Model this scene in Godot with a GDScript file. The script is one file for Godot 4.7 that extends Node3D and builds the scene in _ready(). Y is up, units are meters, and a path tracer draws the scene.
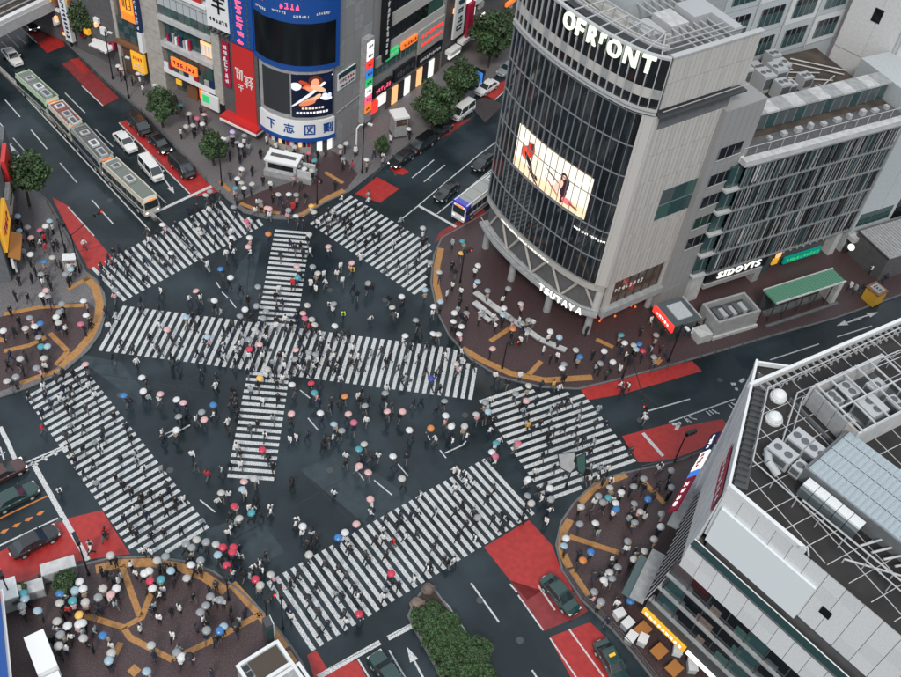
extends Node3D
# A rainy scramble crossing between a curved glass tower, a screen building and a white panelled building.
# Metres, y up. The camera stands 87.9 m above the road; the junction lies round (-10, 0, -80).

var M := {}
var taken := {}
var cube := BoxMesh.new()
var rng := RandomNumberGenerator.new()
var noise_fine: NoiseTexture2D
var noise_mid: NoiseTexture2D
var noise_big: NoiseTexture2D
var noise_bump: NoiseTexture2D


# ---------------------------------------------------------------- mesh builder
class Shape:
	var v := PackedVector3Array()
	var n := PackedVector3Array()
	var uv := PackedVector2Array()
	var has_uv := false

	func tri(a: Vector3, b: Vector3, c: Vector3) -> void:
		var m := (c - a).cross(b - a).normalized()
		for p: Vector3 in [a, b, c]:
			v.append(p)
			n.append(m)
			if has_uv: uv.append(Vector2.ZERO)

	func quad(a: Vector3, b: Vector3, c: Vector3, d: Vector3) -> void:
		# clockwise seen from the front
		var m := (c - a).cross(b - a).normalized()
		if m.length() < 0.5:
			m = (d - a).cross(c - a).normalized()
		var t := [a, b, c, a, c, d]
		for p: Vector3 in t:
			v.append(p)
			n.append(m)
		if has_uv:
			uv.append_array(PackedVector2Array([Vector2(0, 1), Vector2(0, 0), Vector2(1, 0), Vector2(0, 1), Vector2(1, 0), Vector2(1, 1)]))

	func smooth_quad(a: Vector3, b: Vector3, c: Vector3, d: Vector3, na: Vector3, nb: Vector3, nc: Vector3, nd: Vector3) -> void:
		v.append_array(PackedVector3Array([a, b, c, a, c, d]))
		n.append_array(PackedVector3Array([na, nb, nc, na, nc, nd]))
		if has_uv:
			uv.append_array(PackedVector2Array([Vector2(0, 1), Vector2(0, 0), Vector2(1, 0), Vector2(0, 1), Vector2(1, 0), Vector2(1, 1)]))

	func box(x: Transform3D, lo: Vector3, hi: Vector3) -> void:
		var p := []
		for k in 8:
			p.append(x * Vector3(hi.x if k & 1 else lo.x, hi.y if k & 2 else lo.y, hi.z if k & 4 else lo.z))
		quad(p[4], p[6], p[7], p[5])
		quad(p[1], p[3], p[2], p[0])
		quad(p[5], p[7], p[3], p[1])
		quad(p[0], p[2], p[6], p[4])
		quad(p[6], p[2], p[3], p[7])
		quad(p[0], p[4], p[5], p[1])

	func prism(poly: PackedVector2Array, y0: float, y1: float, bottom := true) -> void:
		# poly in x,z; any order
		var area := 0.0
		for i in poly.size():
			var a := poly[i]
			var b := poly[(i + 1) % poly.size()]
			area += a.x * b.y - b.x * a.y
		var q := poly.duplicate()
		if area < 0.0: q.reverse()
		var idx := Geometry2D.triangulate_polygon(q)
		for k in range(0, idx.size(), 3):
			var a := q[idx[k]]
			var b := q[idx[k + 1]]
			var c := q[idx[k + 2]]
			if (b - a).cross(c - a) < 0.0:
				var s := b
				b = c
				c = s
			tri(Vector3(a.x, y1, a.y), Vector3(b.x, y1, b.y), Vector3(c.x, y1, c.y))
			if bottom: tri(Vector3(a.x, y0, a.y), Vector3(c.x, y0, c.y), Vector3(b.x, y0, b.y))
		for i in q.size():
			var a := q[i]
			var b := q[(i + 1) % q.size()]
			quad(Vector3(b.x, y0, b.y), Vector3(b.x, y1, b.y), Vector3(a.x, y1, a.y), Vector3(a.x, y0, a.y))

	func tube(a: Vector3, b: Vector3, r0: float, r1: float, sides := 6, caps := true) -> void:
		var d := (b - a).normalized()
		var e := d.cross(Vector3.UP if absf(d.y) < 0.9 else Vector3.RIGHT).normalized()
		var f := d.cross(e)
		for k in sides:
			var t0 := TAU * k / sides
			var t1 := TAU * (k + 1) / sides
			var u0 := e * cos(t0) + f * sin(t0)
			var u1 := e * cos(t1) + f * sin(t1)
			smooth_quad(a + u0 * r0, b + u0 * r1, b + u1 * r1, a + u1 * r0, u0, u0, u1, u1)
			if caps:
				if r1 > 0.001: tri(b, b + u1 * r1, b + u0 * r1)
				if r0 > 0.001: tri(a, a + u0 * r0, a + u1 * r0)

	func lathe(profile: Array, sides: int, at := Transform3D()) -> void:
		# profile: Vector2(radius, height) from top to bottom
		for i in profile.size() - 1:
			var p: Vector2 = profile[i]
			var q: Vector2 = profile[i + 1]
			var s := Vector2(p.y - q.y, q.x - p.x).normalized()
			for k in sides:
				var t0 := TAU * k / sides
				var t1 := TAU * (k + 1) / sides
				var c0 := Vector3(cos(t0), 0, sin(t0))
				var c1 := Vector3(cos(t1), 0, sin(t1))
				var n0 := (at.basis * (c0 * s.x + Vector3.UP * s.y)).normalized()
				var n1 := (at.basis * (c1 * s.x + Vector3.UP * s.y)).normalized()
				smooth_quad(at * (c1 * q.x + Vector3.UP * q.y), at * (c1 * p.x + Vector3.UP * p.y), at * (c0 * p.x + Vector3.UP * p.y), at * (c0 * q.x + Vector3.UP * q.y), n1, n1, n0, n0)

	func strip(pts: PackedVector2Array, w: float, y: float) -> void:
		# a flat band along a polyline, mitred
		var l := PackedVector2Array()
		var r := PackedVector2Array()
		for i in pts.size():
			var d := (pts[mini(i + 1, pts.size() - 1)] - pts[maxi(i - 1, 0)]).normalized()
			var o := Vector2(-d.y, d.x) * w * 0.5
			l.append(pts[i] - o)
			r.append(pts[i] + o)
		for i in pts.size() - 1:
			quad(Vector3(r[i].x, y, r[i].y), Vector3(l[i].x, y, l[i].y), Vector3(l[i + 1].x, y, l[i + 1].y), Vector3(r[i + 1].x, y, r[i + 1].y))

	func mesh() -> ArrayMesh:
		var m := ArrayMesh.new()
		if v.is_empty(): return m
		var a := []
		a.resize(Mesh.ARRAY_MAX)
		a[Mesh.ARRAY_VERTEX] = v
		a[Mesh.ARRAY_NORMAL] = n
		if has_uv: a[Mesh.ARRAY_TEX_UV] = uv
		m.add_surface_from_arrays(Mesh.PRIMITIVE_TRIANGLES, a)
		return m


# ---------------------------------------------------------------- naming and tagging
func numbered(called: String) -> String:
	taken[called] = taken.get(called, -1) + 1
	return called if taken[called] == 0 else "%s_%03d" % [called, taken[called]]


func tag(o: Node, label := "", category := "", group := "", kind := "") -> Node:
	if label: o.set_meta("label", label)
	if category: o.set_meta("category", category)
	if group: o.set_meta("group", group)
	if kind: o.set_meta("kind", kind)
	return o


func thing(called: String, label: String, category: String, at := Vector3.ZERO, turn := 0.0, group := "") -> Node3D:
	var o := Node3D.new()
	o.name = numbered(called)
	add_child(o)
	o.position = at
	o.rotation.y = turn
	tag(o, label, category, group)
	return o


func setting(called: String) -> Node3D:
	var o := Node3D.new()
	o.name = numbered(called)
	add_child(o)
	tag(o, "", "", "", "structure")
	return o


func copy_of(o: Node3D, label: String, at: Vector3, turn: float) -> Node3D:
	var c: Node3D = o.duplicate()
	c.name = numbered(o.get_meta("stem", o.name))
	add_child(c)
	c.position = at
	c.rotation.y = turn
	c.set_meta("label", label)
	return c


func part(parent: Node, called: String, m: Mesh, mat: Material, x := Transform3D()) -> MeshInstance3D:
	var o := MeshInstance3D.new()
	o.name = called
	o.mesh = m
	o.material_override = mat
	o.transform = x
	parent.add_child(o, true)
	return o


func bx(parent: Node, called: String, mat: Material, x: Transform3D, u0: float, u1: float, v0: float, v1: float, n0: float, n1: float) -> MeshInstance3D:
	# a box in the frame x, drawn with the shared unit cube
	var s := Vector3(u1 - u0, v1 - v0, n1 - n0)
	var c := Vector3(u0 + u1, v0 + v1, n0 + n1) * 0.5
	return part(parent, called, cube, mat, x * Transform3D(Basis.from_scale(s.abs()), c))


func frame(a: Vector2, b: Vector2, y := 0.0) -> Transform3D:
	# x runs a -> b, y up, z outward (right-hand side of the walk seen from above)
	var u := Vector3(b.x - a.x, 0, b.y - a.y).normalized()
	return Transform3D(Basis(u, Vector3.UP, u.cross(Vector3.UP)), Vector3(a.x, y, a.y))


func v3(p: Vector2, y := 0.0) -> Vector3:
	return Vector3(p.x, y, p.y)


# ---------------------------------------------------------------- materials
func lin(r: float, g: float, b: float) -> Color:
	return Color(r, g, b).linear_to_srgb()


func mat(key: String, c: Color, rough := 0.7, metal := 0.0) -> StandardMaterial3D:
	var m := StandardMaterial3D.new()
	m.resource_name = key
	m.albedo_color = c
	m.roughness = rough
	m.metallic = metal
	M[key] = m
	return m


func ramp(a: Color, b: Color, lo := 0.0, hi := 1.0) -> Gradient:
	var gr := Gradient.new()
	gr.set_color(0, a)
	gr.set_color(1, b)
	gr.set_offset(0, lo)
	gr.set_offset(1, hi)
	return gr


func noise_tex(freq: float, octaves: int, gr: Gradient, seed_: int, size := 512, type := FastNoiseLite.TYPE_SIMPLEX_SMOOTH) -> NoiseTexture2D:
	var f := FastNoiseLite.new()
	f.seed = seed_
	f.noise_type = type
	f.frequency = freq
	f.fractal_octaves = octaves
	var t := NoiseTexture2D.new()
	t.width = size
	t.height = size
	t.seamless = true
	t.noise = f
	t.color_ramp = gr
	return t


func worn(key: String, c: Color, rough: float, tex: Texture2D, scale: float, metal := 0.0, world := true) -> StandardMaterial3D:
	var m := mat(key, c, rough, metal)
	m.albedo_texture = tex
	m.uv1_triplanar = true
	m.uv1_world_triplanar = world
	m.uv1_scale = Vector3.ONE * scale
	return m


func glow(key: String, c: Color, e: float) -> StandardMaterial3D:
	var m := mat(key, c, 0.4)
	m.emission_enabled = true
	m.emission = c
	m.emission_energy_multiplier = e
	return m


func make_materials() -> void:
	var g8 := func(a: float, b: float) -> Gradient: return ramp(Color(a, a, a), Color(b, b, b), 0.25, 0.75)
	noise_fine = noise_tex(0.09, 4, g8.call(0.93, 1.0), 3)
	noise_mid = noise_tex(0.02, 6, g8.call(0.9, 1.0), 5)
	noise_big = noise_tex(0.008, 6, g8.call(0.75, 1.0), 9)
	noise_bump = noise_tex(0.25, 3, g8.call(0.0, 1.0), 11)
	var wet := noise_tex(0.012, 5, ramp(Color(0.14, 0.14, 0.14), Color(0.4, 0.4, 0.4), 0.3, 0.7), 21)
	var a := worn("asphalt", lin(0.025, 0.039, 0.048), 1.0, noise_big, 0.02)
	a.roughness_texture = wet
	a.metallic_specular = 0.4
	a = worn("asphalt_patch", lin(0.035, 0.052, 0.062), 1.0, noise_mid, 0.06)
	a.roughness_texture = wet
	a.metallic_specular = 0.4
	a = worn("asphalt_patch_dark", lin(0.019, 0.03, 0.038), 1.0, noise_mid, 0.06)
	a.roughness_texture = wet
	a.metallic_specular = 0.4
	a = worn("asphalt_brown", lin(0.05, 0.04, 0.042), 0.5, noise_mid, 0.08)
	mat("tar", lin(0.014, 0.018, 0.022), 0.4)
	var wear := noise_tex(0.045, 6, ramp(Color(0.62, 0.64, 0.66), Color(1, 1, 1), 0.2, 0.5), 31)
	worn("road_white", lin(0.62, 0.63, 0.635), 0.5, wear, 0.3)
	var redwear := noise_tex(0.03, 6, ramp(Color(0.9, 0.88, 0.88), Color(1, 1, 1), 0.2, 0.8), 33)
	worn("road_red", lin(0.4, 0.028, 0.026), 0.45, redwear, 0.07)
	worn("road_red_dull", lin(0.24, 0.03, 0.032), 0.5, redwear, 0.05)
	worn("road_orange", lin(0.62, 0.2, 0.05), 0.5, noise_mid, 0.2)
	var brick := noise_tex(0.35, 2, ramp(Color(0.62, 0.6, 0.62), Color(1.0, 0.98, 0.96), 0.25, 0.75), 41, 512, FastNoiseLite.TYPE_CELLULAR)
	a = worn("paver", lin(0.105, 0.068, 0.072), 0.45, brick, 0.05)
	worn("paver_grey", lin(0.24, 0.245, 0.255), 0.5, brick, 0.05)
	worn("kerb", lin(0.14, 0.145, 0.15), 0.6, noise_fine, 0.4)
	worn("tactile", lin(0.42, 0.21, 0.07), 0.55, noise_mid, 0.25)
	worn("concrete", lin(0.33, 0.34, 0.35), 0.8, noise_mid, 0.1)
	worn("concrete_light", lin(0.5, 0.51, 0.52), 0.75, noise_mid, 0.08)
	worn("concrete_dark", lin(0.13, 0.14, 0.15), 0.8, noise_mid, 0.1)
	worn("panel_grey", lin(0.52, 0.505, 0.485), 0.55, noise_fine, 0.15)
	worn("panel_grey_alt", lin(0.48, 0.468, 0.45), 0.55, noise_fine, 0.15)
	worn("panel_grey_dark", lin(0.3, 0.3, 0.305), 0.6, noise_fine, 0.15)  # a separate, darker grey cladding, its own colour
	worn("panel_white", lin(0.7, 0.72, 0.735), 0.5, noise_fine, 0.12)
	worn("panel_white_alt", lin(0.65, 0.67, 0.69), 0.5, noise_fine, 0.12)
	worn("white_wall", lin(0.64, 0.65, 0.66), 0.6, noise_fine, 0.06)
	worn("blue_white", lin(0.46, 0.5, 0.53), 0.6, noise_fine, 0.06)
	mat("billboard_white", lin(0.7, 0.75, 0.78), 0.4)
	worn("roof_tar", lin(0.024, 0.021, 0.021), 0.75, noise_big, 0.06)
	worn("roof_brown", lin(0.08, 0.062, 0.05), 0.8, noise_big, 0.07)
	worn("roof_blue", lin(0.36, 0.42, 0.46), 0.45, noise_fine, 0.1)
	worn("roof_green", lin(0.1, 0.26, 0.18), 0.5, noise_fine, 0.15)
	worn("gravel", lin(0.12, 0.1, 0.08), 0.9, brick, 0.5)
	worn("steel", lin(0.45, 0.46, 0.47), 0.4, noise_fine, 0.3)
	worn("steel_dark", lin(0.06, 0.065, 0.07), 0.45, noise_fine, 0.3)
	worn("machine", lin(0.42, 0.44, 0.46), 0.5, noise_fine, 0.4)
	worn("machine_dark", lin(0.1, 0.11, 0.12), 0.6, noise_fine, 0.4)
	worn("beige_wall", lin(0.42, 0.4, 0.37), 0.7, noise_mid, 0.1)
	worn("brown_wall", lin(0.2, 0.15, 0.125), 0.6, noise_mid, 0.15)
	worn("dark_wall", lin(0.1, 0.1, 0.105), 0.7, noise_mid, 0.1)
	worn("timber", lin(0.22, 0.1, 0.05), 0.6, noise_mid, 0.3)
	mat("glass_navy", lin(0.012, 0.017, 0.022), 0.06).metallic_specular = 0.75
	mat("glass_black", lin(0.008, 0.01, 0.013), 0.08).metallic_specular = 0.6
	mat("glass_teal", lin(0.03, 0.07, 0.075), 0.08).metallic_specular = 0.7
	mat("glass_grey", lin(0.08, 0.1, 0.11), 0.1).metallic_specular = 0.7
	mat("glass_brown", lin(0.1, 0.065, 0.05), 0.1).metallic_specular = 0.6
	mat("glass_green", lin(0.05, 0.11, 0.1), 0.1).metallic_specular = 0.6
	mat("white_paint", lin(0.75, 0.76, 0.77), 0.35)
	mat("black_paint", lin(0.01, 0.011, 0.013), 0.35)
	mat("mullion", lin(0.2, 0.22, 0.24), 0.4)
	mat("blue_sign", lin(0.01, 0.07, 0.3), 0.4)
	mat("navy_sign", lin(0.01, 0.03, 0.11), 0.4)
	mat("red_sign", lin(0.55, 0.03, 0.03), 0.4)
	mat("crimson_sign", lin(0.35, 0.012, 0.05), 0.4)
	mat("screen_off", lin(0.004, 0.007, 0.01), 0.2)
	mat("screen_grey", lin(0.03, 0.034, 0.038), 0.5)
	worn("rock_pale", lin(0.16, 0.12, 0.11), 0.8, noise_mid, 0.5)
	mat("yellow_paint", lin(0.65, 0.36, 0.04), 0.5)
	mat("orange_cloth", lin(0.36, 0.15, 0.035), 0.7)
	glow("letter_light", lin(0.75, 0.88, 0.66), 0.6)
	glow("white_light", lin(0.9, 0.9, 0.86), 0.55)
	glow("warm_light", lin(1.0, 0.5, 0.22), 0.6)
	glow("orange_light", lin(0.85, 0.2, 0.03), 0.5)
	glow("yellow_light", lin(0.75, 0.38, 0.03), 0.35)
	glow("red_light", lin(0.9, 0.04, 0.03), 0.8)
	glow("pink_light", lin(0.9, 0.1, 0.2), 0.7)
	glow("teal_light", lin(0.0, 0.25, 0.2), 0.25)
	glow("green_light", lin(0.03, 0.4, 0.12), 0.6)
	glow("blue_light", lin(0.05, 0.22, 0.7), 0.4)


# ---------------------------------------------------------------- the setting
func zebra(a: Vector2, b: Vector2, c: Vector2, d: Vector2, count: int, cuts := {}, skip := []) -> Node3D:
	# a -> b: first to last stripe along one edge of the crossing, c -> d: the same along the other
	var z := setting("zebra_crossing")
	var dir := ((b - a) / float(count - 1)).normalized()
	for i in count:
		if i in skip: continue
		var t := float(i) / (count - 1)
		var p := a.lerp(b, t)
		var q := c.lerp(d, t)
		var lo: float = cuts[i][0] if i in cuts else 0.0
		var hi: float = cuts[i][1] if i in cuts else 1.0
		var e := dir * 0.225
		var s := p.lerp(q, lo)
		var f := p.lerp(q, hi)
		var sh := Shape.new()
		var k := [v3(s - e, 0.008), v3(s + e, 0.008), v3(f + e, 0.008), v3(f - e, 0.008)]
		if (k[2] - k[0]).cross(k[1] - k[0]).y < 0.0: k.reverse()
		sh.quad(k[0], k[1], k[2], k[3])
		part(z, "stripe", sh.mesh(), M.road_white)
	return z


func paint(parent: Node3D, called: String, m: Material, poly: Array, y := 0.005) -> MeshInstance3D:
	var q := PackedVector2Array(poly)
	var sh := Shape.new()
	for i in Geometry2D.triangulate_polygon(q).size() / 3:
		var idx := Geometry2D.triangulate_polygon(q)
		var a := v3(q[idx[i * 3]], y)
		var b := v3(q[idx[i * 3 + 1]], y)
		var c := v3(q[idx[i * 3 + 2]], y)
		if (c - a).cross(b - a).y < 0.0: sh.tri(a, c, b)
		else: sh.tri(a, b, c)
	return part(parent, called, sh.mesh(), m)


func line(parent: Node3D, called: String, m: Material, pts: Array, w: float, y := 0.009) -> MeshInstance3D:
	var sh := Shape.new()
	sh.strip(PackedVector2Array(pts), w, y)
	return part(parent, called, sh.mesh(), m)


func dashes(parent: Node3D, a: Vector2, b: Vector2, on: float, off: float, w := 0.15, m: Material = null) -> void:
	var l := a.distance_to(b)
	var s := 0.0
	while s < l:
		line(parent, "lane_dash", m if m else M.road_white, [a.lerp(b, s / l), a.lerp(b, minf(s + on, l) / l)], w)
		s += on + off


func arrow(parent: Node3D, at: Vector2, dir: Vector2, length := 3.6) -> void:
	var s := Vector2(-dir.y, dir.x)
	paint(parent, "lane_arrow", M.road_white, [at - dir * length * 0.5 + s * 0.1, at + dir * length * 0.1 + s * 0.1, at + dir * length * 0.1 + s * 0.42, at + dir * length * 0.5, at + dir * length * 0.1 - s * 0.42, at + dir * length * 0.1 - s * 0.1, at - dir * length * 0.5 - s * 0.1], 0.01)


func pavement(called: String, m: Material, kerb_line: Array, rest: Array) -> Node3D:
	# kerb_line: the edge along the road (gets a kerb); rest closes the polygon
	var s := setting(called)
	var inner := PackedVector2Array()
	var outer := PackedVector2Array(kerb_line)
	var all := PackedVector2Array(kerb_line + rest)
	var c := Vector2.ZERO
	for p in rest: c += p
	c /= rest.size()
	# inset by the kerb's width
	for i in outer.size():
		var d := (outer[mini(i + 1, outer.size() - 1)] - outer[maxi(i - 1, 0)]).normalized()
		var o := Vector2(-d.y, d.x)
		if not Geometry2D.is_point_in_polygon(outer[i] + o * 0.3, all): o = -o
		inner.append(outer[i] + o * 0.22)
	var slab := Shape.new()
	slab.prism(PackedVector2Array(Array(inner) + rest), -0.3, 0.14, false)
	part(s, "paving", slab.mesh(), m)
	var k := Shape.new()
	for i in outer.size() - 1:
		var q := PackedVector2Array([outer[i], outer[i + 1], inner[i + 1], inner[i]])
		k.prism(q, -0.3, 0.155, false)
	part(s, "kerb", k.mesh(), M.kerb)
	return s


func tactile(parent: Node3D, pts: Array, w := 0.6) -> void:
	var sh := Shape.new()
	sh.strip(PackedVector2Array(pts), w, 0.146)
	part(parent, "tactile_strip", sh.mesh(), M.tactile)


func build_setting() -> void:
	# one sheet of wet asphalt
	var road := setting("road")
	var sh := Shape.new()
	sh.quad(Vector3(-400, 0, 300), Vector3(-400, 0, -500), Vector3(500, 0, -500), Vector3(500, 0, 300))
	part(road, "asphalt", sh.mesh(), M.asphalt)
	# resurfaced patches and their tar joints
	for p in [[[Vector2(-25.04, -49.55), Vector2(-17.30, -54.73), Vector2(-13.31, -50.66), Vector2(-19.91, -45.40)], "asphalt_patch"], [[Vector2(-13.88, -60.61), Vector2(-9.65, -64.03), Vector2(-0.71, -58.38), Vector2(-3.48, -57.04), Vector2(-5.19, -54.57)], "asphalt_patch"], [[Vector2(-27.89, -90.78), Vector2(-26.15, -95.44), Vector2(-25.05, -84.40), Vector2(-27.99, -83.80)], "asphalt_patch"], [[Vector2(-2.17, -65.62), Vector2(0.21, -67.16), Vector2(3.25, -64.66), Vector2(1.15, -62.69)], "asphalt_patch_dark"], [[Vector2(-42.88, -72.21), Vector2(-36.96, -71.79), Vector2(-32.10, -67.30), Vector2(-32.85, -66.15)], "asphalt_patch"], [[Vector2(4.96, -66.60), Vector2(6.98, -69.78), Vector2(11.78, -63.73), Vector2(9.75, -60.78)], "asphalt_patch_dark"], [[Vector2(-22.98, -134.75), Vector2(-22.32, -135.51), Vector2(-22.06, -134.99), Vector2(-22.73, -134.24)], "asphalt_patch"]]:
		paint(road, "asphalt_patch", M[p[1]], p[0], 0.003)
	for p in [[Vector2(-18.77, -51.15), Vector2(-9.28, -60.11)], [Vector2(-13.88, -60.61), Vector2(-4.62, -52.88)], [Vector2(-32.01, -67.02), Vector2(-27.67, -71.56)], [Vector2(-44.84, -69.83), Vector2(-25.92, -69.33)], [Vector2(-29.65, -70.43), Vector2(-27.54, -67.85)], [Vector2(-6.32, -67.40), Vector2(2.28, -60.15)], [Vector2(-45.19, -75.28), Vector2(-35.80, -79.13)], [Vector2(-4.49, -66.32), Vector2(-2.03, -64.55)], [Vector2(-29.32, -61.90), Vector2(-22.75, -65.85)], [Vector2(-55.14, -113.25), Vector2(-50.72, -107.12)], [Vector2(-13.37, -96.20), Vector2(-3.24, -88.82)], [Vector2(-27.20, -93.24), Vector2(-24.82, -80.97)], [Vector2(1.25, -46.56), Vector2(6.19, -40.51)], [Vector2(8.12, -53.20), Vector2(14.47, -45.44)]]:
		line(road, "tar_joint", M.tar, p, 0.12, 0.004)
	for p in [[Vector2(-20.17, -72.97), Vector2(-18.19, -71.36)], [Vector2(-14.45, -67.64), Vector2(-13.04, -66.19)], [Vector2(-7.78, -61.41), Vector2(-6.99, -60.50)], [Vector2(-5.94, -60.68), Vector2(-3.78, -59.12)], [Vector2(-3.71, -63.18), Vector2(-2.44, -61.81)], [Vector2(-1.24, -68.03), Vector2(-0.67, -67.00)], [Vector2(0.58, -65.83), Vector2(1.35, -64.87)], [Vector2(-31.99, -89.35), Vector2(-31.05, -88.24)], [Vector2(-29.86, -86.64), Vector2(-29.11, -85.71)], [Vector2(-28.70, -85.08), Vector2(-27.73, -84.21)], [Vector2(-27.40, -83.92), Vector2(-26.36, -82.73)], [Vector2(-16.14, -71.44), Vector2(-14.80, -70.49)], [Vector2(-29.48, -62.42), Vector2(-28.16, -63.48)], [Vector2(-23.13, -55.22), Vector2(-21.26, -54.06)]]:
		line(road, "guide_dash", M.road_white, p, 0.14)
	line(road, "guide_line", M.road_white, [Vector2(-28.61, -62.43), Vector2(-26.79, -64.42)], 0.18)
	line(road, "guide_line", M.road_white, [Vector2(1.17, -65.52), Vector2(3.03, -66.96), Vector2(3.31, -67.57)], 0.16)

	for p in [Vector2(-29.75, -83.44), Vector2(-35.40, -67.13), Vector2(-10.76, -61.15), Vector2(-3.99, -75.24), Vector2(-19.54, -53.39), Vector2(-12.49, -53.96), Vector2(2.86, -71.22), Vector2(6.47, -48.45), Vector2(10.63, -44.86), Vector2(-15.81, -88.07), Vector2(-35.93, -50.66), Vector2(23.04, -74.15), Vector2(33.07, -82.21), Vector2(-47.40, -99.01), Vector2(-6.07, -112.87), Vector2(-8.79, -87.69), Vector2(-27.16, -58.31), Vector2(-20.82, -76.79)]:
		var mh := Shape.new()
		mh.lathe([Vector2(0, 0.011), Vector2(0.3, 0.011), Vector2(0.31, 0.004), Vector2(0.36, 0.009), Vector2(0.37, 0.0)], 16, Transform3D(Basis(), v3(p, 0.0)))
		part(road, "manhole_cover", mh.mesh(), M.steel_dark)
	# --- the seven crossings
	zebra(Vector2(-14.20, -47.25), Vector2(5.38, -65.41), Vector2(-8.49, -40.96), Vector2(11.24, -59.17), 31, {}, [])
	zebra(Vector2(-41.35, -71.03), Vector2(-21.51, -52.34), Vector2(-45.66, -65.56), Vector2(-26.47, -46.85), 31, {28: [0.00, 0.93], 29: [0.00, 0.77], 30: [0.00, 0.65]}, [0])
	zebra(Vector2(-45.19, -86.12), Vector2(-31.79, -104.16), Vector2(-39.55, -81.35), Vector2(-26.79, -98.15), 25, {22: [0.40, 1.00], 23: [0.67, 1.00], 24: [0.82, 1.00]}, [])
	zebra(Vector2(-20.58, -99.82), Vector2(-5.48, -89.46), Vector2(-16.25, -106.79), Vector2(-0.60, -96.83), 21, {16: [0.00, 0.90], 17: [0.00, 0.70], 18: [0.00, 0.55], 19: [0.00, 0.42], 20: [0.00, 0.28]}, [])
	zebra(Vector2(4.34, -73.43), Vector2(12.53, -61.25), Vector2(14.38, -79.81), Vector2(22.85, -67.53), 17, {0: [0.00, 0.48], 1: [0.00, 0.57], 2: [0.00, 0.70], 3: [0.00, 0.87], 16: [0.00, 0.37]}, [])
	zebra(Vector2(-39.26, -80.48), Vector2(3.51, -81.24), Vector2(-39.70, -73.05), Vector2(3.22, -73.60), 49, {45: [0.03, 1.00], 46: [0.17, 1.00], 47: [0.28, 1.00], 48: [0.35, 1.00]}, [])
	zebra(Vector2(-24.96, -97.62), Vector2(-21.16, -58.64), Vector2(-20.28, -98.03), Vector2(-16.32, -59.02), 45, {}, [20, 21, 22, 23, 24, 25, 26, 27])

	# --- road to the north-west (buses)
	var nw := setting("north_west_road_markings")
	paint(nw, "red_lane", M.road_red, [Vector2(-54.79, -97.98), Vector2(-52.17, -96.67), Vector2(-42.76, -87.65), Vector2(-44.87, -85.72), Vector2(-45.69, -85.92), Vector2(-49.48, -90.80)])
	line(nw, "lane_line", M.road_white, [Vector2(-52.10, -96.48), Vector2(-46.98, -91.74)], 0.16)
	line(nw, "median_line", M.road_white, [Vector2(-78.04, -129.55), Vector2(-40.50, -94.14)], 0.18)
	for p in [[Vector2(-62.89, -111.35), Vector2(-59.19, -107.68)], [Vector2(-56.40, -105.09), Vector2(-52.72, -101.47)], [Vector2(-49.64, -98.50), Vector2(-45.45, -94.46)], [Vector2(-69.12, -117.41), Vector2(-65.51, -113.94)], [Vector2(-64.51, -109.02), Vector2(-60.91, -105.64)], [Vector2(-69.37, -113.49), Vector2(-66.80, -111.13)], [Vector2(-66.68, -122.04), Vector2(-62.90, -118.45)]]:
		line(nw, "lane_dash", M.road_white, p, 0.16)
	paint(nw, "red_lane", M.road_red, [Vector2(-70.56, -133.08), Vector2(-68.52, -137.33), Vector2(-66.23, -133.35), Vector2(-68.08, -130.75)])
	paint(nw, "red_lane", M.road_red_dull, [Vector2(-74.71, -137.50), Vector2(-73.50, -142.69), Vector2(-68.52, -137.33), Vector2(-70.56, -133.08)])
	paint(nw, "red_lane", M.road_red_dull, [Vector2(-64.85, -128.40), Vector2(-63.17, -130.60), Vector2(-53.83, -121.81), Vector2(-55.36, -119.30)])
	paint(nw, "red_lane", M.road_red, [Vector2(-64.12, -129.76), Vector2(-63.17, -130.60), Vector2(-60.33, -127.88), Vector2(-60.81, -126.62)], 0.007)
	line(nw, "lane_line", M.road_white, [Vector2(-59.99, -123.49), Vector2(-55.36, -119.30)], 0.17)
	for p in [[Vector2(-61.69, -121.15), Vector2(-57.21, -117.02)], [Vector2(-54.55, -113.64), Vector2(-50.78, -110.17)], [Vector2(-76.21, -138.03), Vector2(-70.56, -133.08)], [Vector2(-74.18, -134.22), Vector2(-72.01, -132.38)], [Vector2(-76.75, -135.05), Vector2(-72.57, -131.03)], [Vector2(-75.78, -131.96), Vector2(-74.37, -130.84)], [Vector2(-76.61, -136.65), Vector2(-75.83, -135.93)]]:
		line(nw, "lane_dash", M.road_white, p, 0.16)
	paint(nw, "red_lane", M.road_red, [Vector2(-51.89, -116.04), Vector2(-50.83, -116.81), Vector2(-33.74, -104.27), Vector2(-34.82, -103.14), Vector2(-37.09, -101.97), Vector2(-37.97, -102.65)])
	line(nw, "lane_line", M.road_white, [Vector2(-51.82, -115.81), Vector2(-37.65, -102.50)], 0.17)
	line(nw, "stop_line", M.road_white, [Vector2(-41.46, -97.19), Vector2(-35.27, -104.80)], 0.45)
	line(nw, "lane_line", M.road_white, [Vector2(-44.69, -103.98), Vector2(-40.18, -99.99)], 0.17)
	arrow(nw, Vector2(-40.83, -103.53), (Vector2(-39.70, -102.03) - Vector2(-42.11, -105.02)).normalized())
	arrow(nw, Vector2(-41.69, -100.08), (Vector2(-40.82, -99.00) - Vector2(-42.70, -101.14)).normalized())

	# --- road to the north-east
	var ne := setting("north_east_road_markings")
	paint(ne, "red_lane", M.road_red, [Vector2(-15.94, -107.42), Vector2(-13.54, -111.85), Vector2(-10.11, -109.87), Vector2(-12.26, -106.26)])
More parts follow.
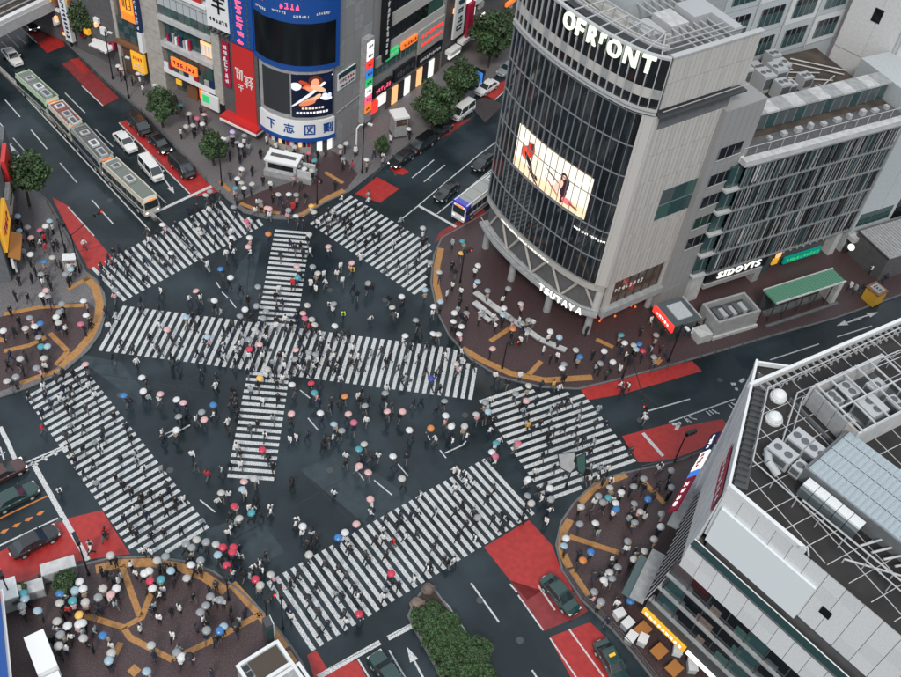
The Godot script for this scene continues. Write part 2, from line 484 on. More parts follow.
	paint(ne, "red_lane", M.road_red, [Vector2(-12.18, -114.28), Vector2(-11.85, -116.04), Vector2(-9.25, -114.01), Vector2(-9.99, -113.13), Vector2(-11.00, -113.13)])
	paint(ne, "red_lane", M.road_red_dull, [Vector2(-5.75, -122.97), Vector2(-4.38, -127.22), Vector2(-1.50, -129.54), Vector2(-4.41, -124.58)])
	paint(ne, "red_lane", M.road_red, [Vector2(-0.42, -135.36), Vector2(1.19, -139.54), Vector2(5.19, -143.58), Vector2(2.34, -136.93), Vector2(1.66, -135.32)])
	paint(ne, "brown_patch", M.asphalt_brown, [Vector2(-2.12, -132.96), Vector2(0.14, -136.36), Vector2(3.00, -134.25), Vector2(0.59, -128.71)])
	line(ne, "lane_line", M.road_white, [Vector2(1.66, -135.32), Vector2(6.72, -146.13)], 0.16)
	for p in [[Vector2(-8.65, -112.74), Vector2(-6.05, -117.65)], [Vector2(-6.86, -112.22), Vector2(-4.34, -116.83)]]:
		line(ne, "lane_dash", M.road_white, p, 0.17)
	line(ne, "centre_line", M.road_white, [Vector2(-9.27, -102.82), Vector2(-7.03, -106.77), Vector2(-5.31, -110.06), Vector2(0.48, -120.67), Vector2(4.55, -127.28), Vector2(8.82, -135.71)], 0.17)
	line(ne, "stop_line", M.road_white, [Vector2(-6.89, -106.80), Vector2(-1.39, -103.49)], 0.42)
	line(ne, "lane_line", M.road_white, [Vector2(-4.25, -105.64), Vector2(3.04, -118.32), Vector2(7.67, -126.47)], 0.17)
	paint(ne, "red_lane", M.road_red_dull, [Vector2(-3.97, -99.62), Vector2(-3.43, -102.00), Vector2(1.75, -108.73), Vector2(2.41, -107.56)])

	# --- road to the east
	var ea := setting("east_road_markings")
	paint(ea, "red_lane", M.road_red, [Vector2(15.74, -78.00), Vector2(21.04, -80.43), Vector2(29.81, -84.71), Vector2(30.95, -83.27), Vector2(21.11, -77.75), Vector2(16.95, -76.05)])
	line(ea, "lane_line", M.road_white, [Vector2(24.03, -75.68), Vector2(29.16, -78.46)], 0.17)
	paint(ea, "red_lane", M.road_red, [Vector2(20.89, -71.41), Vector2(26.79, -74.38), Vector2(27.71, -73.95), Vector2(32.79, -76.06), Vector2(34.15, -74.22), Vector2(32.52, -72.91), Vector2(26.88, -69.34), Vector2(24.23, -68.32), Vector2(22.64, -68.05)])
	line(ea, "stop_line", M.road_white, [Vector2(23.33, -72.28), Vector2(25.52, -69.39)], 0.42)
	line(ea, "lane_line", M.road_white, [Vector2(26.45, -74.46), Vector2(34.65, -79.48)], 0.17)
	# speed figures and lane words painted on the road
	for k in 3:
		var t0 := Vector2(28.95, -75.22).lerp(Vector2(34.55, -78.37), k / 2.0)
		for j in 4:
			var o := Vector2(0.35 * (j - 1.5), 0.2 * sin(j * 2.1 + k))
			line(ea, "road_word", M.road_white, [t0 + o + Vector2(-0.25, -0.3), t0 + o + Vector2(0.3, 0.35 - 0.2 * j)], 0.16)
	for p in [[Vector2(34.39, -81.81), Vector2(35.01, -81.92)], [Vector2(34.81, -81.08), Vector2(35.18, -81.15)], [Vector2(35.54, -82.34), Vector2(36.09, -82.93)], [Vector2(26.79, -74.23), Vector2(27.73, -74.40)], [Vector2(27.21, -73.42), Vector2(27.75, -74.70)]]:
		line(ea, "road_word", M.road_white, p, 0.4)
	line(ea, "lane_dash", M.road_white, [Vector2(39.75, -86.78), Vector2(46.53, -90.85)], 0.17)
	line(ea, "lane_dash", M.road_white, [Vector2(49.14, -92.59), Vector2(54.25, -95.59)], 0.17)
	var ed := (Vector2(55.11, -97.98) - Vector2(49.78, -94.89)).normalized()
	arrow(ea, Vector2(51.24, -95.73), -ed, 4.2)
	arrow(ea, Vector2(53.78, -97.35), ed, 4.2)

	# --- road to the south
	var so := setting("south_road_markings")
	paint(so, "red_lane", M.road_red, [Vector2(6.38, -54.44), Vector2(10.83, -58.44), Vector2(13.35, -55.81), Vector2(14.47, -52.84), Vector2(15.63, -50.99), Vector2(12.33, -50.25), Vector2(11.08, -49.17), Vector2(9.27, -51.10)])
	paint(so, "red_lane", M.road_red_dull, [Vector2(9.27, -51.10), Vector2(12.32, -50.47), Vector2(15.63, -50.99), Vector2(17.15, -48.92), Vector2(16.17, -48.12), Vector2(12.80, -46.12)])
	paint(so, "red_lane", M.road_red, [Vector2(13.40, -45.59), Vector2(17.36, -47.77), Vector2(19.22, -46.16), Vector2(19.49, -44.16), Vector2(20.22, -41.31), Vector2(16.28, -40.73)])
	for p in [[Vector2(5.43, -50.16), Vector2(8.49, -46.41)], [Vector2(11.92, -42.04), Vector2(13.21, -40.29)], [Vector2(12.10, -50.99), Vector2(13.89, -48.52)], [Vector2(15.31, -46.72), Vector2(18.91, -42.09)]]:
		line(so, "lane_dash", M.road_white, p, 0.18)
	line(so, "lane_line", M.road_white, [Vector2(9.30, -50.66), Vector2(10.05, -49.89)], 0.16)
	line(so, "lane_line", M.road_white, [Vector2(10.17, -49.58), Vector2(12.79, -46.23)], 0.16)
	line(so, "lane_line", M.road_white, [Vector2(13.50, -45.50), Vector2(16.93, -40.83)], 0.16)
	line(so, "median_line", M.road_white, [Vector2(2.21, -48.44), Vector2(3.53, -47.24), Vector2(9.01, -40.34)], 0.2)
	line(so, "stop_line", M.road_white, [Vector2(-7.61, -38.47), Vector2(-2.54, -42.66)], 0.5)
	line(so, "stop_line", M.road_white, [Vector2(-1.86, -43.17), Vector2(0.31, -44.84)], 0.5)
	line(so, "median_line", M.road_white, [Vector2(0.78, -44.19), Vector2(4.02, -39.90)], 0.2)
	line(so, "lane_line", M.road_white, [Vector2(-1.59, -42.00), Vector2(0.58, -39.20)], 0.16)
	paint(so, "red_lane", M.road_red, [Vector2(-9.01, -40.40), Vector2(-8.29, -41.00), Vector2(-6.84, -39.26), Vector2(-7.36, -38.61), Vector2(-5.44, -40.24), Vector2(-4.38, -40.60), Vector2(-3.07, -38.86), Vector2(-7.37, -37.28)])
	line(so, "lane_line", M.road_white, [Vector2(-4.30, -40.71), Vector2(-2.68, -38.72)], 0.16)
	arrow(so, Vector2(1.08, -41.02), (Vector2(0.05, -42.45) - Vector2(2.01, -39.60)).normalized(), 3.8)

	# --- road to the west (taxi queue)
	var we := setting("west_road_markings")
	line(we, "stop_line", M.road_white, [Vector2(-46.14, -60.66), Vector2(-44.51, -58.80), Vector2(-42.39, -56.18)], 0.45)
	line(we, "median_line", M.road_white, [Vector2(-43.97, -53.03), Vector2(-42.15, -55.58), Vector2(-36.05, -61.92)], 0.22)
	line(we, "median_line", M.road_white, [Vector2(-42.39, -56.18), Vector2(-38.79, -59.41)], 0.2)
	for k in 4:
		var t := k / 4.0
		line(we, "median_bar", M.road_white, [Vector2(-42.10, -55.97).lerp(Vector2(-38.79, -59.41), t), Vector2(-41.22, -55.87).lerp(Vector2(-38.41, -58.95), t)], 0.3)
	line(we, "stop_line", M.road_white, [Vector2(-40.87, -56.57), Vector2(-36.62, -51.97), Vector2(-31.73, -46.78)], 0.5)
	line(we, "lane_line", M.road_orange, [Vector2(-42.36, -49.24), Vector2(-38.20, -53.15)], 0.18)
	line(we, "lane_line", M.road_white, [Vector2(-41.14, -46.37), Vector2(-36.20, -50.85)], 0.18)
	for k in 4:
		var p0 := Vector2(-40.98, -48.32).lerp(Vector2(-37.53, -51.70), k / 4.0)
		var p1 := Vector2(-40.98, -48.32).lerp(Vector2(-37.53, -51.70), (k + 0.75) / 4.0)
		var s := Vector2(-(p1 - p0).y, (p1 - p0).x).normalized() * 0.28
		paint(we, "zigzag", M.road_orange, [p0, p0.lerp(p1, 0.35) + s, p0.lerp(p1, 0.65) + s * 0.6, p1, p0.lerp(p1, 0.65) - s * 0.3, p0.lerp(p1, 0.35) - s * 0.6])
	paint(we, "red_lane", M.road_red, [Vector2(-40.97, -45.51), Vector2(-36.17, -50.50), Vector2(-32.33, -52.45), Vector2(-28.04, -48.05), Vector2(-29.84, -47.53), Vector2(-32.62, -46.53), Vector2(-35.55, -44.53), Vector2(-39.18, -41.32)])
	line(we, "lane_line", M.road_white, [Vector2(-45.10, -58.17), Vector2(-44.05, -56.66)], 0.16)
	line(we, "lane_line", M.road_white, [Vector2(-44.69, -57.19), Vector2(-44.35, -57.64)], 0.16)

	# --- pavements
	var p1 := pavement("left_plaza", M.paver_grey, [Vector2(-78.76, -117.59), Vector2(-64.40, -104.35), Vector2(-59.60, -100.98), Vector2(-54.59, -96.76), Vector2(-49.72, -90.75), Vector2(-45.67, -85.19), Vector2(-43.92, -84.10), Vector2(-42.20, -81.97), Vector2(-40.97, -79.11), Vector2(-40.46, -75.56), Vector2(-40.93, -72.59), Vector2(-42.56, -68.90), Vector2(-45.17, -66.33), Vector2(-47.71, -64.41), Vector2(-52.50, -60.46)], [Vector2(-60.35, -59.04), Vector2(-89.16, -114.92)])
	paint(p1, "brown_paving", M.paver, [Vector2(-52.47, -75.81), Vector2(-48.82, -78.55), Vector2(-43.61, -80.11), Vector2(-41.87, -78.93), Vector2(-41.39, -75.54), Vector2(-41.96, -72.86), Vector2(-43.46, -69.48), Vector2(-45.75, -66.96), Vector2(-48.04, -65.22), Vector2(-51.66, -63.40), Vector2(-56.34, -73.89)], 0.1435)
	tactile(p1, [Vector2(-45.31, -84.17), Vector2(-43.51, -82.58), Vector2(-42.15, -80.07), Vector2(-41.54, -77.65), Vector2(-41.46, -74.71), Vector2(-42.12, -72.05), Vector2(-43.14, -69.85)], 0.95)
	tactile(p1, [Vector2(-46.65, -81.76), Vector2(-44.85, -84.27)])
	tactile(p1, [Vector2(-52.22, -76.35), Vector2(-48.69, -78.24), Vector2(-43.89, -79.54)])
	tactile(p1, [Vector2(-42.93, -69.28), Vector2(-44.72, -68.04), Vector2(-46.42, -66.68)])
	tactile(p1, [Vector2(-43.09, -72.17), Vector2(-46.05, -74.46)])
	tactile(p1, [Vector2(-46.25, -73.78), Vector2(-47.52, -72.26), Vector2(-49.94, -70.85)])
	tactile(p1, [Vector2(-43.09, -72.17), Vector2(-43.62, -69.91)])
	tactile(p1, [Vector2(-52.07, -72.64), Vector2(-50.33, -72.34)])
	var p2 := pavement("bottom_left_plaza", M.paver, [Vector2(-42.02, -37.67), Vector2(-38.37, -42.07), Vector2(-35.47, -44.33), Vector2(-32.94, -45.82), Vector2(-29.78, -47.37), Vector2(-26.09, -48.14), Vector2(-22.54, -48.15), Vector2(-19.60, -47.51), Vector2(-16.89, -46.09), Vector2(-14.57, -44.53), Vector2(-12.33, -42.70), Vector2(-10.55, -41.05), Vector2(-9.22, -39.58), Vector2(-7.55, -37.25), Vector2(-4.62, -33.15)], [Vector2(-15.18, -26.67), Vector2(-42.56, -22.96), Vector2(-49.64, -36.50)])
	tactile(p2, [Vector2(-30.63, -45.86), Vector2(-28.62, -46.84), Vector2(-25.86, -47.39), Vector2(-23.11, -47.39), Vector2(-20.37, -46.73), Vector2(-17.90, -45.50)], 0.95)
	tactile(p2, [Vector2(-17.55, -46.41), Vector2(-13.94, -43.48), Vector2(-10.97, -40.79)], 0.85)
	tactile(p2, [Vector2(-28.37, -46.66), Vector2(-25.22, -42.05), Vector2(-24.83, -41.70)])
	tactile(p2, [Vector2(-24.74, -44.42), Vector2(-24.83, -41.70), Vector2(-26.13, -40.49), Vector2(-29.99, -41.11)])
	tactile(p2, [Vector2(-26.13, -40.49), Vector2(-25.28, -39.62), Vector2(-20.94, -38.12), Vector2(-17.89, -40.44), Vector2(-14.01, -43.78)])
	tactile(p2, [Vector2(-26.07, -37.84), Vector2(-25.92, -39.03)])
	tactile(p2, [Vector2(-24.29, -36.86), Vector2(-23.51, -36.41)], 0.85)
	tactile(p2, [Vector2(-10.88, -40.41), Vector2(-9.92, -39.38)])
	var p3 := pavement("right_plaza", M.paver, [Vector2(42.45, -79.20), Vector2(32.50, -72.61), Vector2(26.86, -68.92), Vector2(22.84, -67.12), Vector2(19.47, -65.59), Vector2(17.04, -63.57), Vector2(15.44, -61.35), Vector2(14.11, -58.74), Vector2(13.66, -55.86), Vector2(14.37, -52.94), Vector2(16.35, -49.99), Vector2(19.42, -47.24), Vector2(21.43, -45.06), Vector2(23.10, -43.00), Vector2(26.59, -38.00)], [Vector2(42.16, -37.93), Vector2(57.16, -61.10), Vector2(65.31, -93.42)])
	tactile(p3, [Vector2(15.16, -59.16), Vector2(14.36, -57.30), Vector2(14.41, -55.15), Vector2(15.17, -53.41)], 0.85)
	tactile(p3, [Vector2(15.10, -57.06), Vector2(20.23, -55.98)])
	tactile(p3, [Vector2(16.19, -61.48), Vector2(17.81, -63.83), Vector2(21.25, -66.03)], 0.85)
	tactile(p3, [Vector2(23.23, -65.29), Vector2(25.34, -62.89)])
	tactile(p3, [Vector2(15.38, -53.21), Vector2(17.14, -50.56)])
	var p4 := pavement("glass_tower_plaza", M.paver, [Vector2(25.32, -153.58), Vector2(2.42, -107.34), Vector2(-3.16, -100.81), Vector2(-3.81, -97.04), Vector2(-3.60, -91.88), Vector2(-2.25, -86.87), Vector2(-0.34, -83.08), Vector2(2.67, -79.68), Vector2(6.44, -77.52), Vector2(11.24, -76.85), Vector2(15.75, -77.38), Vector2(20.79, -79.90), Vector2(30.85, -85.41), Vector2(38.16, -89.57), Vector2(49.56, -95.95), Vector2(59.49, -102.32), Vector2(75.90, -112.66)], [Vector2(102.96, -148.93), Vector2(83.65, -217.96)])
	tactile(p4, [Vector2(-2.92, -98.63), Vector2(-3.07, -95.23), Vector2(-2.80, -91.67), Vector2(-1.93, -88.54)], 0.85)
	tactile(p4, [Vector2(1.55, -81.27), Vector2(4.11, -79.80), Vector2(7.58, -78.37), Vector2(11.79, -78.05), Vector2(17.40, -79.58)], 0.85)
	tactile(p4, [Vector2(9.74, -78.46), Vector2(11.19, -80.99)])
	tactile(p4, [Vector2(4.83, -83.08), Vector2(7.83, -86.59)])
	tactile(p4, [Vector2(17.87, -85.96), Vector2(19.99, -85.01)])
	tactile(p4, [Vector2(25.27, -83.18), Vector2(25.94, -84.30)])
	var p5 := pavement("screen_building_pavement", M.paver_grey, [Vector2(-77.69, -148.25), Vector2(-69.54, -137.05), Vector2(-62.99, -130.94), Vector2(-56.77, -125.15), Vector2(-49.32, -118.99), Vector2(-40.64, -109.97), Vector2(-35.96, -105.31), Vector2(-32.74, -102.52), Vector2(-29.83, -100.18), Vector2(-26.60, -99.64), Vector2(-23.73, -100.06), Vector2(-21.57, -101.38), Vector2(-19.47, -104.64), Vector2(-16.69, -107.70), Vector2(-9.49, -121.55), Vector2(-4.01, -129.73), Vector2(-0.06, -138.93), Vector2(11.19, -166.10)], [Vector2(10.04, -208.75), Vector2(-76.91, -179.94)])
	paint(p5, "brown_paving", M.paver, [Vector2(-31.24, -102.00), Vector2(-28.41, -105.04), Vector2(-23.92, -108.76), Vector2(-21.15, -116.51), Vector2(-18.63, -114.68), Vector2(-16.24, -111.69), Vector2(-17.30, -108.01), Vector2(-19.72, -105.24), Vector2(-21.87, -102.16), Vector2(-23.90, -100.86), Vector2(-26.79, -100.44), Vector2(-29.60, -100.87)], 0.1435)
	tactile(p5, [Vector2(-34.45, -105.89), Vector2(-32.59, -104.09)])
	tactile(p5, [Vector2(-30.67, -101.91), Vector2(-28.00, -101.01), Vector2(-25.03, -101.04)])
	tactile(p5, [Vector2(-22.31, -101.01), Vector2(-19.59, -105.27), Vector2(-17.53, -107.73)], 0.85)
	tactile(p5, [Vector2(-20.84, -111.09), Vector2(-17.94, -109.22)])


# ---------------------------------------------------------------- lettering and print
func text(parent: Node, called: String, s: String, m: Material, x: Transform3D, width: float, height: float, depth := 0.12, serif := false) -> MeshInstance3D:
	# centred on the frame's origin, facing its z, fitted to width x height
	var f := SystemFont.new()
	f.font_names = PackedStringArray(["Droid Serif" if serif else "Droid Sans"])
	f.font_weight = 700
	var t := TextMesh.new()
	t.font = f
	t.text = s
	t.font_size = 48
	t.pixel_size = 0.02
	t.depth = 0.1
	t.curve_step = 2.0
	var b := t.get_aabb()
	var k := Vector3(width / b.size.x, height / b.size.y, depth / 0.1)
	var o := part(parent, called, t, m, x * Transform3D(Basis.from_scale(k), -(b.position + b.size * 0.5) * k))
	return o


func strokes(parent: Node, called: String, m: Material, x: Transform3D, w: float, h: float, bars: Array, thick := 0.11, depth := 0.06) -> MeshInstance3D:
	# a character from straight strokes, given in a unit square (x right, y up)
	var sh := Shape.new()
	for b in bars:
		var a := Vector2((b[0] - 0.5) * w, (b[1] - 0.5) * h)
		var c := Vector2((b[2] - 0.5) * w, (b[3] - 0.5) * h)
		var d := (c - a).normalized()
		var s := Vector2(-d.y, d.x)
		var t := Transform3D(Basis(Vector3(d.x, d.y, 0), Vector3(s.x, s.y, 0), Vector3(0, 0, 1)), Vector3((a.x + c.x) * 0.5, (a.y + c.y) * 0.5, 0))
		var l := a.distance_to(c) * 0.5 + thick * h * 0.4
		sh.box(x * t, Vector3(-l, -thick * h * 0.5, 0), Vector3(l, thick * h * 0.5, depth))
	return part(parent, called, sh.mesh(), m)


func small_print(parent: Node, m: Material, x: Transform3D, w: float, h: float, n: int, seed_: int, vertical := false) -> MeshInstance3D:
	# a run of small characters that the photograph does not resolve, one lettering mesh
	var r := RandomNumberGenerator.new()
	r.seed = seed_
	var sh := Shape.new()
	for k in n:
		var c := Vector3((k + 0.5) / n * w - w * 0.5, 0, 0) if not vertical else Vector3(0, h * 0.5 - (k + 0.5) / n * h, 0)
		var cw := (w / n if not vertical else w) * 0.8
		var ch := (h if not vertical else h / n) * 0.8
		var t := 0.13 * minf(cw, ch)
		for j in 2 + r.randi() % 2:
			var y := r.randf_range(-0.45, 0.45) * ch
			sh.box(x * Transform3D(Basis(), c), Vector3(-cw * r.randf_range(0.25, 0.5), y - t, 0), Vector3(cw * r.randf_range(0.25, 0.5), y + t, 0.03))
		for j in 1 + r.randi() % 2:
			var px := r.randf_range(-0.42, 0.42) * cw
			sh.box(x * Transform3D(Basis(), c), Vector3(px - t, -ch * r.randf_range(0.25, 0.5), 0), Vector3(px + t, ch * r.randf_range(0.25, 0.5), 0.034))
	var o := part(parent, "lettering", sh.mesh(), m)
	tag(o, "", "", "", "stuff")
	return o


func print_material(key: String, im: Image, emission := 0.0) -> StandardMaterial3D:
	var m := mat(key, Color.WHITE, 0.35)
	var t := ImageTexture.create_from_image(im)
	m.albedo_texture = t
	if emission > 0.0:
		m.albedo_color = Color(0.1, 0.1, 0.1)
		m.emission_enabled = true
		m.emission_texture = t
		m.emission = Color.BLACK
		m.emission_energy_multiplier = emission
	return m


func dab(im: Image, cx: float, cy: float, rx: float, ry: float, c: Color, turn := 0.0) -> void:
	var w := im.get_width()
	var h := im.get_height()
	var r := maxf(rx, ry)
	for y in range(maxi(0, int((cy - r) * h)), mini(h, int((cy + r) * h) + 1)):
		for x in range(maxi(0, int((cx - r) * w)), mini(w, int((cx + r) * w) + 1)):
			var d := Vector2(float(x) / w - cx, float(y) / h - cy).rotated(-turn)
			if pow(d.x / rx, 2) + pow(d.y / ry, 2) < 1.0: im.set_pixel(x, y, c)


# a vertical wall over a plan polyline: frame at arc length s and height y
func on_curve(pts: Array, s: float, y: float) -> Transform3D:
	var left := s
	for i in pts.size() - 1:
		var a: Vector2 = pts[i]
		var b: Vector2 = pts[i + 1]
		var l := a.distance_to(b)
		if left <= l or i == pts.size() - 2:
			var p := a + (b - a) * (left / l)
			# smooth the direction between segments
			var d0: Vector2 = (b - a).normalized()
			var k := left / l
			if k < 0.5 and i > 0: d0 = d0.lerp((a - pts[i - 1]).normalized(), 0.5 - k).normalized()
			elif k > 0.5 and i < pts.size() - 2: d0 = d0.lerp((pts[i + 2] - b).normalized(), k - 0.5).normalized()
			return frame(p, p + d0, y)
		left -= l
	return Transform3D()


func arc_length(pts: Array) -> float:
	var l := 0.0
	for i in pts.size() - 1: l += pts[i].distance_to(pts[i + 1])
	return l


func curve_sheet(pts: Array, s0: float, s1: float, y0: float, y1: float, out: float, thick: float, n: int, uvs := false) -> ArrayMesh:
	# a curved plate standing on the polyline between two arc lengths
	var sh := Shape.new()
	sh.has_uv = uvs
	for k in n:
		var a := on_curve(pts, lerpf(s0, s1, float(k) / n), 0.0)
		var b := on_curve(pts, lerpf(s0, s1, float(k + 1) / n), 0.0)
		var pa := a * Vector3(0, y0, out)
		var pb := a * Vector3(0, y1, out)
		var pc := b * Vector3(0, y1, out)
		var pd := b * Vector3(0, y0, out)
		var from := sh.uv.size()
		sh.smooth_quad(pa, pb, pc, pd, a.basis.z, a.basis.z, b.basis.z, b.basis.z)
		if uvs:
			for i in range(from, sh.uv.size()): sh.uv[i] = Vector2((k + sh.uv[i].x) / n, sh.uv[i].y)
		if thick > 0.0:
			var qa := a * Vector3(0, y0, out - thick)
			var qb := a * Vector3(0, y1, out - thick)
			var qc := b * Vector3(0, y1, out - thick)
			var qd := b * Vector3(0, y0, out - thick)
			sh.quad(qd, qc, qb, qa)
			sh.quad(pb, qb, qc, pc)
			sh.quad(qa, pa, pd, qd)
			if k == 0: sh.quad(qa, qb, pb, pa)
			if k == n - 1: sh.quad(pd, pc, qc, qd)
	return sh.mesh()


# ---------------------------------------------------------------- the curved glass tower
func build_tower() -> void:
	var q := [Vector2(2.2, -100.6), Vector2(3.1, -98.8), Vector2(4.3, -96.9), Vector2(5.7, -95.1), Vector2(7.2, -93.3), Vector2(8.8, -91.7), Vector2(10.5, -90.1), Vector2(12.2, -88.7), Vector2(13.9, -87.5), Vector2(15.5, -86.7), Vector2(17.2, -86.5)]
	var L := arc_length(q)
	var t := thing("glass_tower", "tall tower with curved dark glass front, big lit screen and pale panelled side", "building", Vector3.ZERO)
	var side := frame(Vector2(17.4, -86.7), Vector2(26.9, -94.4))
	var back := [Vector2(17.6, -105.2), Vector2(6, -108)]
	# the body behind the cladding
	var poly := PackedVector2Array()
	for k in 11: 
		var f := on_curve(q, L * k / 10.0, 0) * Vector3(0, 0, -0.5)
		poly.append(Vector2(f.x, f.z))
	var e1 := side * Vector3(0.6, 0, -0.4)
	var e2 := side * Vector3(10.8, 0, -0.4)
	var e3 := side * Vector3(10.8, 0, -1.2)
	poly.append_array(PackedVector2Array([Vector2(e1.x, e1.z), Vector2(e2.x, e2.z), Vector2(e3.x, e3.z)]))
	poly.append_array(PackedVector2Array(back))
	var core := Shape.new()
	core.prism(poly, 3.8, 32.6)
	part(t, "core", core.mesh(), M.dark_wall)
	# curved curtain wall: one pane per module
	var cols := 22
	var levels := [8.6, 12.4, 16.5, 20.5, 24.5, 28.4, 32.3]
	for r in 6:
		for c in cols:
			var s0 := L * c / cols + 0.06
			var s1 := L * (c + 1) / cols - 0.06
			var on_screen: bool = s0 > 4.4 and s1 < 16.9 and levels[r] > 16.0 and levels[r] < 21.0
			part(t, "pane", curve_sheet(q, s0, s1, levels[r] + 0.07, levels[r + 1] - 0.07, -0.02 if not on_screen else -0.1, 0.06, 1), M.glass_navy if (c * 7 + r * 3) % 5 else M.glass_black)
	for c in cols + 1:
		bx(t, "mullion", M.mullion, on_curve(q, clampf(L * c / cols, 0.0, L), 0), -0.026, 0.026, 8.6, 32.3, -0.15, 0.12)
	for y in levels:
		part(t, "transom", curve_sheet(q, 0, L, y - 0.05, y + 0.05, 0.09, 0.22, 20), M.mullion)
	# lit video screen with two figures in print
	var im := Image.create(256, 128, false, Image.FORMAT_RGB8)
	im.fill(Color(0.97, 0.93, 0.84))
	im.fill_rect(Rect2i(0, 96, 256, 32), Color(0.95, 0.82, 0.68))
	for p in [[0.19, 0.42, 0.055, 0.16, Color(0.8, 0.22, 0.16), 0.3], [0.15, 0.5, 0.05, 0.12, Color(0.85, 0.3, 0.2), 0.0], [0.235, 0.36, 0.04, 0.16, Color(0.75, 0.2, 0.15), -0.2], [0.24, 0.24, 0.02, 0.07, Color(0.35, 0.18, 0.14), 0.0], [0.26, 0.68, 0.03, 0.2, Color(0.16, 0.1, 0.12), -0.5], [0.3, 0.86, 0.014, 0.14, Color(0.2, 0.12, 0.12), -0.6], [0.31, 0.55, 0.02, 0.2, Color(0.9, 0.55, 0.5), -0.1], [0.33, 0.5, 0.05, 0.25, Color(0.96, 0.86, 0.78), 0.0], [0.69, 0.36, 0.03, 0.09, Color(0.15, 0.08, 0.08), 0.0], [0.69, 0.36, 0.017, 0.05, Color(0.93, 0.72, 0.6), 0.0], [0.715, 0.55, 0.03, 0.2, Color(0.2, 0.12, 0.16), 0.1], [0.72, 0.78, 0.018, 0.16, Color(0.25, 0.1, 0.14), 0.1], [0.775, 0.84, 0.05, 0.06, Color(0.9, 0.45, 0.45), 0.3], [0.64, 0.62, 0.03, 0.15, Color(0.93, 0.74, 0.66), 0.2], [0.55, 0.5, 0.012, 0.1, Color(0.3, 0.22, 0.2), -0.9], [0.56, 0.74, 0.01, 0.14, Color(0.6, 0.3, 0.24), -0.7], [0.85, 0.86, 0.05, 0.02, Color(0.5, 0.3, 0.26), 0.4]]:
		dab(im, p[0], p[1], p[2] * 1.35, p[3] * 1.2, p[4], p[5])
	print_material("screen_print", im, 1.05)
	part(t, "video_screen", curve_sheet(q, 4.55, 16.72, 16.8, 22.5, 0.06, 0.12, 24, true), M.screen_print)
	for k in 3:
		var lamp := AreaLight3D.new()
		lamp.name = "screen_light"
		lamp.area_size = Vector2(4.0, 5.6)
		lamp.light_energy = 1.2
		lamp.light_color = Color(1.0, 0.94, 0.85)
		lamp.shadow_enabled = true
		lamp.transform = on_curve(q, 6.6 + k * 4.1, 19.6) * Transform3D(Basis(Vector3.UP, PI), Vector3(0, 0, 0.3))
		t.add_child(lamp, true)
	for c in cols + 1:
		var s := L * c / cols
		if s > 4.6 and s < 16.6: bx(t, "screen_rib", M.mullion, on_curve(q, s, 0), -0.025, 0.025, 16.8, 22.5, 0.05, 0.16)
	part(t, "screen_rib", curve_sheet(q, 4.6, 16.7, 20.47, 20.53, 0.14, 0.06, 20), M.mullion)
	# lit strip of small words under the screen
	for k in 4: small_print(t, M.white_light, on_curve(q, 16.2 + k * 1.1, 15.3) * Transform3D(Basis(), Vector3(0, 0, 0.2)), 0.95, 0.42, 4, 50 + k)
	# upper block: glass parapet with the letters
	for c in cols:
		var s0 := L * c / cols + 0.05
		var s1 := L * (c + 1) / cols - 0.05
		part(t, "parapet_pane", curve_sheet(q, s0, s1, 33.2, 38.8, 0.02, 0.06, 1), M.glass_black)
		part(t, "floor_band", curve_sheet(q, s0, s1, 34.3, 35.4, 0.05, 0.02, 1), M.panel_grey if c % 3 else M.concrete)
	for c in cols + 1:
		bx(t, "parapet_mullion", M.steel, on_curve(q, clampf(L * c / cols, 0.0, L), 0), -0.05, 0.05, 33.0, 38.9, -0.1, 0.2)
	for y in [32.75, 33.1]:
		part(t, "ring_rail", curve_sheet(q, 0, L, y - 0.1, y + 0.1, 0.35, 0.6, 20), M.steel)
	part(t, "parapet_rim", curve_sheet(q, 0, L, 38.8, 39.05, 0.2, 0.4, 20), M.steel)
	var word := [["O", 9.4, 1.6, 1.75], ["F", 11.0, 1.1, 1.75], ["R", 12.65, 1.2, 1.75], ["r", 14.0, 0.7, 1.1], ["O", 15.5, 1.65, 1.75], ["N", 17.45, 1.5, 1.75], ["T", 19.25, 1.4, 1.8]]
	for w in word:
		text(t, "letter", w[0], M.letter_light, on_curve(q, w[1], 38.0 + (0.3 if w[0] == "r" else 0.0)) * Transform3D(Basis(), Vector3(0, 0, 0.3)), w[2], w[3], 0.2)
	# panelled side: upright strips in rows, a glazed bay in the middle
	var rows := [8.4, 12.2, 15.9, 19.6, 23.3, 27.0, 30.4]
	var strips := 17
	for r in 6:
		for c in strips:
			var u0 := 0.55 + (10.9 - 0.55) * c / strips
			var u1 := 0.55 + (10.9 - 0.55) * (c + 1) / strips
			var v0: float = rows[r]
			var v1: float = rows[r + 1]
			bx(t, "panel", M.panel_grey if (c + r) % 3 else M.panel_grey_alt, side, u0 + 0.042, u1 - 0.042, v0 + 0.05, v1 - 0.05, -0.3, 0.0)
	bx(t, "panel_backing", M.concrete_dark, side, 0.5, 10.88, 8.3, 32.0, -0.45, -0.08)
	# glazed bay
	for c in 3:
		for r in 2:
			bx(t, "bay_window", [M.glass_green, M.glass_teal, M.glass_teal, M.glass_grey, M.glass_teal, M.glass_green][c + r * 3], side, 4.7 + c * 1.9, 6.52 + c * 1.9, 16.8 + r * 2.2, 18.92 + r * 2.2, -0.02, 0.05)
	bx(t, "bay_rail", M.mullion, side, 4.65, 10.35, 18.92, 19.0, 0.0, 0.08)
	# rounded corner strip between glass and panels
	var corner := Shape.new()
